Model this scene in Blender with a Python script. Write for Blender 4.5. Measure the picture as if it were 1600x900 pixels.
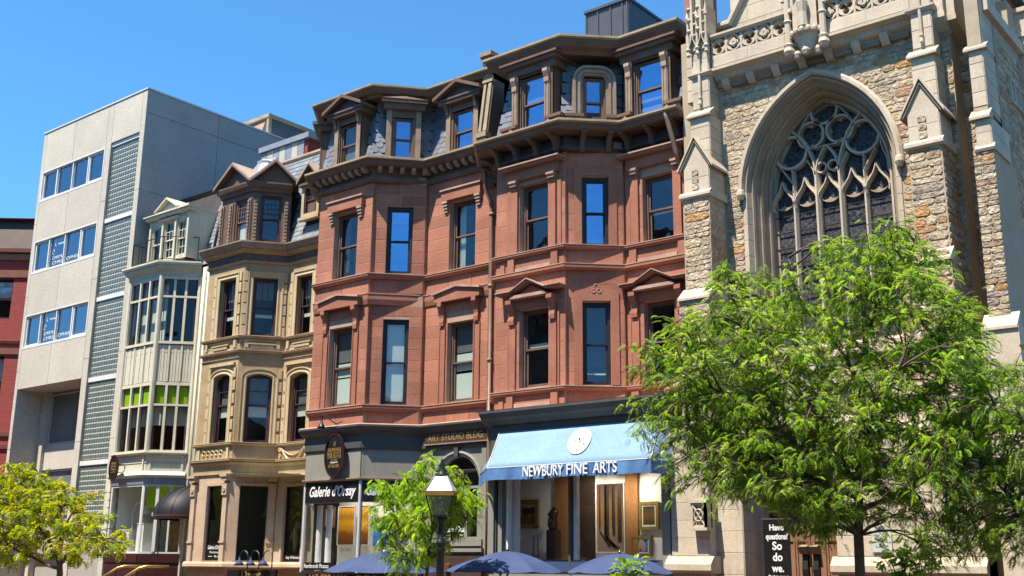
import bpy, math, random
import numpy as np
from mathutils import Vector, Matrix

random.seed(7)
rng = np.random.default_rng(7)
scene = bpy.context.scene
for o in list(bpy.data.objects):
    bpy.data.objects.remove(o, do_unlink=True)
COL = scene.collection
RAD = math.radians

# ------------------------------------------------------------------ camera
CAM_YAW, CAM_PITCH, CAM_ROLL, CAM_F = RAD(39.04), RAD(14.08), RAD(0.559), 1735.4
cd = bpy.data.cameras.new('camera')
cam = bpy.data.objects.new('camera', cd)
COL.objects.link(cam)
cd.sensor_width = 36.0
cd.lens = CAM_F / 1600.0 * 36.0
cd.clip_start, cd.clip_end = 0.1, 4000
_f = Vector((-math.sin(CAM_YAW) * math.cos(CAM_PITCH), math.cos(CAM_YAW) * math.cos(CAM_PITCH), math.sin(CAM_PITCH)))
_r = Vector((math.cos(CAM_YAW), math.sin(CAM_YAW), 0))
_u = _r.cross(_f)
_c, _s = math.cos(CAM_ROLL), math.sin(CAM_ROLL)
_r2, _u2 = _c * _r + _s * _u, -_s * _r + _c * _u
cam.matrix_world = Matrix(((_r2.x, _u2.x, -_f.x, 0), (_r2.y, _u2.y, -_f.y, 0), (_r2.z, _u2.z, -_f.z, 1.7), (0, 0, 0, 1)))
scene.camera = cam

# ------------------------------------------------------------------ sky, sun, exposure
SUN_EL, SUN_AZ = RAD(64), RAD(10)      # azimuth measured left of the street facades' normal
to_sun = Vector((-math.sin(SUN_AZ) * math.cos(SUN_EL), -math.cos(SUN_AZ) * math.cos(SUN_EL), math.sin(SUN_EL)))
world = bpy.data.worlds.new('World')
scene.world = world
world.use_nodes = True
wn = world.node_tree
bg = wn.nodes['Background']
sky = wn.nodes.new('ShaderNodeTexSky')
sky.sky_type = 'NISHITA'
sky.sun_disc = False
sky.sun_elevation = SUN_EL
sky.sun_rotation = math.atan2(to_sun.x, to_sun.y)
sky.altitude = 50
sky.air_density = 1.0
sky.dust_density = 0.2
sky.ozone_density = 3.0
tint = wn.nodes.new('ShaderNodeMix'); tint.data_type = 'RGBA'; tint.blend_type = 'MULTIPLY'
tint.inputs[0].default_value = 1.0; tint.inputs[7].default_value = (0.47, 0.90, 1.10, 1)     # the camera's saturated blue, the same over the whole sky
wn.links.new(sky.outputs[0], tint.inputs[6]); wn.links.new(tint.outputs[2], bg.inputs[0])
bg.inputs[1].default_value = 0.102
sd = bpy.data.lights.new('sun', 'SUN')
sd.energy = 5.0
sd.angle = RAD(0.5)
sd.color = (1.0, 0.90, 0.76)
sun = bpy.data.objects.new('sun', sd)
COL.objects.link(sun)
sun.rotation_euler = to_sun.to_track_quat('Z', 'Y').to_euler()
scene.view_settings.view_transform = 'Standard'
scene.view_settings.look = 'None'
scene.view_settings.exposure = 1.2
scene.view_settings.gamma = 1.0
scene.view_settings.use_curve_mapping = False
scene.render.engine = 'CYCLES'
scene.cycles.max_bounces = 8
scene.cycles.transparent_max_bounces = 16

# ------------------------------------------------------------------ materials
MATS = {}
def _new(name):
    m = bpy.data.materials.new(name)
    m.use_nodes = True
    MATS[name] = m
    return m, m.node_tree, m.node_tree.nodes['Principled BSDF']

def c4(c):
    return (c[0], c[1], c[2], 1)

ALB = 0.80
def mat(name, c1, c2=None, scale=1.5, rough=0.8, bump=0.0, bscale=30, rnd=0.0, streak=0.0, spec=0.3, metal=0.0, fine=0.12, streakcol=(0.05, 0.04, 0.035)):
    m, t, b = _new(name)
    N, L = t.nodes, t.links
    c1 = [x * ALB for x in c1]; c2 = [x * ALB for x in c2] if c2 else None
    g = N.new('ShaderNodeNewGeometry')
    n1 = N.new('ShaderNodeTexNoise'); n1.inputs['Scale'].default_value = scale; n1.inputs['Detail'].default_value = 5
    L.new(g.outputs['Position'], n1.inputs['Vector'])
    r = N.new('ShaderNodeMapRange'); r.inputs[1].default_value = 0.32; r.inputs[2].default_value = 0.68
    L.new(n1.outputs[0], r.inputs[0])
    mx = N.new('ShaderNodeMix'); mx.data_type = 'RGBA'
    mx.inputs[6].default_value = c4(c1); mx.inputs[7].default_value = c4(c2 or [x * 0.75 for x in c1])
    L.new(r.outputs[0], mx.inputs[0])
    col = mx.outputs[2]
    if fine:
        n2 = N.new('ShaderNodeTexNoise'); n2.inputs['Scale'].default_value = scale * 14; n2.inputs['Detail'].default_value = 3
        L.new(g.outputs['Position'], n2.inputs['Vector'])
        r2 = N.new('ShaderNodeMapRange'); r2.inputs[1].default_value = 0.3; r2.inputs[2].default_value = 0.7
        r2.inputs[3].default_value = 1 - fine; r2.inputs[4].default_value = 1 + fine
        L.new(n2.outputs[0], r2.inputs[0])
        mm = N.new('ShaderNodeMix'); mm.data_type = 'RGBA'; mm.blend_type = 'MULTIPLY'; mm.inputs[0].default_value = 1
        L.new(col, mm.inputs[6]); L.new(r2.outputs[0], mm.inputs[7]); col = mm.outputs[2]
    if streak:
        mp = N.new('ShaderNodeMapping'); mp.inputs['Scale'].default_value = (5, 5, 0.5)
        L.new(g.outputs['Position'], mp.inputs[0])
        n3 = N.new('ShaderNodeTexNoise'); n3.inputs['Scale'].default_value = 1.6; n3.inputs['Detail'].default_value = 6
        L.new(mp.outputs[0], n3.inputs['Vector'])
        r3 = N.new('ShaderNodeMapRange'); r3.inputs[1].default_value = 0.55; r3.inputs[2].default_value = 0.8; r3.inputs[4].default_value = streak
        L.new(n3.outputs[0], r3.inputs[0])
        m3 = N.new('ShaderNodeMix'); m3.data_type = 'RGBA'; m3.inputs[7].default_value = c4(streakcol)
        L.new(r3.outputs[0], m3.inputs[0]); L.new(col, m3.inputs[6]); col = m3.outputs[2]
    if rnd:
        oi = N.new('ShaderNodeObjectInfo')
        r4 = N.new('ShaderNodeMapRange'); r4.inputs[3].default_value = 1 - rnd; r4.inputs[4].default_value = 1 + rnd
        L.new(oi.outputs['Random'], r4.inputs[0])
        h = N.new('ShaderNodeHueSaturation'); L.new(col, h.inputs['Color']); L.new(r4.outputs[0], h.inputs['Value'])
        col = h.outputs[0]
    L.new(col, b.inputs['Base Color'])
    b.inputs['Roughness'].default_value = rough
    b.inputs['Specular IOR Level'].default_value = spec
    b.inputs['Metallic'].default_value = metal
    if bump:
        nb = N.new('ShaderNodeTexNoise'); nb.inputs['Scale'].default_value = bscale; nb.inputs['Detail'].default_value = 4
        L.new(g.outputs['Position'], nb.inputs['Vector'])
        bp = N.new('ShaderNodeBump'); bp.inputs['Strength'].default_value = bump; bp.inputs['Distance'].default_value = 0.02
        L.new(nb.outputs[0], bp.inputs['Height']); L.new(bp.outputs[0], b.inputs['Normal'])
    return m

def rubble_mat(name, island):
    m, t, b = _new(name)
    N, L = t.nodes, t.links
    g = N.new('ShaderNodeNewGeometry')
    src = g.outputs['Random Per Island'] if island else N.new('ShaderNodeObjectInfo').outputs['Random']
    cr = N.new('ShaderNodeValToRGB'); e = cr.color_ramp; e.interpolation = 'CONSTANT'
    cols = [(0.0, (.37, .295, .21)), (.14, (.43, .345, .24)), (.3, (.33, .265, .195)), (.44, (.44, .345, .23)), (.56, (.39, .31, .215)), (.70, (.41, .235, .105)), (.77, (.45, .37, .27)), (.88, (.33, .225, .145)), (.95, (.29, .235, .185))]
    while len(e.elements) < len(cols): e.elements.new(0.5)
    for el, (p, c) in zip(e.elements, cols): el.position = p; el.color = c4(c)
    L.new(src, cr.inputs[0])
    n = N.new('ShaderNodeTexNoise'); n.inputs['Scale'].default_value = 9; n.inputs['Detail'].default_value = 6
    L.new(g.outputs['Position'], n.inputs['Vector'])
    r = N.new('ShaderNodeMapRange'); r.inputs[1].default_value = .3; r.inputs[2].default_value = .7; r.inputs[3].default_value = .62; r.inputs[4].default_value = 1.3
    L.new(n.outputs[0], r.inputs[0])
    mm = N.new('ShaderNodeMix'); mm.data_type = 'RGBA'; mm.blend_type = 'MULTIPLY'; mm.inputs[0].default_value = 1
    L.new(cr.outputs[0], mm.inputs[6]); L.new(r.outputs[0], mm.inputs[7])
    n4 = N.new('ShaderNodeTexNoise'); n4.inputs['Scale'].default_value = 3.5; n4.inputs['Detail'].default_value = 4
    L.new(g.outputs['Position'], n4.inputs['Vector'])
    r4 = N.new('ShaderNodeMapRange'); r4.inputs[1].default_value = .58; r4.inputs[2].default_value = .72; r4.inputs[4].default_value = .55
    L.new(n4.outputs[0], r4.inputs[0])
    m4 = N.new('ShaderNodeMix'); m4.data_type = 'RGBA'; m4.inputs[7].default_value = (.36, .19, .075, 1)
    L.new(r4.outputs[0], m4.inputs[0]); L.new(mm.outputs[2], m4.inputs[6])
    L.new(m4.outputs[2], b.inputs['Base Color'])
    b.inputs['Roughness'].default_value = .9; b.inputs['Specular IOR Level'].default_value = .2
    nb = N.new('ShaderNodeTexNoise'); nb.inputs['Scale'].default_value = 16; nb.inputs['Detail'].default_value = 6
    L.new(g.outputs['Position'], nb.inputs['Vector'])
    bp = N.new('ShaderNodeBump'); bp.inputs['Strength'].default_value = 1.0; bp.inputs['Distance'].default_value = .05
    L.new(nb.outputs[0], bp.inputs['Height']); L.new(bp.outputs[0], b.inputs['Normal'])
    return m

def glass_mat(name, base=0.2, ior=1.6, tint=(.75, .8, .8), wob=0.02, rough=0.0, refl=(1, 1, 1)):
    m = bpy.data.materials.new(name); m.use_nodes = True; MATS[name] = m
    t = m.node_tree; N, L = t.nodes, t.links
    N.remove(N['Principled BSDF'])
    out = N['Material Output']
    tr = N.new('ShaderNodeBsdfTransparent'); tr.inputs[0].default_value = c4(tint)
    gl = N.new('ShaderNodeBsdfGlossy'); gl.inputs['Roughness'].default_value = rough; gl.inputs[0].default_value = c4(refl)
    lw = N.new('ShaderNodeLayerWeight'); lw.inputs[0].default_value = .5         # Schlick reflectance, the same from either side of the pane
    pw = N.new('ShaderNodeMath'); pw.operation = 'POWER'; pw.inputs[1].default_value = 5; L.new(lw.outputs['Facing'], pw.inputs[0])
    mr = N.new('ShaderNodeMapRange'); mr.inputs[3].default_value = base + ((ior - 1) / (ior + 1)) ** 2
    L.new(pw.outputs[0], mr.inputs[0])
    mx = N.new('ShaderNodeMixShader')
    L.new(mr.outputs[0], mx.inputs[0]); L.new(tr.outputs[0], mx.inputs[1]); L.new(gl.outputs[0], mx.inputs[2])
    L.new(mx.outputs[0], out.inputs[0])
    if wob:
        g = N.new('ShaderNodeNewGeometry'); n = N.new('ShaderNodeTexNoise'); n.inputs['Scale'].default_value = 1.3
        L.new(g.outputs['Position'], n.inputs['Vector'])
        bp = N.new('ShaderNodeBump'); bp.inputs['Strength'].default_value = wob; bp.inputs['Distance'].default_value = .3
        L.new(n.outputs[0], bp.inputs['Height']); L.new(bp.outputs[0], gl.inputs['Normal'])
    return m

def leaf_mat(name, c1, c2, c3=None, trans=.45):
    m = bpy.data.materials.new(name); m.use_nodes = True; MATS[name] = m
    t = m.node_tree; N, L = t.nodes, t.links
    N.remove(N['Principled BSDF'])
    out = N['Material Output']
    g = N.new('ShaderNodeNewGeometry')
    cr = N.new('ShaderNodeValToRGB'); e = cr.color_ramp
    e.elements[0].color = c4(c1); e.elements[1].color = c4(c2)
    if c3:
        x = e.elements.new(.9); x.color = c4(c2); e.elements[2].position = 1.0; e.elements[2].color = c4(c3)
    nz = N.new('ShaderNodeTexNoise'); nz.inputs['Scale'].default_value = 1.6; nz.inputs['Detail'].default_value = 3
    L.new(g.outputs['Position'], nz.inputs['Vector'])
    ma = N.new('ShaderNodeMath'); ma.operation = 'MULTIPLY_ADD'; ma.inputs[1].default_value = 1.9; ma.inputs[2].default_value = -.85
    L.new(nz.outputs[0], ma.inputs[0])
    mb_ = N.new('ShaderNodeMath'); mb_.operation = 'MULTIPLY_ADD'; mb_.inputs[1].default_value = .75; mb_.use_clamp = True
    L.new(g.outputs['Random Per Island'], mb_.inputs[0]); L.new(ma.outputs[0], mb_.inputs[2])
    L.new(mb_.outputs[0], cr.inputs[0])
    d = N.new('ShaderNodeBsdfPrincipled'); d.inputs['Roughness'].default_value = .42; d.inputs['Specular IOR Level'].default_value = .45
    tl = N.new('ShaderNodeBsdfTranslucent')
    L.new(cr.outputs[0], d.inputs['Base Color'])
    h = N.new('ShaderNodeHueSaturation'); h.inputs['Hue'].default_value = .475; h.inputs['Saturation'].default_value = 1.1; h.inputs['Value'].default_value = 1.7
    L.new(cr.outputs[0], h.inputs['Color']); L.new(h.outputs[0], tl.inputs[0])
    mx = N.new('ShaderNodeMixShader'); mx.inputs[0].default_value = trans
    L.new(d.outputs[0], mx.inputs[1]); L.new(tl.outputs[0], mx.inputs[2]); L.new(mx.outputs[0], out.inputs[0])
    return m

def emit_mat(name, c, s):
    m, t, b = _new(name)
    b.inputs['Base Color'].default_value = c4(c)
    b.inputs['Emission Color'].default_value = c4(c); b.inputs['Emission Strength'].default_value = s
    return m

# ------------------------------------------------------------------ objects
def wpos(o):
    p = Vector((0, 0, 0))
    while o is not None:
        p += o.location; o = o.parent
    return p

def link(name, mesh, parent=None, label=None, category=None, group=None, kind=None):
    o = bpy.data.objects.new(name, mesh)
    COL.objects.link(o)
    if parent is not None:
        o.parent = parent
        if parent.type == 'EMPTY' and mesh is not None:
            o.location = -wpos(parent)
    if label: o['label'] = label
    if category: o['category'] = category
    if group: o['group'] = group
    if kind: o['kind'] = kind
    return o

def thing(name, label, category, loc, group=None):
    o = bpy.data.objects.new(name, None)
    COL.objects.link(o)
    o.location = loc
    o.empty_display_size = .2
    o['label'] = label; o['category'] = category
    if group: o['group'] = group
    return o

class MB:
    def __init__(s): s.v = []; s.f = []
    def add(s, vs, fs):
        k = len(s.v)
        s.v.extend([tuple(v) for v in vs]); s.f.extend([[i + k for i in f] for f in fs])
    def mesh(s, name, m, smooth=False):
        me = bpy.data.meshes.new(name)
        me.from_pydata(s.v, [], s.f)
        if m is not None: me.materials.append(MATS[m] if isinstance(m, str) else m)
        if smooth:
            me.polygons.foreach_set('use_smooth', [True] * len(me.polygons))
        me.update()
        return me
    def build(s, name, m, parent=None, smooth=False, **kw):
        return link(name, s.mesh(name, m, smooth), parent, **kw)

class Fr:
    """plane frame: O origin, U along, V up, N outward"""
    def __init__(s, O, U, V):
        s.O = Vector(O); s.U = Vector(U).normalized(); s.V = Vector(V).normalized(); s.N = s.U.cross(s.V).normalized()
    def P(s, u, v, d=0): return s.O + s.U * u + s.V * v + s.N * d
    def sub(s, u, v, d=0): return Fr(s.P(u, v, d), s.U, s.V)
    def mat(s, u, v, d=0, rot=0.0):
        p = s.P(u, v, d)
        c, q = math.cos(rot), math.sin(rot)
        U, V = s.U * c + s.V * q, s.V * c - s.U * q
        return Matrix(((U.x, V.x, s.N.x, p.x), (U.y, V.y, s.N.y, p.y), (U.z, V.z, s.N.z, p.z), (0, 0, 0, 1)))

def wallfr(p, q):
    f = Fr((p[0], p[1], 0), (q[0] - p[0], q[1] - p[1], 0), (0, 0, 1))
    f.L = math.hypot(q[0] - p[0], q[1] - p[1])
    return f
WX = lambda x, y: Fr((x, y, 0), (1, 0, 0), (0, 0, 1))        # street-parallel frame with origin at x,y

BOXF = [(0, 1, 2, 3), (7, 6, 5, 4), (0, 4, 5, 1), (1, 5, 6, 2), (2, 6, 7, 3), (3, 7, 4, 0)]
def box(mb, fr, u0, u1, v0, v1, d0, d1):
    # d0 back, d1 front
    vs = [fr.P(u, v, d1) for u, v in ((u0, v0), (u1, v0), (u1, v1), (u0, v1))] + [fr.P(u, v, d0) for u, v in ((u0, v0), (u1, v0), (u1, v1), (u0, v1))]
    mb.add(vs, BOXF)

def prism(mb, fr, pts, d0, d1):
    """polygon in (u,v), counter-clockwise seen from outside, extruded in d"""
    n = len(pts)
    vs = [fr.P(u, v, d1) for u, v in pts] + [fr.P(u, v, d0) for u, v in pts]
    fs = [list(range(n)), list(range(2 * n - 1, n - 1, -1))]
    for i in range(n):
        j = (i + 1) % n
        fs.append([i, i + n, j + n, j])
    mb.add(vs, fs)

def prism_side(mb, fr, pts, u0, u1):
    """polygon in (d,v) extruded along u"""
    n = len(pts)
    vs = [fr.P(u0, v, d) for d, v in pts] + [fr.P(u1, v, d) for d, v in pts]
    fs = [list(range(n - 1, -1, -1)), list(range(n, 2 * n))]
    for i in range(n):
        j = (i + 1) % n
        fs.append([i, j, j + n, i + n])
    mb.add(vs, fs)

def miters(path, closed=False):
    n = len(path); out = []
    for i in range(n):
        segs = []
        for a, b in ((i - 1, i), (i, i + 1)):
            if closed or (a >= 0 and b < n):
                p, q = path[a % n], path[b % n]
                dx, dy = q[0] - p[0], q[1] - p[1]; l = math.hypot(dx, dy) or 1e-9
                segs.append((dy / l, -dx / l))
        if len(segs) == 1: out.append(segs[0])
        else:
            (a, b), (c, d) = segs
            k = max(0.25, 1 + a * c + b * d)
            out.append(((a + c) / k, (b + d) / k))
    return out

def offset(path, d):
    return [(p[0] + m[0] * d, p[1] + m[1] * d) for p, m in zip(path, miters(path))]

def sweep(mb, prof, path, caps=True):
    """profile [(d,z)] closed polygon swept along plan path, mitred"""
    ms = miters(path); n = len(prof); base = []
    for p, m in zip(path, ms):
        base.extend([(p[0] + m[0] * d, p[1] + m[1] * d, z) for d, z in prof])
    fs = []
    for k in range(len(path) - 1):
        for i in range(n):
            j = (i + 1) % n
            fs.append([k * n + i, (k + 1) * n + i, (k + 1) * n + j, k * n + j])
    if caps:
        fs.append(list(range(n))); e = (len(path) - 1) * n
        fs.append([e + i for i in range(n - 1, -1, -1)])
    mb.add(base, fs)

def sweep2(mb, fr, prof, path, closed=False, caps=True):
    """profile [(o,d)] (o = offset to the right of travel, d = depth) swept along (u,v) path in a frame"""
    ms = miters(path, closed); n = len(prof); base = []
    for p, m in zip(path, ms):
        base.extend([fr.P(p[0] + m[0] * o, p[1] + m[1] * o, d) for o, d in prof])
    K = len(path); fs = []
    for k in range(K if closed else K - 1):
        a, b = k * n, ((k + 1) % K) * n
        for i in range(n):
            j = (i + 1) % n
            fs.append([a + i, b + i, b + j, a + j])
    if caps and not closed:
        fs.append(list(range(n))); e = (K - 1) * n
        fs.append([e + i for i in range(n - 1, -1, -1)])
    mb.add(base, fs)

def bar2(mb, fr, path, w, d0, d1, closed=False, ch=.35):
    h = w / 2
    c = h * ch
    dm = d1 - (d1 - d0) * .4
    sweep2(mb, fr, [(-h, d0), (h, d0), (h, dm), (c, d1), (-c, d1), (-h, dm)], path, closed)

def tube(mb, pts, rad, sides=8, cap=True):
    """tube through 3-D points with a radius per point"""
    pts = [Vector(p) for p in pts]; n = len(pts)
    rad = rad if isinstance(rad, (list, tuple)) else [rad] * n
    base = []
    ref = Vector((0.31, 0.17, 0.93))
    for i, p in enumerate(pts):
        t = (pts[min(i + 1, n - 1)] - pts[max(i - 1, 0)]).normalized()
        a = t.cross(ref)
        if a.length < .1: a = t.cross(Vector((1, 0, 0)))
        a.normalize(); b = t.cross(a)
        for k in range(sides):
            an = 2 * math.pi * k / sides
            base.append(p + (a * math.cos(an) + b * math.sin(an)) * rad[i])
    fs = []
    for i in range(n - 1):
        for k in range(sides):
            l = (k + 1) % sides
            fs.append([i * sides + k, i * sides + l, (i + 1) * sides + l, (i + 1) * sides + k])
    if cap:
        fs.append(list(range(sides - 1, -1, -1))); fs.append([(n - 1) * sides + k for k in range(sides)])
    mb.add(base, fs)

def lathe(mb, cx, cy, prof, sides=20):
    """[(r,z)] turned around a vertical axis"""
    base = []; fs = []
    for r, z in prof:
        for k in range(sides):
            a = 2 * math.pi * k / sides
            base.append((cx + r * math.cos(a), cy + r * math.sin(a), z))
    for i in range(len(prof) - 1):
        for k in range(sides):
            l = (k + 1) % sides
            fs.append([i * sides + k, i * sides + l, (i + 1) * sides + l, (i + 1) * sides + k])
    mb.add(base, fs)

_blockcache = {}
def blockmesh(w, h, t, m, ch=.006):
    key = (round(w, 2), round(h, 2), round(t, 3), m)
    if key in _blockcache: return _blockcache[key]
    w, h = key[0], key[1]
    vs = []
    for (a, b, z) in ((w / 2, h / 2, 0), (w / 2, h / 2, t - ch), (w / 2 - ch, h / 2 - ch, t)):
        vs += [(-a, -b, z), (a, -b, z), (a, b, z), (-a, b, z)]
    fs = [(8, 9, 10, 11)]
    for k in (0, 4):
        for i in range(4):
            j = (i + 1) % 4
            fs.append((k + i, k + j, k + 4 + j, k + 4 + i))
    mb = MB(); mb.add(vs, fs)
    _blockcache[key] = mb.mesh('block', m)
    return _blockcache[key]

def place(name, mesh, matrix, parent):
    o = bpy.data.objects.new(name, mesh)
    COL.objects.link(o)
    o.parent = parent
    o.matrix_basis = Matrix.Translation(-wpos(parent)) @ matrix
    return o

def ashlar(fr, u0, u1, v0, v1, holes, course, bw, parent, m, t=.02, gap=.012, stagger=True, name='block'):
    """dressed blocks laid on a wall, courses cut by the openings"""
    n = max(1, round((v1 - v0) / course)); ch = (v1 - v0) / n
    for r in range(n):
        a, b = v0 + r * ch, v0 + (r + 1) * ch
        spans = [(u0, u1)]
        for h in holes:
            if h[2] < b - .02 and h[3] > a + .02:
                new = []
                for s in spans:
                    if h[1] <= s[0] or h[0] >= s[1]: new.append(s); continue
                    if h[0] > s[0]: new.append((s[0], h[0]))
                    if h[1] < s[1]: new.append((h[1], s[1]))
                spans = new
        for s in spans:
            w = s[1] - s[0]
            if w < .03: continue
            k = max(1, round(w / bw)); cuts = [s[0] + w * i / k for i in range(k + 1)]
            if stagger and r % 2 and k > 1:
                cuts = [s[0]] + [(cuts[i] + cuts[i + 1]) / 2 for i in range(k)] + [s[1]]
            for i in range(len(cuts) - 1):
                x0, x1 = cuts[i], cuts[i + 1]
                place(name, blockmesh(x1 - x0 - gap, ch - gap, t, m), fr.mat((x0 + x1) / 2, (a + b) / 2), parent)

def wallface(mb, fr, u0, u1, v0, v1, holes, depth=.3, d=0.0):
    """flat wall with rectangular or segment-headed openings and their reveals; hole = (u0,u1,v0,v1[,rise])"""
    us = sorted({u0, u1, *[x for h in holes for x in h[:2]]}); vs = sorted({v0, v1, *[x for h in holes for x in h[2:4]]})
    us = [x for x in us if u0 - 1e-6 <= x <= u1 + 1e-6]; vs = [x for x in vs if v0 - 1e-6 <= x <= v1 + 1e-6]
    for i in range(len(us) - 1):
        for j in range(len(vs) - 1):
            cu, cv = (us[i] + us[i + 1]) / 2, (vs[j] + vs[j + 1]) / 2
            if any(h[0] < cu < h[1] and h[2] < cv < h[3] for h in holes): continue
            mb.add([fr.P(us[i], vs[j], d), fr.P(us[i + 1], vs[j], d), fr.P(us[i + 1], vs[j + 1], d), fr.P(us[i], vs[j + 1], d)], [(0, 1, 2, 3)])
    for h in holes:
        a, b, c, e = h[:4]; rise = h[4] if len(h) > 4 else 0
        q = [(a, c), (b, c), (b, e - rise)]
        if rise:
            n = 8
            w = (b - a) / 2; R = (w * w + rise * rise) / (2 * rise); th = math.asin(min(1, w / R))
            arc = [((a + b) / 2 + R * math.sin(th - 2 * th * k / n), e - R + R * math.cos(th - 2 * th * k / n)) for k in range(n + 1)]
            q = [(a, c), (b, c)] + arc
            for k in range(n):
                p0, p1 = arc[k], arc[k + 1]
                mb.add([fr.P(p0[0], p0[1], d), fr.P(p0[0], e, d), fr.P(p1[0], e, d), fr.P(p1[0], p1[1], d)], [(0, 1, 2, 3)])
        else: q.append((a, e))
        n = len(q)
        vsq = [fr.P(x, y, d) for x, y in q] + [fr.P(x, y, d - depth) for x, y in q]
        mb.add(vsq, [[(i + 1) % n, i, i + n, (i + 1) % n + n] for i in range(n)])

def rectframe(mb, fr, u0, u1, v0, v1, w, d0, d1, wt=None, wb=None):
    wt = w if wt is None else wt; wb = w if wb is None else wb
    box(mb, fr, u0, u0 + w, v0, v1, d0, d1); box(mb, fr, u1 - w, u1, v0, v1, d0, d1)
    box(mb, fr, u0 + w, u1 - w, v1 - wt, v1, d0, d1 - .002); box(mb, fr, u0 + w, u1 - w, v0, v0 + wb, d0, d1 - .002)

def quad(mb, fr, u0, u1, v0, v1, d):
    mb.add([fr.P(u0, v0, d), fr.P(u1, v0, d), fr.P(u1, v1, d), fr.P(u0, v1, d)], [(0, 1, 2, 3)])

def pane(fr, u0, u1, v0, v1, d, parent, m='glass', name='pane'):
    mb = MB(); quad(mb, fr, u0, u1, v0, v1, d)
    return mb.build(name, m, parent)

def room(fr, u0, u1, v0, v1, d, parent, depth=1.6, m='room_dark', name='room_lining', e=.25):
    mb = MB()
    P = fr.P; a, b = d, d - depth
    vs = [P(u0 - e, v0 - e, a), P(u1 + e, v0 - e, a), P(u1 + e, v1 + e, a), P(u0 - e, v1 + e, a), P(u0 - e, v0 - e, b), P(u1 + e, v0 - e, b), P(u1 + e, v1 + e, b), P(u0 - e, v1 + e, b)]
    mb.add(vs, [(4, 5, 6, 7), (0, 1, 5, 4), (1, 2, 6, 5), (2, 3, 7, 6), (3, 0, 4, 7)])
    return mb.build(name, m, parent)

def sash_window(fr, u0, u1, v0, v1, parent, fm, depth=.2, fw=.06, rail=.5, blinds=(), grid=None, gm=None, arch=0.0, rm='room_dark', glass='glass', curtain=None, sw=.045, re=.25, rd=1.6):
    """sliding sash window set back in its opening. blinds: [(v fraction from top start, end, material)]"""
    w = MB(); rectframe(w, fr, u0, u1, v0, v1, fw, -depth - .08, -depth + .03, wb=.05)
    W = w.build('window', fm, parent)
    a, b, c, e = u0 + fw, u1 - fw, v0 + .05, v1 - fw
    mid = c + (e - c) * rail
    for k, (lo, hi, dd) in enumerate(((mid - .02, e, -depth - .005), (c, mid + .02, -depth - .045))):
        s = MB(); rectframe(s, fr, a, b, lo, hi, sw, dd - .035, dd, wb=.06 if k else .045)
        S = s.build('sash', fm, W)
        pane(fr, a + sw, b - sw, lo + (.06 if k else .045), hi - sw, dd - .02, W, m=glass)
        if grid and grid[k]:
            g = MB(); nx, ny = grid[k]
            for i in range(1, nx): x = a + sw + (b - a - 2 * sw) * i / nx; box(g, fr, x - .011, x + .011, lo + .045, hi - sw, dd - .03, dd - .003)
            for j in range(1, ny): y = lo + .045 + (hi - lo - .09) * j / ny; box(g, fr, a + sw, b - sw, y - .011, y + .011, dd - .029, dd - .004)
            g.build('glazing_bar', gm or fm, W)
    for (p, q, bm) in blinds:
        mb = MB(); H = e - c
        box(mb, fr, a + .02, b - .02, e - H * q, e - H * p, -depth - .105, -depth - .095)
        mb.build('blind', bm, W)
    if curtain:
        mb = MB()
        for x0, x1 in curtain[0]:
            pts = []
            n = 12
            for i in range(n + 1):
                pts.append((a + (b - a) * (x0 + (x1 - x0) * i / n), -depth - .17 + .02 * (-1) ** i))
            for i in range(n):
                mb.add([fr.P(pts[i][0], c, pts[i][1]), fr.P(pts[i + 1][0], c, pts[i + 1][1]), fr.P(pts[i + 1][0], e, pts[i + 1][1]), fr.P(pts[i][0], e, pts[i][1])], [(0, 1, 2, 3)])
        mb.build('curtain', curtain[1], W)
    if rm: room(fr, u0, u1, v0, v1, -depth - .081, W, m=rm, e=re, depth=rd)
    return W

def chevron(mb, fr, uc, half, v0, rise, th, d0, d1):
    prism(mb, fr, [(uc - half, v0), (uc, v0 + rise), (uc + half, v0), (uc + half, v0 + th), (uc, v0 + rise + th), (uc - half, v0 + th)], d0, d1)

_fontcurves = []
def text(fr, s, u, v, h, parent, m, d=.0, width=None, shear=0.0, align='CENTER', ext=.004, bold=0.0, name='lettering', rot=0.0):
    c = bpy.data.curves.new('lettering', 'FONT')
    c.body = s; c.align_x = align; c.align_y = 'CENTER'; c.shear = shear; c.extrude = ext; c.offset = bold; c.size = 1.0; c.resolution_u = 4
    o = bpy.data.objects.new('tmp', c); COL.objects.link(o)
    dg = bpy.context.evaluated_depsgraph_get()
    me = bpy.data.meshes.new_from_object(o.evaluated_get(dg))
    bpy.data.objects.remove(o, do_unlink=True)
    xs = [q.co.x for q in me.vertices] or [0, 1]
    sy = h / .7
    sx = sy if width is None else width / max(1e-6, max(xs) - min(xs))
    M = fr.mat(u, v, d, rot) @ Matrix.Diagonal((sx, sy, 1, 1))
    me.transform(M)
    me.materials.clear(); me.materials.append(MATS[m])
    return link(name, me, parent)

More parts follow.
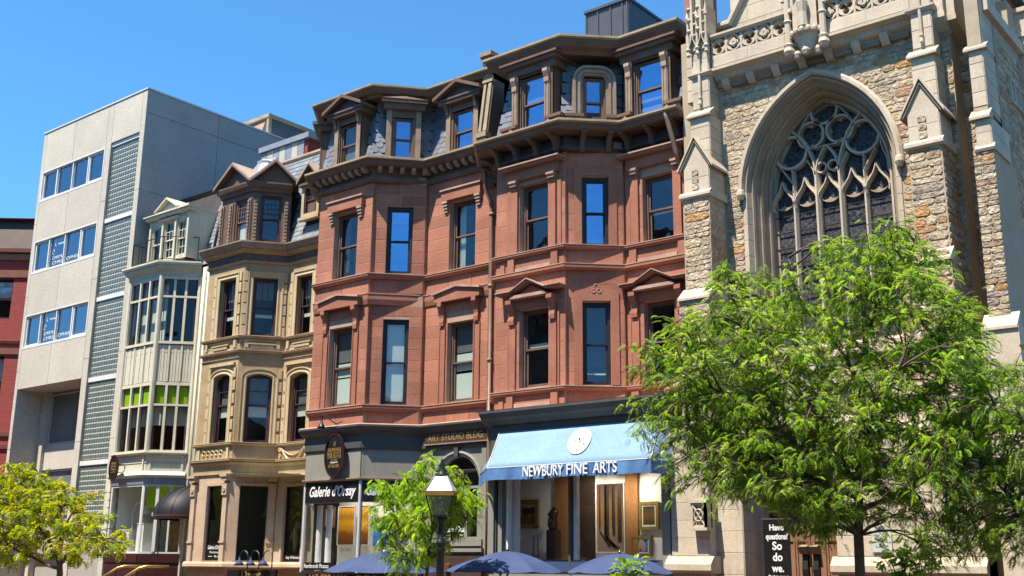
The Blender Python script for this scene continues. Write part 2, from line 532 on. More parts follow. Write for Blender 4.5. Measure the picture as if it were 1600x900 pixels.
def slates(fr, L0, L1a, L1b, H, skip, parent, m='slate', w=.2, ex=.17, style='scale', seed=1):
    """rows of slates on a sloping frame; at height v the row runs from L1a*v/H to L0-(L1b)*v/H"""
    r = random.Random(seed)
    t = .012
    if style == 'scale':
        pts = [(-.5, .26), (-.42, .09), (-.22, -.01), (0, -.04), (.22, -.01), (.42, .09), (.5, .26), (.5, 1), (-.5, 1)]
    else:
        pts = [(-.5, 0), (.5, 0), (.5, 1), (-.5, 1)]
    key = ('slate', style, m, w, ex)
    if key not in _blockcache:
        mb = MB(); ww, hh = w - .004, ex * 1.75
        f = Fr((0, 0, 0), (1, 0, 0), (0, 1, 0))
        n = len(pts)
        top = [(x * ww, y * hh, .004 + .022 * (1 - max(0, y))) for x, y in pts]
        bot = [(x * ww, y * hh, z - .014) for x, y, z in top]
        fs = [list(range(n)), list(range(2 * n - 1, n - 1, -1))] + [[i, i + n, (i + 1) % n + n, (i + 1) % n] for i in range(n)]
        mb.add(top + bot, fs)
        _blockcache[key] = mb.mesh('slate', m)
    me = _blockcache[key]
    nrow = int(H / ex)
    for j in range(nrow):
        v = j * ex
        a, b = L1a * v / H, L0 - L1b * v / H
        x = a + (w * .5 if j % 2 else 0)
        while x + w * .45 < b:
            if x - w * .3 > a - w * .4 and not any(s[0] < x < s[1] and s[2] < v + ex / 2 < s[3] for s in skip):
                o = place('slate', me, fr.mat(x, v, r.uniform(0, .003), r.uniform(-.015, .015)), parent)
            x += w

def foil(n, r, c, rho, phase, N=48):
    """inner outline of an n-foil in polar samples"""
    out = []
    for k in range(N):
        a = 2 * math.pi * k / N
        best = 0.0
        for i in range(n):
            ph = a - (phase + 2 * math.pi * i / n)
            s = rho * rho - (c * math.sin(ph)) ** 2
            if s >= 0:
                x = c * math.cos(ph) + math.sqrt(s)
                best = max(best, x)
        best = min(max(best, r * .25), r)
        out.append((best * math.cos(a), best * math.sin(a)))
    return out

def ring(mb, fr, u, v, outer, inner, d0, d1):
    n = len(outer)
    vs = []
    for (pts, d) in ((outer, d1), (inner, d1), (outer, d0), (inner, d0)):
        vs += [fr.P(u + x, v + y, d) for x, y in pts]
    fs = []
    for i in range(n):
        j = (i + 1) % n
        fs += [[i, j, n + j, n + i], [n + i, n + j, 3 * n + j, 3 * n + i], [j, i, 2 * n + i, 2 * n + j]]
    mb.add(vs, fs)

def circ(r, N=48):
    return [(r * math.cos(2 * math.pi * k / N), r * math.sin(2 * math.pi * k / N)) for k in range(N)]
# ------------------------------------------------------------------ material palette
mat('brownstone', (.445, .19, .12), (.355, .14, .085), 1.0, .85, .12, 60, rnd=.15, streak=.55, streakcol=(.20, .105, .075), fine=.12)
mat('brownstone_trim', (.405, .17, .108), (.32, .125, .078), 1.4, .85, .12, 60, streak=.30, streakcol=(.19, .11, .085), fine=.12)
mat('brownstone_light', (.50, .35, .27), (.38, .22, .16), 3, .85, .1, 60)
mat('mortar_brown', (.50, .34, .26), (.40, .24, .18), 3, .9)
mat('brown_paint', (.185, .115, .08), (.14, .083, .057), 2.5, .6, .05, 50, streak=.35, streakcol=(.065, .042, .03))
mat('brown_paint_light', (.36, .265, .19), (.27, .185, .13), 3, .6, .05, 50)
mat('gutter_tan', (.42, .335, .22), (.31, .235, .145), 3, .55, streak=.3)
mat('dark_brown', (.085, .052, .045), (.06, .036, .03), 2, .5)
mat('sash_brown', (.20, .13, .10), (.15, .09, .07), 3, .5)
mat('sash_dark', (.035, .025, .028), (.025, .018, .02), 3, .45)
mat('sash_maroon', (.085, .045, .05), (.06, .03, .035), 3, .5)
mat('slate', (.185, .20, .235), (.135, .148, .178), 4, .55, .2, 80, rnd=.16, spec=.5)
mat('slate_pale', (.25, .275, .29), (.18, .20, .215), 4, .55, .2, 80, rnd=.2, spec=.5)
mat('roof_dark', (.06, .055, .06), (.045, .04, .045), 3, .8)
mat('tan_stone', (.60, .475, .29), (.49, .375, .215), 1.6, .85, .15, 60, rnd=.08, streak=.3, streakcol=(.24, .17, .1), fine=.12)
mat('tan_trim', (.46, .35, .205), (.36, .26, .145), 1.6, .85, .15, 60, streak=.35, streakcol=(.16, .11, .065))
mat('tan_pink', (.56, .42, .30), (.46, .33, .23), 1.6, .85, .1, 60, streak=.2, streakcol=(.22, .16, .1))
mat('tan_gold', (.50, .36, .17), (.36, .24, .11), 2, .8)
mat('brown_grey_shingle', (.17, .135, .12), (.12, .09, .08), 6, .85, .4, 90)
mat('cream_paint', (.68, .64, .50), (.60, .56, .43), 1.5, .6, .05, 60, streak=.3, streakcol=(.3, .25, .18), fine=.08)
mat('cream_grey', (.55, .54, .46), (.46, .45, .37), 1.5, .6, .05, 60, streak=.2, streakcol=(.25, .22, .17))
mat('lead_blue', (.30, .33, .40), (.23, .26, .32), 3, .5, streak=.3)
mat('concrete', (.58, .535, .455), (.51, .47, .40), .9, .9, .15, 120, rnd=.04, streak=.3, streakcol=(.33, .30, .26), fine=.12)
mat('concrete_dark', (.40, .38, .345), (.35, .33, .30), 1.1, .9, .12, 120, streak=.2, fine=.08)
mat('white_paint', (.76, .76, .74), (.68, .68, .66), 3, .5)
mat('aluminium', (.62, .63, .64), (.55, .56, .57), 4, .4, spec=.5)
mat('block_glass', (.19, .23, .205), (.09, .115, .10), 18, .15, .3, 25, spec=.4, rnd=.0)
mat('block_mortar', (.62, .63, .57), (.56, .57, .52), 4, .8)
mat('grey_paint', (.285, .275, .23), (.25, .24, .20), 1.6, .55, .04, 50, streak=.2, fine=.06)
mat('grey_dark', (.09, .09, .085), (.07, .07, .067), 2, .55)
mat('charcoal', (.022, .022, .024), (.016, .016, .018), 3, .6)
mat('black_gloss', (.012, .012, .013), (.009, .009, .01), 3, .3, spec=.5)
mat('iron_black', (.016, .016, .018), (.01, .01, .012), 6, .4, .1, 80, spec=.5)
mat('sign_black', (.013, .012, .013), (.01, .009, .01), 3, .4)
mat('sign_maroon', (.06, .014, .014), (.045, .01, .01), 3, .35, spec=.5)
mat('gold_leaf', (.62, .42, .13), (.5, .32, .09), 6, .35, metal=.5, fine=.1)
mat('white_letter', (.85, .85, .83), (.82, .82, .8), 6, .6, fine=0)
mat('copper_pipe', (.30, .20, .15), (.22, .14, .10), 3, .5, streak=.3)
mat('iron_rail', (.03, .032, .034), (.02, .022, .024), 4, .5)
mat('brass', (.55, .36, .12), (.42, .26, .08), 5, .3, metal=.8, fine=.1)
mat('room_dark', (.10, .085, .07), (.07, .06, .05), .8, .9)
mat('room_green', (.50, .47, .34), (.42, .40, .28), .8, .9)
mat('room_white', (.92, .88, .82), (.88, .84, .78), .8, .9, fine=.03)
mat('room_warm', (.36, .17, .06), (.30, .13, .045), 1, .8)
mat('blind_green', (.88, .95, .88), (.82, .90, .83), 1, .8, fine=.03)
mat('blind_white', (.92, .92, .90), (.88, .88, .86), 1, .8, fine=.03)
mat('blind_dark', (.22, .23, .23), (.17, .18, .18), 1, .8, fine=.05)
mat('lime_green', (.50, .85, .015), (.46, .80, .012), 1, .6, fine=.03)
mat('lime_dark', (.12, .27, .01), (.10, .24, .01), 1, .6, fine=.05)
mat('limestone', (.60, .51, .395), (.50, .42, .32), 1.6, .85, .12, 60, rnd=.07, streak=.32, streakcol=(.24, .19, .14), fine=.12)
mat('limestone_weathered', (.43, .345, .25), (.31, .245, .175), 2.2, .9, .12, 60, streak=.45, streakcol=(.13, .10, .075), fine=.15)
mat('limestone_dark', (.33, .255, .175), (.24, .18, .125), 2.2, .9, .15, 60, streak=.35, streakcol=(.09, .07, .05))
mat('mortar_buff', (.47, .385, .275), (.40, .325, .23), 4, .95)
mat('red_brick', (.30, .055, .04), (.22, .04, .03), 3, .85, .3, 70, streak=.15)
mat('red_sandstone', (.42, .20, .13), (.34, .15, .10), 2, .85)
mat('copper_green', (.10, .16, .15), (.07, .12, .115), 3, .6)
mat('metal_grey', (.075, .078, .088), (.06, .062, .07), 2, .45, spec=.5)
mat('door_wood', (.30, .165, .095), (.23, .12, .068), 3, .5, .1, 40, streak=.3)
mat('awning_blue', (.225, .355, .505), (.19, .31, .45), 1.0, .85, .05, 120, streak=.35, streakcol=(.12, .20, .31), fine=.08)
mat('awning_valance', (.10, .225, .46), (.075, .18, .39), 3, .75, .25, 14)
mat('awning_black', (.014, .013, .015), (.01, .009, .011), 2, .55, .1, 60)
mat('awning_trim', (.22, .055, .035), (.16, .04, .025), 3, .5)
mat('umbrella_blue', (.050, .078, .185), (.04, .064, .155), 2, .75, .06, 150, streak=.15, streakcol=(.08, .11, .22))
mat('asphalt', (.055, .055, .057), (.042, .042, .044), 2, .9, .3, 120)
mat('sidewalk', (.26, .17, .13), (.21, .135, .10), 1.5, .9, .2, 60)
mat('brick_paving', (.26, .12, .085), (.20, .09, .065), 3, .9, .3, 40)
mat('granite', (.36, .35, .34), (.29, .28, .275), 5, .8, .2, 60)
mat('bark', (.17, .12, .09), (.10, .075, .055), 6, .9, .8, 30)
mat('bark_young', (.14, .09, .06), (.09, .06, .04), 6, .9, .5, 30)
mat('bronze', (.10, .06, .03), (.05, .03, .015), 5, .35, metal=.7)
mat('gilt', (.42, .28, .09), (.30, .19, .05), 8, .35, metal=.4)
mat('wood_dark', (.05, .03, .022), (.035, .02, .015), 4, .5)
mat('lamp_glass', (.62, .66, .62), (.52, .56, .5), 3, .2, spec=.6)
mat('lamp_white', (.86, .88, .92), (.8, .82, .86), 3, .25, spec=.6)
mat('amber', (.30, .17, .04), (.22, .12, .03), 4, .4)
mat('cloth_red', (.25, .03, .03), (.18, .02, .02), 4, .8)
rubble_mat('rubble', False)
rubble_mat('rubble_joined', True)
glass_mat('glass', .04, 1.5, (.72, .76, .75), .05, refl=(.8, .9, 1))
glass_mat('glass_dark', .015, 1.4, (.72, .74, .7), .03, refl=(.7, .8, .9))
glass_mat('glass_sky', .40, 1.7, (.5, .55, .6), .07, refl=(.34, .58, .90))
glass_mat('glass_shop', .01, 1.35, (.93, .95, .94), .01)
glass_mat('glass_blue', .24, 1.6, (.62, .66, .7), .05, refl=(.66, .75, .88))
glass_mat('lamp_pane', .12, 1.5, (.82, .86, .74), .03)
leaf_mat('leaf_locust', (.085, .185, .025), (.21, .36, .055), (.40, .50, .13), .5)
leaf_mat('leaf_bright', (.15, .30, .03), (.28, .46, .05), (.38, .52, .09), .5)
leaf_mat('leaf_yellow', (.12, .22, .016), (.38, .42, .03), (.75, .50, .03), .5)

# painted canvases for the gallery (flat pictures on flat canvas)
def canvas_mat(name, kind):
    m, t, b = _new(name)
    N, L = t.nodes, t.links
    tc = N.new('ShaderNodeTexCoord'); sp = N.new('ShaderNodeSeparateXYZ')
    L.new(tc.outputs['Generated'], sp.inputs[0])
    cr = N.new('ShaderNodeValToRGB'); e = cr.color_ramp
    n = N.new('ShaderNodeTexNoise'); n.inputs['Scale'].default_value = 5; n.inputs['Detail'].default_value = 5
    L.new(tc.outputs['Generated'], n.inputs['Vector'])
    ad = N.new('ShaderNodeMath'); ad.operation = 'MULTIPLY_ADD'; ad.inputs[1].default_value = .22; L.new(n.outputs[0], ad.inputs[0])
    L.new(sp.outputs[2], ad.inputs[2])
    L.new(ad.outputs[0], cr.inputs[0])
    ramps = {'sunset': [(.12, (.05, .07, .02)), (.42, (.09, .10, .03)), (.5, (.30, .12, .03)), (.62, (.60, .24, .05)), (.85, (.55, .38, .12)), (1, (.35, .26, .12))],
             'amber': [(.1, (.10, .04, .01)), (.4, (.22, .07, .01)), (.52, (.45, .20, .02)), (.7, (.52, .25, .02)), (.85, (.30, .13, .012)), (1, (.5, .24, .025))],
             'dusk': [(.1, (.05, .03, .02)), (.4, (.12, .07, .04)), (.5, (.25, .12, .05)), (.7, (.14, .09, .06)), (1, (.08, .06, .05))],
             'blue': [(.2, (.02, .12, .5)), (.5, (.04, .2, .62)), (1, (.02, .14, .55))],
             'brown': [(.2, (.05, .04, .02)), (.6, (.13, .06, .02)), (1, (.04, .035, .02))],
             'snow': [(.15, (.22, .17, .11)), (.45, (.20, .15, .10)), (.55, (.19, .10, .045)), (.75, (.15, .085, .045)), (1, (.07, .045, .03))]}[kind]
    while len(e.elements) < len(ramps): e.elements.new(.5)
    for el, (p, c) in zip(e.elements, ramps): el.position = p; el.color = c4(c)
    L.new(cr.outputs[0], b.inputs['Base Color']); b.inputs['Roughness'].default_value = .85; b.inputs['Specular IOR Level'].default_value = .1
for k in ('sunset', 'amber', 'dusk', 'blue', 'brown', 'snow'): canvas_mat('canvas_' + k, k)

def leaded_mat():
    """stained church glass seen from outside: dark quarries with pale lead cames"""
    m, t, b = _new('leaded_glass')
    N, L = t.nodes, t.links
    g = N.new('ShaderNodeNewGeometry'); mp = N.new('ShaderNodeMapping'); mp.inputs['Scale'].default_value = (1, .01, 1.0)
    L.new(g.outputs['Position'], mp.inputs[0])
    v = N.new('ShaderNodeTexVoronoi'); v.feature = 'DISTANCE_TO_EDGE'; v.inputs['Scale'].default_value = 9
    L.new(mp.outputs[0], v.inputs['Vector'])
    v2 = N.new('ShaderNodeTexVoronoi'); v2.inputs['Scale'].default_value = 9
    L.new(mp.outputs[0], v2.inputs['Vector'])
    r = N.new('ShaderNodeMapRange'); r.inputs[1].default_value = .02; r.inputs[2].default_value = .05; r.inputs[3].default_value = 1; r.inputs[4].default_value = 0
    L.new(v.outputs['Distance'], r.inputs[0])
    cr = N.new('ShaderNodeValToRGB'); e = cr.color_ramp
    cols = [(0, (.026, .028, .036)), (.3, (.045, .046, .052)), (.55, (.018, .019, .026)), (.75, (.06, .055, .055)), (1, (.045, .033, .032))]
    while len(e.elements) < 5: e.elements.new(.5)
    for el, (p, c) in zip(e.elements, cols): el.position = p; el.color = c4(c)
    L.new(v2.outputs['Color'], cr.inputs[0])
    mx = N.new('ShaderNodeMix'); mx.data_type = 'RGBA'; mx.inputs[7].default_value = (.10, .10, .105, 1)
    L.new(r.outputs[0], mx.inputs[0]); L.new(cr.outputs[0], mx.inputs[6])
    L.new(mx.outputs[2], b.inputs['Base Color'])
    mr = N.new('ShaderNodeMapRange'); mr.inputs[3].default_value = .35; mr.inputs[4].default_value = .7
    L.new(r.outputs[0], mr.inputs[0]); L.new(mr.outputs[0], b.inputs['Roughness'])
    b.inputs['Specular IOR Level'].default_value = .1
    nb = N.new('ShaderNodeTexNoise'); nb.inputs['Scale'].default_value = 7
    L.new(g.outputs['Position'], nb.inputs['Vector'])
    bp = N.new('ShaderNodeBump'); bp.inputs['Strength'].default_value = .25; bp.inputs['Distance'].default_value = .05
    L.new(nb.outputs[0], bp.inputs['Height']); L.new(bp.outputs[0], b.inputs['Normal'])
leaded_mat()

def brick_mat(name, c1, c2, mortar):
    m, t, b = _new(name)
    N, L = t.nodes, t.links
    g = N.new('ShaderNodeNewGeometry')
    sp = N.new('ShaderNodeSeparateXYZ'); L.new(g.outputs['Position'], sp.inputs[0])
    ad = N.new('ShaderNodeMath'); ad.operation = 'ADD'; L.new(sp.outputs[0], ad.inputs[0]); L.new(sp.outputs[1], ad.inputs[1])
    cb = N.new('ShaderNodeCombineXYZ'); L.new(ad.outputs[0], cb.inputs[0]); L.new(sp.outputs[2], cb.inputs[1])
    br = N.new('ShaderNodeTexBrick'); br.inputs['Scale'].default_value = 1.0
    br.inputs['Brick Width'].default_value = .22; br.inputs['Row Height'].default_value = .075; br.inputs['Mortar Size'].default_value = .008
    br.inputs['Color1'].default_value = c4(c1); br.inputs['Color2'].default_value = c4(c2); br.inputs['Mortar'].default_value = c4(mortar)
    L.new(cb.outputs[0], br.inputs['Vector'])
    L.new(br.outputs[0], b.inputs['Base Color']); b.inputs['Roughness'].default_value = .85
    bp = N.new('ShaderNodeBump'); bp.inputs['Strength'].default_value = .5; bp.inputs['Distance'].default_value = .02; bp.invert = True
    L.new(br.outputs[1], bp.inputs['Height']); L.new(bp.outputs[0], b.inputs['Normal'])
brick_mat('brick_far', (.30, .036, .03), (.23, .028, .023), (.27, .09, .075))
mat('concrete_side_shaded', (.345, .345, .34), (.30, .30, .297), .9, .9, .1, 120, streak=.25, streakcol=(.27, .26, .25), fine=.08)  # darker than the front concrete: the side wall's shade is in this colour
mat('gable_lead', (.46, .36, .29), (.36, .28, .22), 3, .7)
brick_mat('brick_plain', (.30, .11, .07), (.24, .085, .055), (.4, .33, .28))

# ------------------------------------------------------------------ ground, road, pavements
YR = 22.0            # plane of the houses' recessed walls
def sheet(name, m, x0, x1, y0, y1, z, th=None):
    mb = MB()
    if th: box(mb, Fr((0, 0, 0), (1, 0, 0), (0, 1, 0)), x0, x1, y0, y1, z - th, z)
    else: mb.add([(x0, y0, z), (x1, y0, z), (x1, y1, z), (x0, y1, z)], [(0, 1, 2, 3)])
    return mb.build(name, m, kind='structure')
sheet('ground', 'asphalt', -1500, 1500, -1500, 1500, -.75)
sheet('road', 'asphalt', -300, 300, 1.6, 15.6, -.14, .5)
sheet('pavement', 'sidewalk', -300, 300, 15.9, 18.6, 0, .6)
sheet('kerb', 'granite', -300, 300, 15.604, 15.896, .004, .5)
sheet('pavement_near', 'sidewalk', -300, 300, -3.5, 1.3, 0, .6)
sheet('kerb_near', 'granite', -300, 300, 1.304, 1.596, .004, .5)
sheet('patio', 'brick_paving', -60, 4, 18.61, 23, -.6, .1)
# ------------------------------------------------------------------ the two brownstone houses
def console(mb, fr, uc, w, v0, v1, d, m=None):
    h = v1 - v0
    prism_side(mb, fr, [(0, v0), (d * .45, v0 + .02), (d * .5, v0 + h * .2), (d * .42, v0 + h * .35), (d * .55, v0 + h * .6), (d, v0 + h * .82), (d, v1), (0, v1)], uc - w / 2, uc + w / 2)

def mansard(house, path, z0, z1, d0, d1, faces, style, m='slate', w=.2, ex=.17, back=6.0, roofm='roof_dark'):
    """sloping slate storey: path plan, d0 at foot, d1 at head; faces {segment: skip rects in (u,v)}"""
    lo, hi = offset(path, d0), offset(path, d1)
    mb = MB()
    for k in range(len(path) - 1):
        mb.add([(*lo[k], z0), (*lo[k + 1], z0), (*hi[k + 1], z1), (*hi[k], z1)], [(0, 1, 2, 3)])
    x0, x1 = path[0][0], path[-1][0]
    yb = path[0][1] + back
    top = [(*p, z1 + .02) for p in hi] + [(x1, yb, z1 + .02), (x0, yb, z1 + .02)]
    mb.add(top, [list(range(len(top)))])
    # party walls and rear wall
    for x, p in ((x0, hi[0]), (x1, hi[-1])):
        mb.add([(x, p[1] - .1, 0), (x, yb, 0), (x, yb, z1), (x, p[1] - .1, z1)], [(0, 1, 2, 3)])
    mb.add([(x0, yb, 0), (x1, yb, 0), (x1, yb, z1), (x0, yb, z1)], [(3, 2, 1, 0)])
    R = mb.build('mansard_roof', roofm, house)
    for k, skip in faces.items():
        A, B, Cc = Vector((*lo[k], z0)), Vector((*lo[k + 1], z0)), Vector((*hi[k], z1))
        Dd = Vector((*hi[k + 1], z1))
        U = (B - A).normalized(); a1 = (Cc - A).dot(U); V = (Cc - A - U * a1)
        H = V.length
        f = Fr(A, U, V)
        L0 = (B - A).length
        slates(f, L0, a1, L0 - (Dd - A).dot(U), H, skip, R, m, w, ex, style, seed=k * 17 + 3)
    return R

def hood_ped(fr, uc, half, v0, v1, apex, d, house, m, mtop, bed=.06):
    """projecting door-head block with a low gabled top"""
    mb = MB()
    prism(mb, fr, [(uc - half + .05, v0), (uc + half - .05, v0), (uc + half - .05, v1 - bed), (uc, apex - bed), (uc - half + .05, v1 - bed)], -.02, d - .06)
    h = mb.build('hood', m, house)
    mb = MB()
    prism(mb, fr, [(uc - half, v1 - bed), (uc, apex - bed), (uc + half, v1 - bed), (uc + half, v1), (uc, apex), (uc - half, v1)], -.02, d)
    mb.build('hood_cap', mtop, h)
    return h

# ---------------- house 3 : brownstone with scale slates
H3 = thing('brownstone_house', 'red brownstone house with scale slate mansard and grey gallery shopfront', 'house', (-21.8, 21.5, 0))
p3 = [(-25.25, 22), (-24.2, 20.8), (-22.0, 20.8), (-20.95, 22), (-18.4, 22)]
p3w = [(-25.25, 22), (-24.2, 20.8), (-22.0, 20.8), (-22.0, 20.93), (-20.95, 21.87), (-20.95, 22), (-18.4, 22)]
fL, fF, fRet1, fK, fRet2, fR = [wallfr(p3w[i], p3w[i + 1]) for i in range(6)]
F_, K_, R_ = fF, fK, fR
h3 = {'F': [(.67, 1.66, 5.96, 8.2), (.65, 1.63, 9.66, 11.6)],
      'K': [(.34, 1.06, 5.95, 8.33), (.34, 1.08, 9.65, 11.62)],
      'R': [(.85, 1.8, 5.96, 8.15), (.83, 1.8, 9.64, 11.63)]}
mb = MB()
wallface(mb, fL, 0, fL.L, 5.3, 12.5, [])
wallface(mb, fF, 0, fF.L, 5.3, 12.5, h3['F'])
wallface(mb, fRet1, 0, fRet1.L, 5.3, 12.5, [])
wallface(mb, fK, 0, fK.L, 5.3, 12.5, h3['K'])
wallface(mb, fRet2, 0, fRet2.L, 5.3, 12.5, [])
wallface(mb, fR, 0, fR.L, 5.3, 12.5, h3['R'])
W3 = mb.build('wall', 'mortar_brown', H3)
for (f, hs) in ((fF, h3['F']), (fK, h3['K']), (fR, h3['R'])):
    ashlar(f, 0, f.L, 5.93, 8.72, hs, .31, .62, W3, 'brownstone', stagger=False, gap=.013, t=.005)
    ashlar(f, 0, f.L, 9.6, 12.3, hs, .34, .62, W3, 'brownstone', stagger=False, gap=.013, t=.005)
    ashlar(f, 0, f.L, 9.05, 9.46, [], .41, .9, W3, 'brownstone')
    ashlar(f, 0, f.L, 5.4, 5.76, [], .36, .9, W3, 'brownstone')
for f in (fRet1, fRet2):
    ashlar(f, 0, f.L, 5.93, 12.3, [], .9, .5, W3, 'brownstone', stagger=False, t=.012)
ashlar(fL, 0, fL.L, 5.4, 12.3, [], .34, .7, W3, 'brownstone')
# string courses following the bay
for (z0, z1, d, lt) in ((5.75, 5.93, .12, True), (8.72, 9.04, .07, True), (9.46, 9.61, .13, True)):
    mb = MB(); sweep(mb, [(-.2, z0), (d * .55, z0), (d, z0 + (z1 - z0) * .45), (d, z1 - .03), (-.2, z1 - .03)], p3)
    s = mb.build('string_course', 'brownstone_trim', H3)
    mb = MB(); sweep(mb, [(-.2, z1 - .028), (d + .015, z1 - .028), (d + .015, z1 - .005), (-.2, z1 + .012)], p3)
    mb.build('weathered_top', 'brownstone_light', s)
# windows
sash_window(fF, *h3['F'][0], H3, 'sash_brown', blinds=[(.0, .42, 'blind_dark'), (.44, .62, 'blind_green'), (.64, .97, 'blind_green')])
sash_window(fF, *h3['F'][1], H3, 'sash_brown', curtain=([(.05, .3), (.8, .97)], 'blind_dark'))
sash_window(fK, *h3['K'][0], H3, 'sash_dark', depth=.12, blinds=[(.0, .97, 'blind_green')], fw=.075)
sash_window(fK, *h3['K'][1], H3, 'sash_dark', depth=.12, glass='glass_sky', fw=.085, blinds=[(0, .2, 'blind_white')])
sash_window(fR, *h3['R'][0], H3, 'sash_brown', blinds=[(.0, .36, 'blind_dark'), (.38, .6, 'blind_green'), (.64, .97, 'blind_green')])
sash_window(fR, *h3['R'][1], H3, 'sash_brown', curtain=([(.05, .3)], 'blind_green'))
# surrounds and hoods
for f, uc in ((fF, 1.165), (fR, 1.325)):
    hood_ped(f, uc, .87, 8.72, 8.98, 9.13, .27, H3, 'brownstone_trim', 'brownstone_light')
    for s in (-1, 1):
        mb = MB(); console(mb, f, uc + s * .62, .15, 8.05, 8.72, .22); mb.build('console', 'brownstone_trim', H3)
        mb = MB(); box(mb, f, uc + s * .62 - .1, uc + s * .62 + .1, 5.94, 8.05, 0, .05)
        box(mb, f, uc + s * .62 - .1, uc + s * .62 - .07, 5.95, 8.03, .05, .075); mb.build('architrave', 'brownstone_trim', H3)
    # flat lintel of the upper window
    mb = MB(); box(mb, f, uc - .72, uc + .72, 11.66, 11.94, -.02, .13); hd = mb.build('lintel', 'brownstone_trim', H3)
    mb = MB(); box(mb, f, uc - .75, uc + .75, 11.942, 11.99, -.02, .17); mb.build('lintel_cap', 'brownstone_light', hd)
    for s in (-1, 1):
        mb = MB()
        for i in range(4): box(mb, f, uc + s * .6 - .1 + .012 * i, uc + s * .6 + .1 - .012 * i, 11.59 - i * .085, 11.655 - i * .085, 0, .13 - i * .025)
        mb.build('console', 'brownstone_light', hd)
# eaves cornice
mb = MB(); sweep(mb, [(-.2, 12.3), (.06, 12.3), (.12, 12.36), (.12, 12.42), (.06, 12.44), (.06, 12.62), (.14, 12.66), (.14, 12.70), (-.2, 12.70)], p3)
C3 = mb.build('cornice', 'brown_paint', H3)
mb = MB(); sweep(mb, [(-.2, 12.7), (.36, 12.70), (.42, 12.76), (.42, 12.80), (.47, 12.84), (-.2, 12.84)], p3); mb.build('corona', 'brown_paint', C3)
mb = MB(); sweep(mb, [(-.25, 12.842), (.45, 12.842), (.5, 12.87), (.5, 12.93), (.44, 12.955), (-.25, 12.96)], p3); mb.build('gutter', 'gutter_tan', C3)
mdl = None
for f in [wallfr(p3[i], p3[i + 1]) for i in range(4)]:
    n = max(3, int(f.L / .27))
    for i in range(n):
        u = (i + .5) * f.L / n
        if mdl is None:
            q = MB(); ff = Fr((0, 0, 0), (1, 0, 0), (0, 1, 0))
            prism_side(q, ff, [(0, -.10), (.10, -.09), (.19, -.03), (.20, .05), (0, .05)], -.06, .06); mdl = q.mesh('modillion', 'brown_paint_light')
        place('modillion', mdl, f.mat(u, 12.645, .13), C3)
# mansard and dormers
D3 = {'F': (1.2, .55, .40), 'K': (.80, .50, .25), 'R': (1.33, .61, .34)}
f3F, f3K, f3R = wallfr(p3[1], p3[2]), wallfr(p3[2], p3[3]), wallfr(p3[3], p3[4])
sk = lambda uc, h: [(uc - h - .02, uc + h + .02, -1, 9)]
mansard(H3, p3, 12.9, 15.0, -.02, -.36, {0: [], 1: sk(1.2, .55), 2: sk(.8, .5), 3: sk(1.33, .6)}, 'scale')
mb = MB(); sweep(mb, [(-.5, 14.86), (.1, 14.86), (.16, 14.92), (.26, 14.95), (.33, 15.03), (.33, 15.08), (-.5, 15.08)], p3)
RC = mb.build('roof_cornice', 'brown_paint', H3)
mb = MB(); sweep(mb, [(-.6, 15.082), (.36, 15.082), (.40, 15.11), (.40, 15.16), (-.6, 15.18)], p3); mb.build('roof_edge', 'gutter_tan', RC)

def dormer_box(fr, uc, half, v0, v1, front, house, jamb, m, wn, blinds=(), glass='glass_sky', name='dormer', jm=None, back=.75, curtain=None):
    """dormer body: cheeks, jambs and a sash window; wn=(half width, sill, head)"""
    mb = MB()
    for s in (-1, 1):
        a, b = sorted((uc + s * half, uc + s * (half - .05)))
        box(mb, fr, a, b, v0, v1, -back, front - .03)
    box(mb, fr, uc - half + .05, uc + half - .05, wn[2], v1, -back, front - .03)
    D = mb.build(name, m, house)
    for s in (-1, 1):
        a, b = sorted((uc + s * half, uc + s * (half - jamb)))
        q = MB(); box(q, fr, a, b, v0, v1 - .02, front - .06, front)
        q.build('jamb', jm or m, D)
    q = MB(); box(q, fr, uc - half + jamb, uc + half - jamb, wn[2], v1 - .03, front - .10, front - .02)
    for s in (-1, 1):
        a, b = sorted((uc + s * (half - jamb), uc + s * wn[0]))
        box(q, fr, a, b, v0, wn[2], front - .12, front - .05)
    q.build('casing', m, D)
    W = sash_window(fr.sub(0, 0, front), uc - wn[0], uc + wn[0], wn[1], wn[2], house, 'sash_brown', depth=.13, blinds=blinds, glass=glass, fw=.04, curtain=curtain, sw=.035, re=.0, rd=.45)
    return D

for f, uc, half, tag_ in ((f3F, 1.2, .55, 'F'), (f3R, 1.33, .6, 'R')):
    front = .18 if tag_ == 'F' else .14
    wv = .36
    Dm = dormer_box(f, uc, half, 12.93, 14.6, front, H3, .16, 'brown_paint', (wv, 13.0, 14.28), jm='brown_paint_light', blinds=[(0, .42 if tag_ == 'R' else .9, 'blind_dark')], glass='glass' if tag_ == 'F' else 'glass_sky')
    mb = MB()
    chevron(mb, f, uc, half + .28, 14.62, .40, .10, -.7, front + .30)
    box(mb, f, uc - half - .18, uc + half + .18, 14.50, 14.60, -.5, front + .16)
    box(mb, f, uc - half - .24, uc + half + .24, 14.602, 14.65, -.5, front + .20)
    g = mb.build('gable', 'brown_paint', Dm)
    mb = MB(); prism(mb, f, [(uc - half - .2, 14.652), (uc + half + .2, 14.652), (uc, 14.652 + .36)], -.6, front + .12); mb.build('tympanum', 'dark_brown', Dm)
    for s in (-1, 1):
        q = MB(); prism_side(q, f, [(0, 14.2), (front + .05, 14.22), (front + .14, 14.5), (0, 14.5)], uc + s * (half - .06) - .05, uc + s * (half - .06) + .05); q.build('bracket', 'brown_paint', Dm)
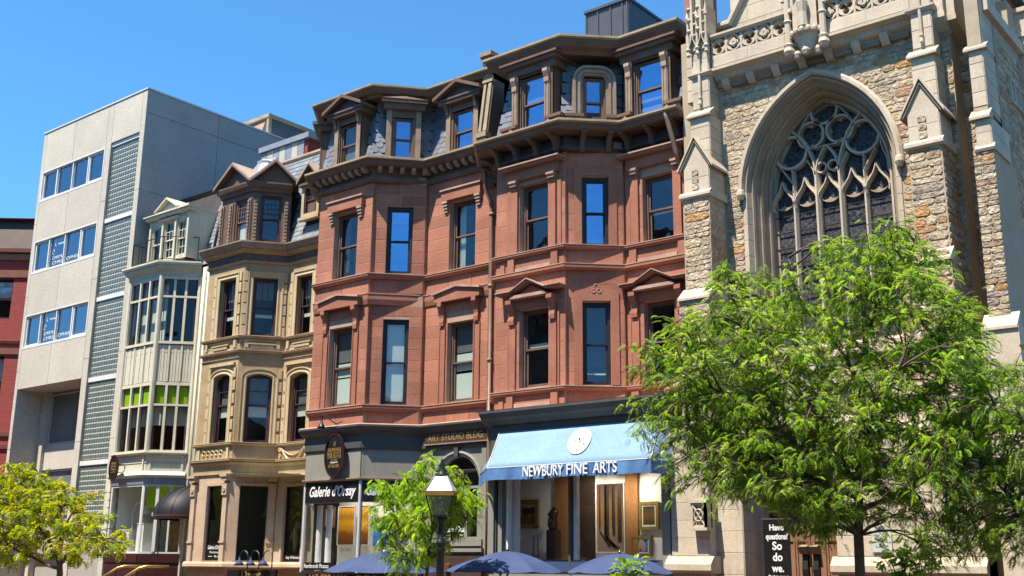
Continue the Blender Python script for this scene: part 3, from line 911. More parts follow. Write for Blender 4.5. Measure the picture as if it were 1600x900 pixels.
# canted-side dormer with a low head
Dm = dormer_box(f3K, .80, .5, 12.93, 14.55, .16, H3, .15, 'brown_paint', (.27, 13.0, 14.28), jm='brown_paint_light')
mb = MB(); box(mb, f3K, .8 - .6, .8 + .6, 14.5, 14.68, -.5, .26); box(mb, f3K, .8 - .66, .8 + .66, 14.68, 14.78, -.5, .34)
mb.build('entablature', 'brown_paint', Dm)
mb = MB(); prism(mb, f3K, [(.8 - .67, 14.782), (.8 + .67, 14.782), (.8, 14.86)], -.5, .36); mb.build('dormer_cap', 'brownstone_light', Dm)
# end dormer on the hidden left cant, seen in profile
f3L = wallfr(p3[0], p3[1])
Dm = dormer_box(f3L, .78, .5, 12.93, 14.55, .16, H3, .15, 'brown_paint', (.27, 13.0, 14.28), glass='glass')
mb = MB(); box(mb, f3L, .12, 1.44, 14.5, 14.66, -.5, .30); box(mb, f3L, .05, 1.51, 14.66, 14.76, -.5, .40); mb.build('entablature', 'brown_paint', Dm)
# ---------------- party pier between the two houses
mb = MB(); fp = Fr((-18.74, 22, 0), (1, 0, 0), (0, 0, 1))
prism_side(mb, fp, [(-3, 12.8), (.50, 12.8), (.50, 13.1), (.42, 13.2), (.20, 14.75), (.20, 15.1), (.24, 15.3), (.36, 15.46), (.36, 15.5), (-3, 15.5)], 0, .34)
PP = mb.build('party_pier', 'brown_paint', H3)
mb = MB(); prism_side(mb, fp, [(.41, 13.25), (.47, 13.25), (.26, 14.72), (.19, 14.72)], .03, .12); prism_side(mb, fp, [(.41, 13.25), (.47, 13.25), (.26, 14.72), (.19, 14.72)], .20, .31)
box(mb, fp, -.01, .35, 14.76, 14.84, .15, .28); box(mb, fp, -.01, .35, 13.06, 13.2, .3, .53); mb.build('pier_moulding', 'gutter_tan', PP)
mb = MB(); prism_side(mb, fp, [(.2, 15.1), (.205, 15.1), (.245, 15.3), (.365, 15.46), (.35, 15.46)], .02, .32); mb.build('pier_scroll', 'gutter_tan', PP)
mb = MB(); box(mb, fp, -.04, .40, 15.5, 15.62, -3, .42); mb.build('pier_cap', 'brown_paint_light', PP)
for (z, d) in ((14.97, .22), (12.72, .52)):
    q = MB(); box(q, fp, .0, .34, z - .17, z + .17, d - .1, d + .03); B = q.build('rosette_block', 'brown_paint_light', PP)
    q = MB(); ring(q, fp, .17, z, circ(.11, 20), circ(.075, 20), d, d + .06); ring(q, fp, .17, z, circ(.05, 20), circ(.01, 20), d, d + .07); q.build('rosette', 'brown_paint_light', B)
mb = MB(); prism_side(mb, fp, [(0, 11.7), (.1, 11.75), (.2, 12.1), (.45, 12.4), (.5, 12.55), (0, 12.55)], .02, .32); mb.build('pier_bracket', 'brown_paint', PP)

# ---------------- house 4 : brownstone with blue awning
H4 = thing('brownstone_house', 'red brownstone house with bracketed cornice and blue gallery awning, beside the church', 'house', (-15.3, 21.5, 0))
p4 = [(-18.3, 22), (-17.5, 20.95), (-15.35, 20.95), (-14.28, 22), (-12.4, 22)]
p4w = [(-18.3, 22), (-17.5, 20.95), (-15.35, 20.95), (-15.35, 21.05), (-14.28, 21.9), (-14.28, 22), (-12.4, 22)]
gL, gF, gr1, gK, gr2, gR = [wallfr(p4w[i], p4w[i + 1]) for i in range(6)]
kx = gK.L / 1.5
h4 = {'F': [(.75, 1.66, 5.9, 7.85), (.73, 1.66, 9.31, 11.1)],
      'K': [(.36, 1.04, 5.88, 7.9), (.36, 1.02, 9.3, 11.08)],
      'R': [(.49, 1.33, 5.92, 7.85), (.51, 1.37, 9.32, 10.98)]}
mb = MB()
wallface(mb, gL, 0, gL.L, 5.3, 12, [(.4, .95, 5.9, 7.8), (.4, .95, 9.3, 11)])
wallface(mb, gF, 0, gF.L, 5.3, 12, h4['F']); wallface(mb, gr1, 0, gr1.L, 5.3, 12, []); wallface(mb, gK, 0, gK.L, 5.3, 12, h4['K'])
wallface(mb, gr2, 0, gr2.L, 5.3, 12, []); wallface(mb, gR, 0, gR.L, 5.3, 12, h4['R'])
W4 = mb.build('wall', 'mortar_brown', H4)
for (f, hs) in ((gF, h4['F']), (gK, h4['K']), (gR, h4['R'])):
    ashlar(f, 0, f.L, 5.84, 8.68, hs, .35, .7, W4, 'brownstone', stagger=False, gap=.008, t=.005)
    ashlar(f, 0, f.L, 9.3, 11.75, hs, .41, .7, W4, 'brownstone', stagger=False, gap=.008, t=.005)
    ashlar(f, 0, f.L, 5.4, 5.74, [], .34, 3, W4, 'brownstone'); ashlar(f, 0, f.L, 8.82, 9.2, [], .4, 3, W4, 'brownstone')
for f in (gr1, gr2): ashlar(f, 0, f.L, 5.84, 11.75, [], 1.2, .5, W4, 'brownstone', stagger=False, t=.012)
ashlar(gL, 0, gL.L, 5.4, 11.75, [(.4, .95, 5.9, 7.8), (.4, .95, 9.3, 11)], .4, .7, W4, 'brownstone')
for h in ((.4, .95, 5.9, 7.8), (.4, .95, 9.3, 11)): sash_window(gL, *h, H4, 'sash_brown')
for (z0, z1, d) in ((5.73, 5.85, .12), (8.68, 8.83, .12), (9.19, 9.31, .12)):
    mb = MB(); sweep(mb, [(-.2, z0), (d * .6, z0), (d, z0 + .05), (d, z1 - .025), (-.2, z1 - .025)], p4); s = mb.build('string_course', 'brownstone_trim', H4)
    mb = MB(); sweep(mb, [(-.2, z1 - .023), (d + .012, z1 - .023), (d + .012, z1 - .004), (-.2, z1 + .01)], p4); mb.build('weathered_top', 'brownstone_light', s)
# pedestal strips that divide the panels under the sills
for f in (gF, gR):
    uc = 1.2 if f is gF else .93
    for (z0, z1) in ((5.42, 5.735), (8.825, 9.195)):
        for du in (-.68, .68):
            u = uc + du
            q = MB(); box(q, f, u - .1, u + .1, z0, z1, 0, .085); q.build('panel_strip', 'brownstone_trim', H4)
        q = MB(); box(q, f, uc - .55, uc + .55, z0, z0 + .1, 0, .07); q.build('panel_base', 'brownstone_light', H4)
        for s in (-1, 1):
            u = uc + s * .95
            if 0.05 < u < f.L - .05:
                q = MB(); box(q, f, u - .09, u + .05, z0, z1 - .12, .02, .06); q.build('panel_strip', 'brownstone_trim', H4)
sash_window(gF, *h4['F'][0], H4, 'sash_brown', blinds=[(.42, .47, 'blind_green')], glass='glass')
sash_window(gF, *h4['F'][1], H4, 'sash_brown', glass='glass')
sash_window(gK, *h4['K'][0], H4, 'sash_dark', depth=.14, fw=.07, glass='glass', blinds=[(.86, .88, 'blind_white')])
sash_window(gK, *h4['K'][1], H4, 'sash_dark', depth=.12, fw=.085, glass='glass_sky')
sash_window(gR, *h4['R'][0], H4, 'sash_brown', glass='glass')
sash_window(gR, *h4['R'][1], H4, 'sash_brown', glass='glass', blinds=[(.5, .56, 'blind_green')])
for f, uc in ((gF, 1.2), (gR, .91)):
    # gabled hood with open tympanum
    e = .97 if f is gF else .93
    mb = MB()
    prism(mb, f, [(uc - e, 8.22), (uc - .55, 8.22), (uc, 8.47), (uc + .55, 8.22), (uc + e, 8.22), (uc + e, 8.27), (uc + .52, 8.27), (uc, 8.53), (uc - .52, 8.27), (uc - e, 8.27)], 0, .30)
    hd = mb.build('hood', 'brownstone_trim', H4)
    mb = MB()
    prism(mb, f, [(uc - e - .02, 8.272), (uc - .52, 8.272), (uc, 8.532), (uc + .52, 8.272), (uc + e + .02, 8.272), (uc + e + .02, 8.297), (uc + .515, 8.297), (uc, 8.56), (uc - .515, 8.297), (uc - e - .02, 8.297)], 0, .33)
    mb.build('hood_cap', 'brownstone_light', hd)
    mb = MB(); prism(mb, f, [(uc - .56, 8.10), (uc + .56, 8.10), (uc + .56, 8.14), (uc + .50, 8.18), (uc - .50, 8.18), (uc - .56, 8.14)], 0, .26); mb.build('hood_shelf', 'brownstone_light', hd)
    mb = MB(); prism(mb, f, [(uc - .5, 8.18), (uc + .5, 8.18), (uc, 8.43)], 0, .1); mb.build('tympanum', 'brownstone', hd)
    mb = MB(); box(mb, f, uc - .75, uc + .75, 7.86, 8.10, -.02, .08); mb.build('lintel', 'brownstone_trim', hd)
    for s in (-1, 1):
        mb = MB(); console(mb, f, uc + s * .63, .17, 7.47, 8.1, .24); c_ = mb.build('console', 'brownstone_trim', hd)
        mb = MB(); box(mb, f, uc + s * .63 - .1, uc + s * .63 + .1, 5.86, 7.47, 0, .06); mb.build('architrave', 'brownstone_trim', hd)
        mb = MB(); box(mb, f, uc + s * .78 - .025, uc + s * .78 + .025, 5.86, 7.9, 0, .04); mb.build('architrave_edge', 'brownstone_trim', hd)
    # upper window: pilasters, shelf lintel
    mb = MB(); box(mb, f, uc - .93, uc + .93, 11.5, 11.56, -.02, .26); hd = mb.build('lintel', 'brownstone_trim', H4)
    mb = MB(); box(mb, f, uc - .95, uc + .95, 11.562, 11.6, -.02, .30); mb.build('lintel_cap', 'brownstone_light', hd)
    mb = MB(); box(mb, f, uc - .8, uc + .8, 11.22, 11.5, -.02, .12); mb.build('lintel_panel', 'brownstone_trim', hd)
    for s in (-1, 1):
        mb = MB(); box(mb, f, uc + s * .60 - .11, uc + s * .60 + .11, 9.31, 11.2, 0, .07); mb.build('pilaster', 'brownstone_trim', hd)
        mb = MB(); box(mb, f, uc + s * .60 - .1, uc + s * .60 + .1, 11.08, 11.16, .07, .14); box(mb, f, uc + s * .60 - .12, uc + s * .60 + .12, 11.162, 11.22, .0, .17); mb.build('capital', 'brownstone_light', hd)
        mb = MB(); box(mb, f, uc + s * .80 - .06, uc + s * .80 + .06, 9.31, 11.0, 0, .035); mb.build('architrave', 'brownstone_trim', hd)
# canted windows: flat surrounds, incised crest
for (h, top) in ((h4['K'][0], 8.3), (h4['K'][1], 11.4)):
    mb = MB()
    for s, u in ((-1, h[0]), (1, h[1])):
        a, b = sorted((u, u + s * .2)); box(mb, gK, a, b, h[2], h[3] + .02, 0, .035)
    box(mb, gK, h[0] - .2, h[1] + .2, h[3] + .022, h[3] + .25, 0, .035)
    S = mb.build('surround', 'brownstone_trim', H4)
    if top < 9:
        uc = (h[0] + h[1]) / 2
        mb = MB(); prism(mb, gK, [(h[0] - .2, h[3] + .25), (h[1] + .2, h[3] + .25), (uc + .12, h[3] + .36), (uc + .06, h[3] + .44), (uc - .06, h[3] + .44), (uc - .12, h[3] + .36)], 0, .035); mb.build('crest', 'brownstone_trim', S)
        mb = MB()
        for s in (-1, 1): bar2(mb, gK, [(uc + s * (.07 + .05 * math.cos(t)), h[3] + .27 + .05 * math.sin(t)) for t in np.linspace(1.5, 6.8, 12)], .016, .03, .05)
        bar2(mb, gK, [(uc + .05 * math.cos(t), h[3] + .38 + .05 * math.sin(t)) for t in np.linspace(-.6, 3.75, 12)], .016, .03, .05)
        mb.build('scroll', 'brownstone_light', S)
# bracketed cornice
mb = MB(); sweep(mb, [(-.2, 11.72), (.08, 11.72), (.13, 11.77), (.13, 11.81), (.05, 11.83), (.05, 12.12), (-.2, 12.12)], p4); C4 = mb.build('cornice', 'dark_brown', H4)
mb = MB(); sweep(mb, [(-.2, 12.122), (.48, 12.122), (.53, 12.17), (.53, 12.22), (.58, 12.27), (-.2, 12.27)], p4); mb.build('corona', 'brown_paint', C4)
mb = MB(); sweep(mb, [(-.2, 12.272), (.58, 12.272), (.63, 12.30), (.63, 12.345), (.56, 12.38), (-.25, 12.39)], p4); mb.build('gutter', 'gutter_tan', C4)
brk = None
for f, us in ((wallfr(p4[0], p4[1]), (.4, 1.0)), (wallfr(p4[1], p4[2]), (.12, .72, 1.36, 1.98)), (wallfr(p4[2], p4[3]), (.42, 1.08)), (wallfr(p4[3], p4[4]), (.2, .9, 1.6))):
    for u in us:
        if brk is None:
            q = MB(); ff = Fr((0, 0, 0), (1, 0, 0), (0, 1, 0))
            prism_side(q, ff, [(0, -.36), (.06, -.36), (.12, -.30), (.13, -.2), (.18, -.1), (.30, -.03), (.44, 0), (.44, .06), (0, .06)], -.065, .065)
            prism_side(q, ff, [(0, -.30), (.10, -.29), (.16, -.19), (.21, -.09), (.33, -.015), (.46, .015), (.46, .05), (0, .05)], -.03, .03)
            brk = q.mesh('bracket', 'brown_paint')
        place('bracket', brk, f.mat(u, 12.06, .05), C4)
# attic
p4a = [(-17.72, 23.2), (-17.55, 20.95), (-15.35, 20.95), (-14.28, 22), (-12.4, 22)]
p4c = [(-17.32, 23.2), (-17.25, 20.95), (-15.35, 20.95), (-14.28, 22), (-12.4, 22)]
q4 = [wallfr(p4[i], p4[i + 1]) for i in range(4)]
mansard(H4, p4a, 12.35, 14.5, -.02, -.36, {0: [], 1: [(.67, 2.0, -1, 9)], 2: [(.25, 1.25, -1, 9)], 3: [(.2, 1.55, -1, 9)]}, 'rect', w=.22, ex=.17)
mb = MB(); sweep(mb, [(-.5, 14.28), (.14, 14.28), (.2, 14.36), (.32, 14.42), (.40, 14.54), (.40, 14.6), (-.5, 14.6)], p4c); RC = mb.build('roof_cornice', 'brown_paint', H4)
mb = MB(); sweep(mb, [(-.6, 14.602), (.42, 14.602), (.47, 14.63), (.47, 14.69), (-.6, 14.71)], p4c); mb.build('roof_edge', 'gutter_tan', RC)
for f, uc in ((q4[1], 1.28), (q4[3], .86)):
    half, front = .66, .22
    Dm = dormer_box(f, uc, half, 12.36, 14.2, front, H4, .12, 'brown_paint', (.40, 12.45, 13.95), jm='brown_paint', blinds=[(0, .48, 'blind_white')] if f is q4[1] else [(.55, .7, 'blind_white'), (.8, .98, 'blind_white')])
    mb = MB(); box(mb, f, uc - half - .1, uc + half + .1, 14.0, 14.2, -.4, front + .06); box(mb, f, uc - half - .2, uc + half + .2, 14.202, 14.30, -.4, front + .16)
    box(mb, f, uc - half - .26, uc + half + .26, 14.302, 14.36, -.4, front + .22); mb.build('entablature', 'brown_paint', Dm)
    for s in (-1, 1):
        u = uc + s * .52
        mb = MB(); box(mb, f, u - .085, u + .085, 12.66, 14.0, front, front + .05)
        box(mb, f, u - .06, u - .03, 12.7, 13.55, front + .05, front + .07); box(mb, f, u + .03, u + .06, 12.7, 13.55, front + .05, front + .07); mb.build('pilaster', 'brown_paint_light', Dm)
        mb = MB(); prism_side(mb, f, [(front + .05, 13.55), (front + .09, 13.6), (front + .1, 13.72), (front + .16, 13.86), (front + .16, 13.94), (front + .05, 13.94)], u - .075, u + .075); mb.build('console', 'brownstone_light', Dm)
        mb = MB(); box(mb, f, uc + s * .72 - .22, uc + s * .72 + .22, 12.38, 12.58, -.1, front + .05); box(mb, f, uc + s * .72 - .26, uc + s * .72 + .26, 12.582, 12.66, -.1, front + .1)
        mb.build('pedestal', 'brown_paint', Dm)
        q = MB(); prism(q, f, [(uc + s * .6 - .09, 12.40), (uc + s * .6 + .09, 12.40), (uc + s * .6 + .06, 12.5), (uc + s * .6, 12.55), (uc + s * .6 - .06, 12.5)], front + .04, front + .13); q.build('volute', 'brown_paint_light', Dm)
# round-headed dormer on the cant
f = q4[2]; uc = .74
Dm = dormer_box(f, uc, .36, 12.36, 13.9, .10, H4, .08, 'brown_paint', (.24, 12.4, 13.72), back=.5)
path = [(uc - .42, 12.66), (uc - .42, 13.6)] + [(uc - .42 + .25 - .25 * math.cos(t), 13.6 + .27 * math.sin(t)) for t in np.linspace(.2, 1.57, 6)] + [(uc + .42 - .25 + .25 * math.sin(t), 13.6 + .27 * math.cos(t)) for t in np.linspace(0, 1.4, 6)] + [(uc + .42, 13.6), (uc + .42, 12.66)]
mb = MB(); sweep2(mb, f, [(.12, -.3), (.12, .12), (.06, .12), (.06, .16), (.0, .16), (.0, .13), (-.06, .13), (-.06, .17), (-.13, .17), (-.13, -.3)], path); mb.build('arched_surround', 'brown_paint_light', Dm)
mb = MB(); prism(mb, f, [(uc - .3, 13.72), (uc + .3, 13.72), (uc + .3, 13.8), (uc + .18, 13.88), (uc - .18, 13.88), (uc - .3, 13.8)], -.2, .07); mb.build('arch_panel', 'brown_paint', Dm)
for s in (-1, 1):
    mb = MB(); box(mb, f, uc + s * .52 - .2, uc + s * .52 + .2, 12.38, 12.58, -.1, .20); box(mb, f, uc + s * .52 - .23, uc + s * .52 + .23, 12.582, 12.66, -.1, .24); mb.build('pedestal', 'brown_paint', Dm)
# drainpipes
mb = MB()
tube(mb, [(-18.52, 21.62, 12.2), (-18.52, 21.66, 11.6), (-18.5, 21.86, 11.3), (-18.5, 21.9, 11.0), (-18.5, 21.9, 5.5), (-18.33, 21.74, 5.36), (-18.3, 21.7, 4.9), (-18.3, 21.7, 1.0)], .055, 10)
for z in (10.9, 8.9, 6.9): tube(mb, [(-18.5, 21.9, z), (-18.5, 21.9, z + .08)], .07, 10)
DP = mb.build('drainpipe', 'copper_pipe', H3, smooth=True)
mb = MB(); tube(mb, [(-12.75, 21.45, 12.28), (-12.72, 21.5, 12.1), (-12.62, 21.7, 11.3), (-12.6, 21.86, 10.9)], .06, 10); mb.build('drainpipe', 'copper_pipe', H4, smooth=True)
mb = MB(); tube(mb, [(-13.1, 21.75, 5.62), (-12.5, 21.7, 5.8)], .06, 10); mb.build('drainpipe', 'brownstone_light', H4, smooth=True)
# dark metal stair house on the roof
mb = MB(); box(mb, WX(-15.35, 24.0), -1.46, 0, 14.6, 17.2, -4.2, 0); SB = mb.build('roof_stair_house', 'metal_grey', H4)
mb = MB(); fb = WX(-15.35, 24.0)
for u in (-1.44, -1.03, -.6, -.2, -.04): box(mb, fb, u - .02, u + .02, 14.6, 17.2, 0, .03)
box(mb, fb, -1.5, .04, 17.2, 17.28, -4.3, .06); mb.build('panel_seam', 'metal_grey', SB)
mb = MB()
for k in range(13): tube(mb, [(-15.0, 24.3 + k * .2, 14.7), (-15.0, 24.3 + k * .2, 15.75)], .012, 5)
tube(mb, [(-15.0, 24.3, 15.75), (-15.0, 26.9, 15.75)], .02, 6); tube(mb, [(-15.0, 26.9, 14.7), (-15.0, 26.9, 16.0)], .03, 6); mb.build('roof_railing', 'iron_rail', H4)
# chimney by the church
mb = MB(); box(mb, WX(-12.95, 22.9), 0, .55, 14.5, 17.5, -.7, 0); mb.build('chimney', 'brownstone_trim', H4)
# ------------------------------------------------------------------ house 2 : tan stone house
H2 = thing('tan_stone_house', 'narrow tan stone house with gabled attic bay and slate roof, left of the brownstones', 'house', (-27.8, 21.5, 0))
p2 = [(-30.45, 22), (-29.62, 20.92), (-27.78, 20.92), (-26.96, 22), (-25.24, 22)]
tL, tF, tK, tR = [wallfr(p2[i], p2[i + 1]) for i in range(4)]
h2 = {'F': [(.70, 1.50, 5.29, 7.40, .13), (.66, 1.47, 8.58, 10.46)],
      'K': [(.29, 1.06, 5.27, 7.38, .13), (.30, 1.04, 8.6, 10.45)],
      'R': [(.40, 1.22, 5.28, 7.38, .13), (.46, 1.18, 8.58, 10.46)],
      'L': [(.29, 1.06, 5.27, 7.38, .13), (.30, 1.04, 8.6, 10.45)]}
mb = MB()
for f, k in ((tL, 'L'), (tF, 'F'), (tK, 'K'), (tR, 'R')): wallface(mb, f, 0, f.L, 4.3, 11.2, h2[k])
W2 = mb.build('wall', 'tan_trim', H2)
for f, k in ((tF, 'F'), (tK, 'K'), (tR, 'R'), (tL, 'L')):
    for h in h2[k]:
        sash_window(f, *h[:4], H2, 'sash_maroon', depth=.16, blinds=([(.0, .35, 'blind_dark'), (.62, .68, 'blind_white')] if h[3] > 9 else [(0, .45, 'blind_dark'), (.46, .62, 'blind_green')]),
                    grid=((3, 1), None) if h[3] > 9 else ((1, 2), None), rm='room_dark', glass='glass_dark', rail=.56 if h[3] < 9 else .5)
        # eared surround
        u0, u1, v0, v1 = h[:4]
        r = h[4] if len(h) > 4 else 0
        path = [(u0 - .07, v0), (u0 - .07, v1 - r + .02)]
        if r: path += [((u0 + u1) / 2 + (u1 - u0 + .14) / 2 * -math.cos(t), v1 - r + .02 + (r + .05) * math.sin(t)) for t in np.linspace(.25, math.pi - .25, 9)]
        else: path += [(u0 - .07, v1 + .07), (u1 + .07, v1 + .07)]
        path += [(u1 + .07, v1 - r + .02), (u1 + .07, v0)]
        mb = MB(); sweep2(mb, f, [(.07, -.02), (.07, .03), (.045, .045), (.02, .045), (.0, .03), (-.05, .03), (-.075, .06), (-.11, .06), (-.11, -.02)], path)
        S = mb.build('surround', 'tan_stone', H2)
        # quoin-like ears beside the surround
        n = 6
        for s in (-1, 1):
            uu = (u0 if s < 0 else u1) + s * .235
            if .06 < uu < f.L - .06 and k != 'L':
                for i in range(n):
                    vv = v0 + .12 + (v1 - v0 - .1) * i / (n - 1)
                    place('quoin', blockmesh(.10 if i % 2 else .12, .30, .045, 'tan_stone'), f.mat(uu, vv, 0), S)
        if r and k in 'FR':
            mb = MB(); box(mb, f, u0 - .22, u1 + .22, 7.66, 7.74, 0, .09)
            for i in range(12):
                uu = u0 - .2 + (u1 - u0 + .4) * (i + .5) / 12
                box(mb, f, uu - .025, uu + .025, 7.60, 7.66, 0, .06)
            mb.build('dentil_hood', 'tan_stone', H2)
# string courses and panels
for (z0, z1, d) in ((5.18, 5.28, .10), (4.68, 4.78, .16), (8.48, 8.57, .10), (8.03, 8.12, .10), (7.86, 7.9, .03), (10.9, 10.97, .08)):
    mb = MB(); sweep(mb, [(-.1, z0), (d * .5, z0), (d, z0 + .04), (d, z1 - .02), (-.1, z1)], p2); s = mb.build('string_course', 'tan_trim', H2)
    mb = MB(); sweep(mb, [(-.1, z1 + .002), (d + .01, z1 - .018), (d + .01, z1 - .002), (-.1, z1 + .014)], p2); mb.build('weathered_top', 'tan_pink', s)
for f in (tF, tK, tR):
    mb = MB(); rectframe(mb, f, .12, f.L - .12, 8.14, 8.46, .05, 0, .03)
    box(mb, f, f.L / 2 - .35, f.L / 2 + .35, 8.2, 8.3, 0, .06); box(mb, f, f.L / 2 - .42, f.L / 2 + .42, 8.302, 8.34, 0, .08)
    for u in (.14, f.L - .26): box(mb, f, u, u + .12, 8.2, 8.44, 0, .06)
    mb.build('sill_panel', 'tan_stone', H2)
    if f is tF:
        mb = MB()
        for i in range(5):
            u = .45 + i * .21
            bar2(mb, f, [(u + .09 * math.cos(t) * (1 - .35 * t / 5), 4.98 + .09 * math.sin(t) * (1 - .35 * t / 5)) for t in np.linspace(.2, 5.2, 14)], .04, 0, .04)
        box(mb, f, .1, .26, 4.8, 5.14, 0, .04); box(mb, f, 1.6, 1.7, 4.8, 5.14, 0, .05)
        mb.build('wave_scroll', 'tan_stone', H2)
    elif f is tR:
        mb = MB()
        bar2(mb, f, [(.2 + 1.05 * t, 5.1 - .42 * math.sin(math.pi * t)) for t in np.linspace(0, 1, 16)], .07, 0, .07)
        bar2(mb, f, [(.2 + 1.05 * t, 5.11 - .22 * math.sin(math.pi * t)) for t in np.linspace(0, 1, 16)], .03, 0, .05)
        for u in (.14, 1.31):
            ring(mb, f, u, 5.08, circ(.07, 14), circ(.02, 14), 0, .06); ring(mb, f, u, 4.9, circ(.055, 14), circ(.015, 14), 0, .05)
        mb.build('garland', 'tan_stone', H2)
# gutter cornice with shingle frieze
mb = MB(); sweep(mb, [(-.1, 10.98), (.04, 10.98), (.07, 11.2), (-.1, 11.2)], p2); mb.build('frieze', 'brown_grey_shingle', H2)
mb = MB(); sweep(mb, [(-.1, 11.2), (.1, 11.2), (.16, 11.26), (.22, 11.28), (.22, 11.33), (-.1, 11.33)], p2); C2 = mb.build('cornice', 'tan_gold', H2)
mb = MB(); sweep(mb, [(-.1, 11.332), (.26, 11.332), (.32, 11.42), (.36, 11.50), (.36, 11.54), (-.1, 11.56)], p2); mb.build('gutter', 'brown_paint_light', C2)
# mansard
a2 = [(-30.45, 22), (-29.4, 22), (-27.3, 22), (-26.96, 22), (-25.24, 22)]
mansard(H2, [(-30.45, 22), (-25.24, 22)], 11.55, 15.0, -.02, -.95, {0: [(.95, 3.35, -1, 1.9), (3.9, 5.0, .55, 2.5)]}, 'rect', 'slate_pale', w=.26, ex=.17)
mb = MB(); sweep(mb, [(-1.25, 14.96), (-.92, 14.96), (-.86, 15.02), (-.86, 15.09), (-1.3, 15.11)], [(-30.45, 22), (-25.24, 22)]); mb.build('roof_edge', 'tan_pink', H2)
# attic bay: canted wood dormer with three gables
ab = [(-29.9, 22), (-29.35, 21.02), (-27.78, 21.02), (-27.04, 22)]
aF, aK, aL = wallfr(ab[1], ab[2]), wallfr(ab[2], ab[3]), wallfr(ab[0], ab[1])
ah = {'F': [(.72, 1.38, 11.66, 13.12)], 'K': [(.28, .94, 11.66, 13.2)], 'L': [(.3, .85, 11.66, 13.1)]}
mb = MB()
wallface(mb, aF, 0, aF.L, 11.5, 13.6, ah['F'], .1); wallface(mb, aK, 0, aK.L, 11.5, 13.6, ah['K'], .1); wallface(mb, aL, 0, aL.L, 11.5, 13.6, ah['L'], .1)
AB = mb.build('attic_bay', 'brown_paint', H2)
sash_window(aF, *ah['F'][0], H2, 'sash_brown', depth=.08, grid=((4, 4), None), glass='glass', fw=.05, blinds=[(.5, .95, 'blind_white')], re=0, rd=.5)
sash_window(aK, *ah['K'][0], H2, 'sash_maroon', depth=.08, grid=((4, 4), None), glass='glass', fw=.06, re=0, rd=.5)
sash_window(aL, *ah['L'][0], H2, 'sash_brown', depth=.08, glass='glass', fw=.05, re=0, rd=.5)
for f, us in ((aF, (.56, 1.5, .08)), (aK, (.12, 1.08))):
    for u in us:
        mb = MB(); box(mb, f, u - .07, u + .07, 11.58, 13.05, 0, .05); q = mb.build('corner_post', 'brown_paint_light', AB)
        mb = MB()
        for i in range(12): box(mb, f, u - .045, u + .045, 11.66 + i * .115, 11.73 + i * .115, .05, .10)
        mb.build('rustic_block', 'brown_paint_light', q)
mb = MB(); sweep(mb, [(-.1, 13.3), (.06, 13.3), (.08, 13.4), (.16, 13.44), (.2, 13.55), (.2, 13.6), (-.1, 13.6)], ab); mb.build('bay_cornice', 'brown_paint', AB)
for f, u0, u1 in ((aF, -.12, aF.L + .02), (aK, -.02, aK.L + .12), (aL, -.1, aL.L)):
    uc, half = (u0 + u1) / 2, (u1 - u0) / 2
    mb = MB(); chevron(mb, f, uc, half + .1, 13.57, .74, .09, -1.1, .26); g = mb.build('gable', 'gable_lead', AB)
    mb = MB(); chevron(mb, f, uc, half + .08, 13.55, .71, .06, -.2, .272); mb.build('bargeboard', 'brown_paint', g)
    mb = MB(); prism(mb, f, [(uc - half, 13.6), (uc + half, 13.6), (uc, 13.6 + .66)], -.4, .06); mb.build('tympanum', 'brown_paint', g)
# slate cap behind the gables
mb = MB(); cx, cy = -28.55, 22.1
n = 10
ringv = [(cx + 1.25 * math.cos(2 * math.pi * k / n), cy + .95 * math.sin(2 * math.pi * k / n), 13.65) for k in range(n)]; rt = [(cx + .28 * math.cos(2 * math.pi * k / n), cy + .28 * math.sin(2 * math.pi * k / n), 14.72) for k in range(n)]
mb.add(ringv + rt, [[k, (k + 1) % n, n + (k + 1) % n, n + k] for k in range(n)] + [[n + k for k in range(n)]])
cap = mb.build('bay_roof', 'slate_pale', AB)
mb = MB(); lathe(mb, cx, cy, [(.32, 14.68), (.34, 14.74), (.2, 14.82), (.02, 14.85)], 10); mb.build('roof_cap', 'white_paint', cap)
# small dormer at right
f = tR; uc = .87
mb = MB(); box(mb, f, uc - .42, uc + .42, 12.3, 13.5, -.9, -.06)
Dm = mb.build('dormer', 'brown_paint', H2)
sash_window(f.sub(0, 0, .0), uc - .26, uc + .26, 12.48, 13.38, H2, 'sash_maroon', depth=.02, grid=((3, 3), (3, 3)), gm='sash_brown', glass='glass', fw=.04, rm=None)
mb = MB(); rectframe(mb, f, uc - .42, uc + .42, 12.38, 13.48, .12, -.05, .03); box(mb, f, uc - .48, uc + .48, 12.28, 12.378, -.06, .10); mb.build('casing', 'tan_stone', Dm)
mb = MB(); chevron(mb, f, uc, .56, 13.5, .60, .08, -1.2, .18); g = mb.build('gable', 'gable_lead', Dm)
mb = MB(); chevron(mb, f, uc, .54, 13.48, .58, .05, -.1, .19); box(mb, f, uc - .52, uc + .52, 13.42, 13.5, -.1, .14); mb.build('bargeboard', 'brown_paint', g)
mb = MB(); prism(mb, f, [(uc - .5, 13.5), (uc + .5, 13.5), (uc, 14.04)], -.6, .04); mb.build('tympanum', 'brown_paint', g)
mb = MB(); tube(mb, [(-30.05, 21.55, 13.5), (-30.25, 21.42, 11.6)], .05, 8); mb.build('drainpipe', 'metal_grey', H2, smooth=True)
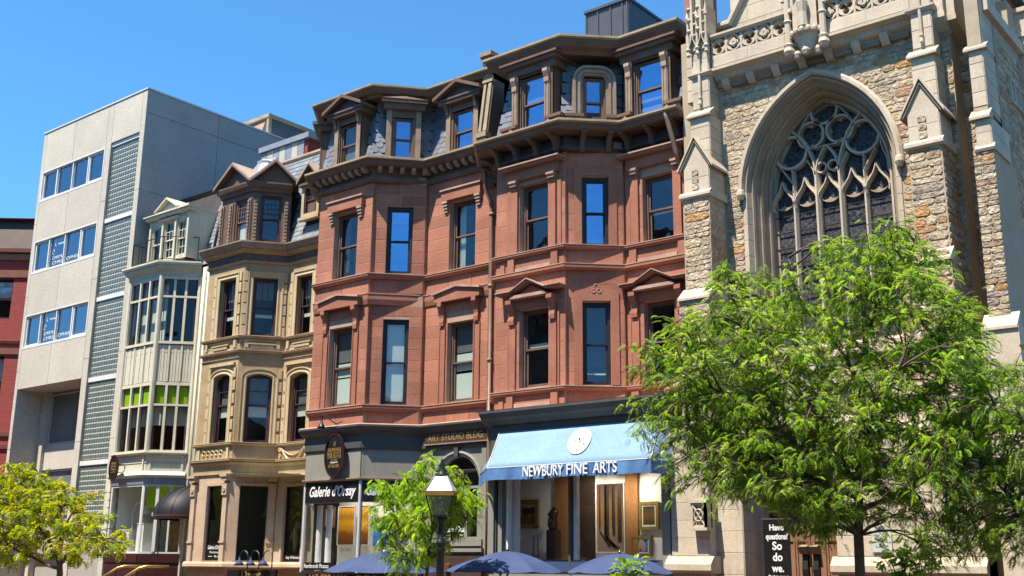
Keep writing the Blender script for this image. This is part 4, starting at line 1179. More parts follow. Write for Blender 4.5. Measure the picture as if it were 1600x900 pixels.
# shop floor
sh = {'F': [(.80, 1.62, 1.78, 3.98)], 'K': [(.31, 1.13, 1.78, 3.98)], 'R': [(.45, 1.28, 1.76, 3.96)]}
mb = MB()
wallface(mb, tL, 0, tL.L, -.6, 4.3, [])
for f, k in ((tF, 'F'), (tK, 'K'), (tR, 'R')): wallface(mb, f, 0, f.L, -.6, 4.3, sh[k], .15)
SW = mb.build('shop_wall', 'tan_pink', H2)
mb = MB(); sweep(mb, [(-.1, 4.32), (.05, 4.32), (.05, 4.36), (.02, 4.37), (.03, 4.58), (.12, 4.66), (.12, 4.68), (-.1, 4.68)], p2); mb.build('shop_frieze', 'tan_trim', H2)
mb = MB(); sweep(mb, [(-.1, 1.62), (.12, 1.62), (.12, 1.70), (.08, 1.76), (-.1, 1.76)], p2); mb.build('shop_sill', 'tan_pink', H2)
for f, us in ((tF, (.14, 1.72)), (tK, (1.26,)), (tR, (1.48,)), (tL, (.1,))):
    for u in us:
        mb = MB(); box(mb, f, u - .1, u + .1, 1.76, 3.7, 0, .07); box(mb, f, u - .12, u + .12, 2.30, 2.36, 0, .10); Pq = mb.build('pilaster', 'tan_pink', H2)
        mb = MB(); box(mb, f, u - .11, u + .11, 3.7, 4.05, 0, .11); box(mb, f, u - .13, u + .13, 4.12, 4.24, 0, .15); box(mb, f, u - .16, u + .16, 4.242, 4.32, 0, .19); mb.build('capital', 'tan_pink', Pq)
        mb = MB(); ring(mb, f, u, 3.87, circ(.07, 12), circ(.02, 12), .11, .14); mb.build('capital_rosette', 'tan_stone', Pq)
for f, k in ((tF, 'F'), (tK, 'K'), (tR, 'R')):
    u0, u1, v0, v1 = sh[k][0]
    mb = MB(); rectframe(mb, f, u0, u1, v0, v1, .035, -.14, -.06); Wn = mb.build('shop_window', 'sash_dark', H2)
    pane(f, u0 + .03, u1 - .03, v0 + .03, v1 - .03, -.1, Wn, 'glass_dark')
    mb = MB(); rectframe(mb, f, u0 - .09, u1 + .09, v0, v1 + .09, .08, 0, .035, wb=.01); mb.build('casing', 'tan_pink', Wn)
# one room behind the three shop windows, with a hanging lamp and a figure
mb = MB(); xs0, xs1, y0, y1, z0, z1 = -30.2, -25.4, 21.1, 24.4, 1.6, 4.25
mb.add([(xs0, 24.4, z0), (xs1, 24.4, z0), (xs1, 24.4, z1), (xs0, 24.4, z1), (xs0, 22.1, z0), (xs0, 22.1, z1), (xs1, 22.1, z0), (xs1, 22.1, z1)], [(0, 1, 2, 3), (4, 0, 3, 5), (1, 6, 7, 2)])
mb.add([(xs0, 20.7, z0), (xs1, 20.7, z0), (xs1, 24.4, z0), (xs0, 24.4, z0)], [(0, 1, 2, 3)]); mb.add([(xs0, 20.95, z1), (xs1, 20.95, z1), (xs1, 24.4, z1), (xs0, 24.4, z1)], [(3, 2, 1, 0)])
mb.build('shop_room', 'room_green', H2)
CH = thing('pendant_lamp', 'small brass pendant lamp hanging behind the tan house shop window', 'lamp', (-27.6, 22.3, 3.0))
mb = MB(); lathe(mb, -27.6, 22.3, [(.02, 3.55), (.07, 3.42), (.16, 3.3), (.22, 3.16), (.2, 3.12), (.05, 3.1)], 12); mb.build('shade', 'brass', CH, smooth=True)
mb = MB(); tube(mb, [(-27.6, 22.3, 3.5), (-27.6, 22.3, 4.2)], .012, 6); mb.build('cord', 'black_gloss', CH)
# statuette in the right-hand window
ST = thing('statuette', 'pale bronze figure statuette in the tan house right shop window', 'statuette', (-26.28, 22.3, 1.8))
mb = MB(); x, y = -26.28, 22.3
tube(mb, [(x - .03, y, 1.86), (x - .035, y, 2.1), (x - .01, y, 2.35), (x, y, 2.5), (x - .01, y, 2.68), (x + .01, y, 2.78), (x + .02, y, 2.84), (x + .025, y, 2.92), (x + .025, y, 2.98)], [.06, .05, .065, .09, .075, .095, .035, .055, .02], 10)
tube(mb, [(x + .09, y, 2.74), (x + .16, y - .02, 2.88), (x + .12, y - .03, 3.04)], [.03, .026, .018], 7); tube(mb, [(x - .08, y, 2.74), (x - .14, y - .03, 2.58), (x - .17, y - .05, 2.4)], [.03, .026, .018], 7)
tube(mb, [(x + .05, y, 2.45), (x + .06, y - .03, 2.15), (x + .08, y, 1.86)], [.06, .045, .035], 8)
mb.build('figure', 'tan_gold', ST, smooth=True)
mb = MB(); lathe(mb, x, y, [(.0, 1.79), (.15, 1.79), (.15, 1.84), (.1, 1.87), (0, 1.87)], 12); mb.build('plinth', 'bronze', ST)
# window lettering
SG = thing('window_sign', 'black window sign with white script reading Main Entrance, in the left shop window', 'sign', (-28.4, 20.85, 1.9))
mb = MB(); box(mb, tF, .835, 1.585, 1.82, 2.28, -.09, -.075); mb.build('panel', 'sign_black', SG)
text(tF, "Galerie d'Orsay", 1.21, 2.17, .11, SG, 'white_letter', -.074, .66, shear=.3, bold=.01)
text(tF, 'Main Entrance', 1.21, 2.03, .06, SG, 'white_letter', -.074, .42)
text(tF, 'No. 33', 1.35, 1.91, 0.06, SG, 'white_letter', -.074, .24)
mb = MB(); box(mb, tF, .93, 1.13, 1.905, 1.92, -.074, -.07); mb.build('arrow', 'white_letter', SG)
SG = thing('window_sign', 'narrow black strip sign under the statuette in the right shop window', 'sign', (-26.1, 22, 1.8))
mb = MB(); box(mb, tR, .49, 1.24, 1.80, 2.0, -.09, -.075); mb.build('panel', 'sign_black', SG)
text(tR, 'Roy Wilkinson', .86, 1.9, .09, SG, 'white_letter', -.074, .6)

# ------------------------------------------------------------------ house 1 : cream house with glazed oriel
H1 = thing('cream_house', 'narrow cream house with glazed two storey oriel and iron balcony, beside the concrete building', 'house', (-32.6, 21.5, 0))
p1 = [(-34.5, 22), (-34.35, 21.05), (-32.5, 21.05), (-31.6, 22), (-30.46, 22)]
cS, cF, cK, cR = [wallfr(p1[i], p1[i + 1]) for i in range(4)]
mb = MB()
for f in (cS, cR): wallface(mb, f, 0, f.L, -.6, 11.6, [])
mb.add([(-34.5, 22, 4.3), (-34.35, 21.05, 4.3), (-32.5, 21.05, 4.3), (-31.6, 22, 4.3)], [(0, 1, 2, 3)])
mb.build('wall', 'cream_grey', H1)
def oriel(f, v0, v1, tr, grn):
    """three lights wide glazing with a transom; v0 sill, v1 head, tr transom"""
    L = f.L; n = 3
    mb = MB()
    box(mb, f, 0, L, v1 - .05, v1 + .06, -.1, .02); box(mb, f, 0, L, v0 - .04, v0 + .05, -.1, .05); box(mb, f, .05, L - .05, tr - .035, tr + .035, -.09, .03)
    box(mb, f, 0, .09, v0, v1, -.1, .03); box(mb, f, L - .09, L, v0, v1, -.1, .03)
    g = mb.build('window', 'cream_paint', H1)
    for i in range(1, n):
        u = .09 + (L - .18) * i / n
        q = MB(); box(q, f, u - .04, u + .04, v0, v1, -.1, .025); q.build('mullion', 'cream_paint', g)
    for i in range(n):
        a, b = .09 + (L - .18) * i / n + .04, .09 + (L - .18) * (i + 1) / n - .04
        for (lo, hi, up) in ((tr + .035, v1 - .05, 1), (v0 + .05, tr - .035, 0)):
            q = MB(); rectframe(q, f, a, b, lo, hi, .022, -.075, -.045); q.build('sash', 'sash_brown' if grn else 'sash_maroon', g)
            pane(f, a + .02, b - .02, lo + .02, hi - .02, -.06, g, 'glass_dark')
            if grn and up:
                q = MB(); box(q, f, a - .015, b + .015, lo, hi, -.11, -.08); q.build('green_panel', 'lime_green', g)
            elif grn and not up:
                H = hi - lo
                q = MB(); box(q, f, a - .03, b + .03, hi - H * .42, hi, -.34, -.325); q.build('blind', 'blind_white', g)
for (f) in (cF, cK):
    oriel(f, 8.93, 11.2, 10.53, False); oriel(f, 5.27, 7.53, 6.82, True)
    for (z0, z1) in ((7.6, 8.86),):
        mb = MB(); box(mb, f, 0, f.L, z0, z1, -.1, -.02); S = mb.build('spandrel_panel', 'cream_grey', H1)
        for i in range(13):
            u = f.L * (i + .5) / 13
            q = MB(); box(q, f, u - f.L / 26 + .008, u + f.L / 26 - .008, z0 + .01, z1 - .01, -.02, -.005 if i % 2 else .004); q.build('board', 'cream_paint', S)
        for i in (0, 1, 2, 3):
            u = .04 + (f.L - .08) * i / 3
            q = MB(); box(q, f, u - .03, u + .03, z0, z1, -.01, .03); q.build('batten', 'cream_paint', S)
    mb = MB(); rectframe(mb, f, .1, f.L - .1, 4.62, 5.16, .07, -.02, .025); box(mb, f, 0, f.L, 4.55, 5.2, -.1, -.018); mb.build('apron_panel', 'cream_paint', H1)
for x, y in ((-34.35, 21.05), (-32.5, 21.05), (-31.6, 22)):
    mb = MB(); lathe(mb, x, y, [(.085, 5.2), (.085, 11.25)], 8); mb.build('corner_post', 'cream_paint', H1)
bp = [(-34.45, 21.9), (-34.35, 21.05), (-32.5, 21.05), (-31.6, 22)]
for prof, m, nm in (([(-.1, 11.26), (.04, 11.26), (.06, 11.4), (.18, 11.5), (.2, 11.62), (-.1, 11.62)], 'cream_grey', 'oriel_cornice'), ([(-.2, 11.622), (.24, 11.622), (.28, 11.68), (.28, 11.74), (-.2, 11.76)], 'cream_paint', 'balcony_edge'),
                    ([(-.1, 5.17), (.09, 5.17), (.12, 5.22), (.12, 5.25), (-.1, 5.27)], 'cream_paint', 'sill'), ([(-.1, 4.42), (.10, 4.42), (.14, 4.5), (.05, 4.62), (-.1, 4.62)], 'cream_paint', 'base_moulding'), ([(-.1, 4.2), (.02, 4.2), (.06, 4.418), (-.1, 4.418)], 'lead_blue', 'lead_flashing')):
    mb = MB(); sweep(mb, prof, bp); mb.build(nm, m, H1)
# oriel floors, dark rooms
for z0, z1, m in ((8.6, 11.3, 'room_dark'), (4.9, 7.6, 'room_warm')):
    mb = MB()
    mb.add([(-34.4, 24, z0), (-30.5, 24, z0), (-30.5, 24, z1), (-34.4, 24, z1)], [(0, 1, 2, 3)])
    for z in (z0, z1): mb.add([(-34.4, 21.05, z), (-32.5, 21.05, z), (-31.6, 22, z), (-30.5, 22, z), (-30.5, 24, z), (-34.4, 24, z)], [(0, 1, 2, 3, 4, 5)])
    mb.add([(-34.4, 21.1, z0), (-34.4, 24, z0), (-34.4, 24, z1), (-34.4, 21.1, z1)], [(0, 1, 2, 3)])
    mb.build('oriel_room', m, H1)
for f in (cF,):
    for i in range(3):
        q = MB(); u = .3 + i * .58; box(q, f, u - .17, u + .12, 9.0, 11.1, -.5, -.46); q.build('curtain', 'blind_green', H1)
# downpipes
mb = MB(); tube(mb, [(-31.25, 21.88, 11.5), (-31.25, 21.88, -.5)], .06, 8); tube(mb, [(-31.05, 21.9, 11.3), (-31.05, 21.9, -.5)], .045, 8); mb.build('drainpipe', 'cream_paint', H1, smooth=True)
# attic: slate slope, wide balcony dormer with central gable
mansard(H1, [(-34.5, 22), (-30.46, 22)], 11.7, 14.8, -.05, -.95, {0: [(.4, 2.65, -1, 9)]}, 'rect', 'slate_pale', w=.24, ex=.17)
mb = MB(); sweep(mb, [(-1.4, 14.72), (-.92, 14.72), (-.84, 14.86), (-1.4, 14.9)], [(-34.5, 22), (-30.46, 22)]); mb.build('roof_edge', 'dark_brown', H1)
fd = WX(-34.5 - .37, 21.5).sub(0, .22); u0, u1 = .72, 3.05
mb = MB(); wallface(mb, fd, u0, u1, 11.7, 13.5, [(.82, 1.47, 11.8, 13.12), (1.57, 2.24, 11.8, 13.2), (2.34, 2.98, 11.8, 13.12)], .1)
box(mb, fd, u1 - .05, u1, 11.7, 13.5, -1.4, -.01); box(mb, fd, u0, u0 + .05, 11.7, 13.5, -1.4, -.01); box(mb, fd, u0 - .02, u1 + .02, 13.5, 13.56, -1.4, .1)
Dm = mb.build('dormer', 'cream_paint', H1)
for a, b, t in ((.82, 1.47, 13.12), (1.57, 2.24, 13.2), (2.34, 2.98, 13.12)):
    sash_window(fd, a, b, 11.8, t, H1, 'cream_paint', depth=.05, grid=((3, 2), (3, 2)) if a > 1 else None, glass='glass', fw=.04, sw=.03, rm='room_dark', re=0, rd=.6)
for u in (.77, 1.52, 2.29, 3.02):
    q = MB(); box(q, fd, u - .05, u + .05, 11.75, 13.3, 0, .06); q.build('post', 'cream_paint', Dm)
mb = MB(); box(mb, fd, u0 - .15, u1 + .15, 13.36, 13.46, -.2, .18); box(mb, fd, u0 - .2, u1 + .2, 13.462, 13.52, -.2, .24); box(mb, fd, 1.35, 2.45, 13.22, 13.3, 0, .1); mb.build('entablature', 'cream_paint', Dm)
mb = MB(); chevron(mb, fd, 1.9, .68, 13.52, .42, .07, -.9, .26); prism(mb, fd, [(1.28, 13.52), (2.52, 13.52), (1.9, 13.9)], -.6, .1); mb.build('gable', 'cream_paint', Dm)
mb = MB(); prism_side(mb, fd, [(-.3, 13.52), (.25, 13.52), (.25, 13.6), (-1.2, 13.9)], u0 - .2, 1.25); mb.build('dormer_roof', 'dark_brown', Dm)
# iron balcony rail along the oriel edge
RL = thing('balcony_railing', 'thin black iron balcony railing on top of the cream oriel', 'railing', (-33.0, 21.2, 11.75))
rp = [(-34.42, 21.75), (-34.35, 21.0), (-32.5, 21.0), (-31.7, 21.85)]
mb = MB()
for z in (11.86, 12.66): tube(mb, [(x, y, z) for x, y in rp], .018, 6)
mb.build('rail', 'iron_rail', RL)
for a, b in zip(rp, rp[1:]):
    n = max(2, int(math.dist(a, b) / .32))
    for i in range(n + 1):
        x, y = a[0] + (b[0] - a[0]) * i / n, a[1] + (b[1] - a[1]) * i / n
        q = MB(); tube(q, [(x, y, 11.76), (x, y, 12.66)], .012 if 0 < i < n else .02, 5); q.build('baluster', 'iron_rail', RL)
mb = MB(); tube(mb, [(-34.0, 21.9, 11.8), (-33.9, 22.9, 13.6)], .05, 8); mb.build('drainpipe', 'metal_grey', H1)
# shop: glass front, green interior panel, white furniture, door
mb = MB()
for f in (cF, cK):
    box(mb, f, 0, f.L, -.6, 1.72, -.1, 0); box(mb, f, 0, f.L, 1.722, 1.98, -.1, .03)
SBm = mb.build('shop_base', 'sign_maroon', H1)
for f in (cF, cK):
    q = MB(); rectframe(q, f, .0, f.L, 2.0, 4.2, .06 if f is cF else .05, -.08, .0)
    if f is cK: box(q, f, .42, .52, 2.06, 4.14, -.08, .02); box(q, f, .86, .92, 2.06, 4.14, -.08, .0)
    wf = q.build('shop_window', 'white_paint', H1)
    pane(f, .05, f.L - .05, 2.05, 4.15, -.04, wf, 'glass_shop')
for i in range(9):
    q = MB(); box(q, cS, .55, .97, 2.0 + i * .25, 2.22 + i * .25, 0, .05); box(q, wallfr((-34.5, 21.05), (-34.3, 21.05)), -.1, .14, 2.0 + i * .25, 2.22 + i * .25, -.2, .05); q.build('quoin', 'cream_paint', H1)
mb = MB()
mb.add([(-34.4, 24.2, 1.9), (-30.5, 24.2, 1.9), (-30.5, 24.2, 4.25), (-34.4, 24.2, 4.25)], [(0, 1, 2, 3)])
mb.add([(-34.4, 21.1, 1.9), (-34.4, 24.2, 1.9), (-34.4, 24.2, 4.25), (-34.4, 21.1, 4.25)], [(0, 1, 2, 3)])
for z in (1.9, 4.24): mb.add([(-34.4, 21.05, z), (-32.5, 21.05, z), (-31.6, 22, z), (-30.5, 22, z), (-30.5, 24.2, z), (-34.4, 24.2, z)], [(0, 1, 2, 3, 4, 5)])
mb.build('shop_room', 'room_white', H1)
mb = MB(); box(mb, WX(-34.3, 22.0), .6, 3.4, 3.5, 4.2, -.05, 0); mb.build('green_panel', 'lime_green', H1)
mb = MB(); box(mb, WX(-31.9, 22.6), 0, .9, 2.0, 3.7, -.05, 0); mb.build('green_screen', 'lime_green', H1)
mb = MB(); box(mb, WX(-33.3, 22.8), 0, 1.6, 2.0, 3.1, -.05, 0); mb.build('wood_wall', 'room_warm', H1)
for (x, y, w, z, nm) in ((-34.05, 21.35, .5, 2.75, 'white'), (-33.35, 21.5, .38, 2.95, 'white')):
    tt = thing('display_pedestal', 'white display pedestal behind the cream house shop glass, %s' % ('broad left one' if w > .4 else 'tall right one'), 'pedestal', (x + w / 2, y + .2, 2.0), 'white display pedestals')
    q = MB(); box(q, WX(x, y), 0, w, 2.0, z, -.4, 0); q.build('body', 'white_paint', tt)
    q = MB(); box(q, WX(x, y), -.02, w + .02, z, z + .03, -.42, .02); q.build('top', 'white_paint', tt)
AL = thing('arc_lamp', 'white arched floor lamp behind the cream house shop glass', 'lamp', (-33.9, 21.6, 2.0))
q = MB(); tube(q, [(-33.95 + .33 - .33 * math.cos(t), 21.7, 3.35 + .33 * math.sin(t)) for t in np.linspace(0, 2.7, 12)], .025, 6); tube(q, [(-33.95, 21.7, 2.0), (-33.95, 21.7, 3.35)], .025, 6); q.build('arm', 'white_paint', AL)
q = MB(); lathe(q, -33.32, 21.7, [(.03, 3.5), (.14, 3.38), (.16, 3.3)], 12); q.build('shade', 'white_paint', AL)
# oval signs
def oval_sign(f, uc, vc, a, b, d, label, lines, group=None):
    P0 = f.P(uc, vc, d)
    T = thing('oval_sign', label, 'sign', P0)
    pts = [(uc + a * math.cos(t), vc + b * math.sin(t)) for t in np.linspace(0, 2 * math.pi, 33)[:-1]]
    q = MB(); prism(q, f, pts, d, d + .05); q.build('panel', 'sign_black', T)
    q = MB(); sweep2(q, f, [(-.02, d), (.015, d), (.015, d + .065), (-.02, d + .065)], pts, True); q.build('rim', 'sign_maroon', T)
    q = MB(); box(q, f, uc - .03, uc + .03, vc + b * .3, vc + b * .36, -.02, d); box(q, f, uc - .03, uc + .03, vc - b * .36, vc - b * .3, -.02, d); q.build('bracket', 'iron_black', T)
    for (s, dv, h, w, m) in lines: text(f, s, uc, vc + dv * b, h, T, m, d + .052, w)
    return T
oval_sign(cF, .62, 4.75, .24, .42, .35, 'small dark oval hanging sign in front of the cream oriel base', [('SALON', .35, .08, .26, 'gold_leaf'), ('DAY SPA', .1, .07, .3, 'gold_leaf'), ('33 Newbury', -.12, .06, .3, 'gold_leaf'), ('second floor', -.32, .05, .26, 'gold_leaf')])
# entrance: black dome awning on posts with steps and brass handrails
DA = thing('dome_awning', 'black dome awning with dark red trim and white 33 over the cream house entrance', 'awning', (-30.9, 20.9, 1.2))
xc, yc, rx, ry, zb, hz = -30.75, 21.95, .95, 1.45, 3.14, 1.0
mb = MB(); NU, NV = 24, 10
vs = []; fs = []
for j in range(NV + 1):
    ph = math.pi / 2 * j / NV
    for i in range(NU + 1):
        th = math.pi * i / NU
        vs.append((xc - rx * math.cos(th) * math.cos(ph) * (1 if j < NV else .0), yc - ry * math.sin(th) ** .8 * math.cos(ph), zb + hz * math.sin(ph)))
for j in range(NV):
    for i in range(NU): a = j * (NU + 1) + i; fs.append([a, a + 1, a + NU + 2, a + NU + 1])
mb.add(vs, fs); mb.build('canopy', 'awning_black', DA, smooth=True)
mb = MB()
for i in range(0, NU + 1, 4):
    tube(mb, [Vector(vs[j * (NU + 1) + i]) * 1 + Vector((0, -.004, .004)) for j in range(NV + 1)], .012, 5)
mb.build('rib', 'awning_black', DA)
edge = [vs[i] for i in range(NU + 1)]
mb = MB(); sweep(mb, [(-.005, zb - .1), (.008, zb - .1), (.008, zb), (-.005, zb)], [(p[0], p[1]) for p in edge]); mb.build('valance', 'awning_black', DA)
mb = MB(); sweep(mb, [(-.012, zb - .01), (.014, zb - .01), (.014, zb + .02), (-.012, zb + .02)], [(p[0], p[1]) for p in edge]); mb.build('trim', 'awning_trim', DA)
for th in (.45, math.pi - .45):
    x, y = xc - rx * math.cos(th), yc - ry * math.sin(th) ** .8
    q = MB(); tube(q, [(x, y, -.5), (x, y, zb)], .022, 8); q.build('post', 'iron_black', DA)
text(Fr((xc - rx * math.cos(.9), yc - ry * math.sin(.9) ** .8 - .03, 0), (.93, -.35, 0), (0, 0, 1)), '33', 0, zb + .05, .09, DA, 'white_letter', .02, .12)
for k, (x0) in enumerate((-31.7, -30.55)):
    HR = thing('handrail', ('nearer' if k else 'farther') + ' brass handrail on black posts beside the cream house entrance steps', 'handrail', (x0, 19.8, 0), 'brass stair handrails')
    q = MB(); tube(q, [(x0 - .9, 18.9, .62), (x0, 19.9, 1.55), (x0 + .12, 20.05, 1.6), (x0 + .5, 20.6, 1.6)], .045, 10); q.build('rail', 'brass', HR, smooth=True)
    for t in (.1, .5, .95):
        q = MB(); px_, py_, pz_ = x0 - .9 * (1 - t), 18.9 + t, .62 + .93 * t; tube(q, [(px_, py_, -.1), (px_, py_, pz_)], .018, 6); q.build('post', 'iron_black', HR)
mb = MB()
for i in range(7): box(mb, WX(-31.8, 19.0 + i * .28), 0, 1.7, -.6, .17 + i * .17, -.28, 0)
mb.build('entrance_steps', 'granite', H1)
# ------------------------------------------------------------------ concrete office building
MB0 = thing('concrete_building', 'pale grey concrete office building with ribbon windows and glass block strip', 'building', (-38.2, 24, 0))
fm = WX(-41.9, 21.1); MW = 7.35; MT = 18.74
mb = MB()
wallface(mb, fm, 0, MW, 0, MT, [(.22, 4.80, 15.74, 17.04), (.22, 4.80, 12.73, 14.1), (.22, 4.80, 9.72, 11.08), (.28, 4.87, -.6, 8.15), (5.17, 7.05, 2.4, 17.12)], .25, d=-.035)
fs_ = Fr((-34.55, 21.1, 0), (0, 1, 0), (0, 0, 1))
wallface(mb, fs_, 0, 16, 0, MT, [], d=-.035)
mb.add([(-41.9, 21.1, MT), (-34.55, 21.1, MT), (-34.55, 37.1, MT), (-41.9, 37.1, MT)], [(0, 1, 2, 3)])
mb.add([(-41.9, 21.1, 0), (-41.9, 37.1, 0), (-41.9, 37.1, MT), (-41.9, 21.1, MT)], [(3, 2, 1, 0)])
MWall = mb.build('wall', 'concrete_dark', MB0)
def cpanel(f, u0, u1, v0, v1, g=.016):
    q = MB(); box(q, f, u0 + g / 2, u1 - g / 2, v0 + g / 2, v1 - g / 2, -.08, 0); q.build('panel', 'concrete' if f is fm else 'concrete_side_shaded', MWall)
for (v0, v1) in ((17.04, MT), (14.1, 15.74), (11.08, 12.73), (8.15, 9.72)):
    cpanel(fm, .22, 2.42, v0, v1); cpanel(fm, 2.42, 4.80, v0, v1)
zj = [-.6, 2.85, 5.85, 8.85, 11.84, 14.84, MT]
for a, b in zip(zj, zj[1:]):
    cpanel(fm, 0, .22, a, b); cpanel(fm, 4.80, 5.17, a, b)
    cpanel(fm, 7.05, MW, a, b)
    if b > 3:
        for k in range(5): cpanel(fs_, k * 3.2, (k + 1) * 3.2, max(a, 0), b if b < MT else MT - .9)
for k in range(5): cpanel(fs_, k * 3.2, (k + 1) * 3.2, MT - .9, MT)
cpanel(fm, 5.17, 7.05, 17.12, MT)
mb = MB(); box(mb, fm, -.03, MW + .03, MT, MT + .06, -16, .03); mb.build('coping', 'aluminium', MB0)
# ribbon windows
for k, (v0, v1) in enumerate(((15.74, 17.04), (12.73, 14.1), (9.72, 11.08))):
    mb = MB(); rectframe(mb, fm, .22, 4.80, v0, v1, .06, -.16, .01, wb=.09)
    W = mb.build('window', 'white_paint', MB0)
    us = [.28, 1.35, 2.51, 3.63, 4.74]
    for i in range(1, 4):
        q = MB(); box(q, fm, us[i] - .03, us[i] + .03, v0 + .09, v1 - .06, -.16, -.02); q.build('mullion', 'white_paint', W)
    for i in range(4):
        a, b = us[i] + (.03 if i else 0), us[i + 1] - (.03 if i < 3 else 0)
        w_ = .07 if i in (0, 3) else .02
        q = MB(); rectframe(q, fm, a, b, v0 + .09, v1 - .06, w_, -.13, -.05 if i in (0, 3) else -.08); q.build('sash', 'white_paint', W)
        pane(fm, a + w_, b - w_, v0 + .09 + w_, v1 - .06 - w_, -.1, W, 'glass_blue')
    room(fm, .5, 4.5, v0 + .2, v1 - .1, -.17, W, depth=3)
    q = MB(); box(q, fm, .9, 3.4, v0 + .1, v0 + .55, -.8, -.75); q.build('blind', 'blind_white', W)
    if k:
        SG = thing('window_lettering', 'white lettering on the %s ribbon window of the concrete building' % ('middle' if k == 1 else 'lowest'), 'lettering', fm.P(2.5, v0 + .3, 0))
        text(fm, 'DARYL', 1.58, v0 + .47, .13, SG, 'white_letter', -.095, .72, align='LEFT', bold=-.012)
        text(fm, 'CHRIS', 1.58, v0 + .27, .13, SG, 'white_letter', -.095, .8, align='LEFT', bold=-.012)
        text(fm, 'OPHER', 2.62, v0 + .29, .13, SG, 'white_letter', -.095, .9, align='LEFT', bold=-.012)
        text(fm, 'HAIR SALON', 1.92, v0 + 1.0, .07, SG, 'white_letter', -.095, .5, align='LEFT')
        q = MB(); bar2(q, fm, [(1.72, v0 + 1.1), (1.7, v0 + .98), (1.78, v0 + .95)], .025, -.097, -.09); bar2(q, fm, [(1.62 + .06 * math.cos(t), v0 + .72 + .1 * math.sin(t)) for t in np.linspace(0, 5, 14)], .02, -.097, -.09); q.build('emblem', 'white_letter', SG)
# glass block strip
for (v0, v1) in ((14.13, 16.97), (11.12, 13.95), (8.14, 10.95), (5.2, 7.97), (2.4, 5.0)):
    mb = MB(); box(mb, fm, 5.17, 7.05, v0, v1, -.2, -.12); S = mb.build('block_panel', 'block_mortar', MB0)
    q = MB(); nx, ny = 12, 15
    for i in range(nx):
        for j in range(ny):
            a, b = 5.17 + 1.88 * i / nx, 5.17 + 1.88 * (i + 1) / nx; c, e = v0 + (v1 - v0) * j / ny, v0 + (v1 - v0) * (j + 1) / ny
            g, h_ = .012, .024
            vs = [fm.P(u, v, d) for (u, v, d) in ((a + g, c + h_, -.12), (b - g, c + h_, -.12), (b - g, e - h_, -.12), (a + g, e - h_, -.12), (a + g + .015, c + h_ + .015, -.1), (b - g - .015, c + h_ + .015, -.1), (b - g - .015, e - h_ - .015, -.1), (a + g + .015, e - h_ - .015, -.1))]
            q.add(vs, [(4, 5, 6, 7), (0, 1, 5, 4), (1, 2, 6, 5), (2, 3, 7, 6), (3, 0, 4, 7)])
    q.build('glass_blocks', 'block_glass', S, kind='stuff')
    q = MB(); box(q, fm, 5.17, 7.05, v1, v1 + .16, -.2, -.06); q.build('block_lintel', 'white_paint', MB0)
# recessed entrance bay
mb = MB(); u0, u1, zt, dp = .284, 4.866, 8.146, -1.25
P = fm.P
mb.add([P(u0, -.6, 0), P(u0, -.6, dp), P(u0, zt, dp), P(u0, zt, 0)], [(3, 2, 1, 0)])
mb.add([P(u1, -.6, 0), P(u1, -.6, dp), P(u1, zt, dp), P(u1, zt, 0)], [(0, 1, 2, 3)])
mb.add([P(u0, zt, 0), P(u1, zt, 0), P(u1, zt, dp), P(u0, zt, dp)], [(0, 1, 2, 3)])
mb.build('recess_lining', 'concrete', MB0)
mb = MB(); box(mb, fm, u0, u1, -.6, zt, dp - .1, dp); RB = mb.build('recess_wall', 'concrete_dark', MB0)
mb = MB(); box(mb, fm, .3, .68, -.6, zt, dp + .02, dp + .25); mb.build('column', 'concrete', MB0)
for (a, b, c, e) in ((.72, 4.7, 6.1, 8.05), (.72, 4.7, 3.4, 5.1)):
    q = MB(); rectframe(q, fm, a, b, c, e, .05, dp + .0, dp + .06); W = q.build('window', 'aluminium', MB0)
    if e < 5: q = MB(); box(q, fm, 1.7, 1.78, c, e, dp + .0, dp + .05); q.build('mullion', 'aluminium', W)
    pane(fm, a + .04, b - .04, c + .04, e - .04, dp + .04, W, 'glass')
mb = MB(); box(mb, fm, .7, u1, 5.12, 6.08, dp, dp + .12); mb.build('spandrel', 'concrete', MB0)
mb = MB(); box(mb, fm, u0, u1, 3.5, 3.62, -.4, -.3); mb.build('canopy_rail', 'aluminium', MB0)
mb = MB(); box(mb, fm, 5.17, 7.05, -.6, 2.39, -.2, -.05); mb.build('base_panel', 'white_paint', MB0)
for i in range(3):
    q = MB(); lathe(q, *fm.P(1.4 + i * 1.1, 0, -.6)[:2], [(.0, 8.14), (.07, 8.14), (.07, 8.12), (0, 8.12)], 10); q.build('soffit_lamp', 'white_paint', MB0)
# penthouse on its roof
mb = MB(); fpz = WX(-37.6, 27.2)
box(mb, fpz, 0, 2.4, MT, 19.8, -5, 0); PH = mb.build('penthouse', 'metal_grey', MB0)
q = MB(); box(q, fpz, -.1, 2.5, 19.8, 19.95, -5.1, .1); box(q, fpz, 2.32, 2.46, MT, 19.8, -.1, .06); q.build('penthouse_trim', 'gutter_tan', PH)
for a in (.5, 1.45):
    q = MB(); prism(q, fpz, [(a + .35, 18.9), (a + .75, 19.7), (a, 19.62)], 0, .02); q.build('penthouse_reflection', 'brownstone_light', PH)  # triangular reflections on the penthouse front, painted as thin shapes

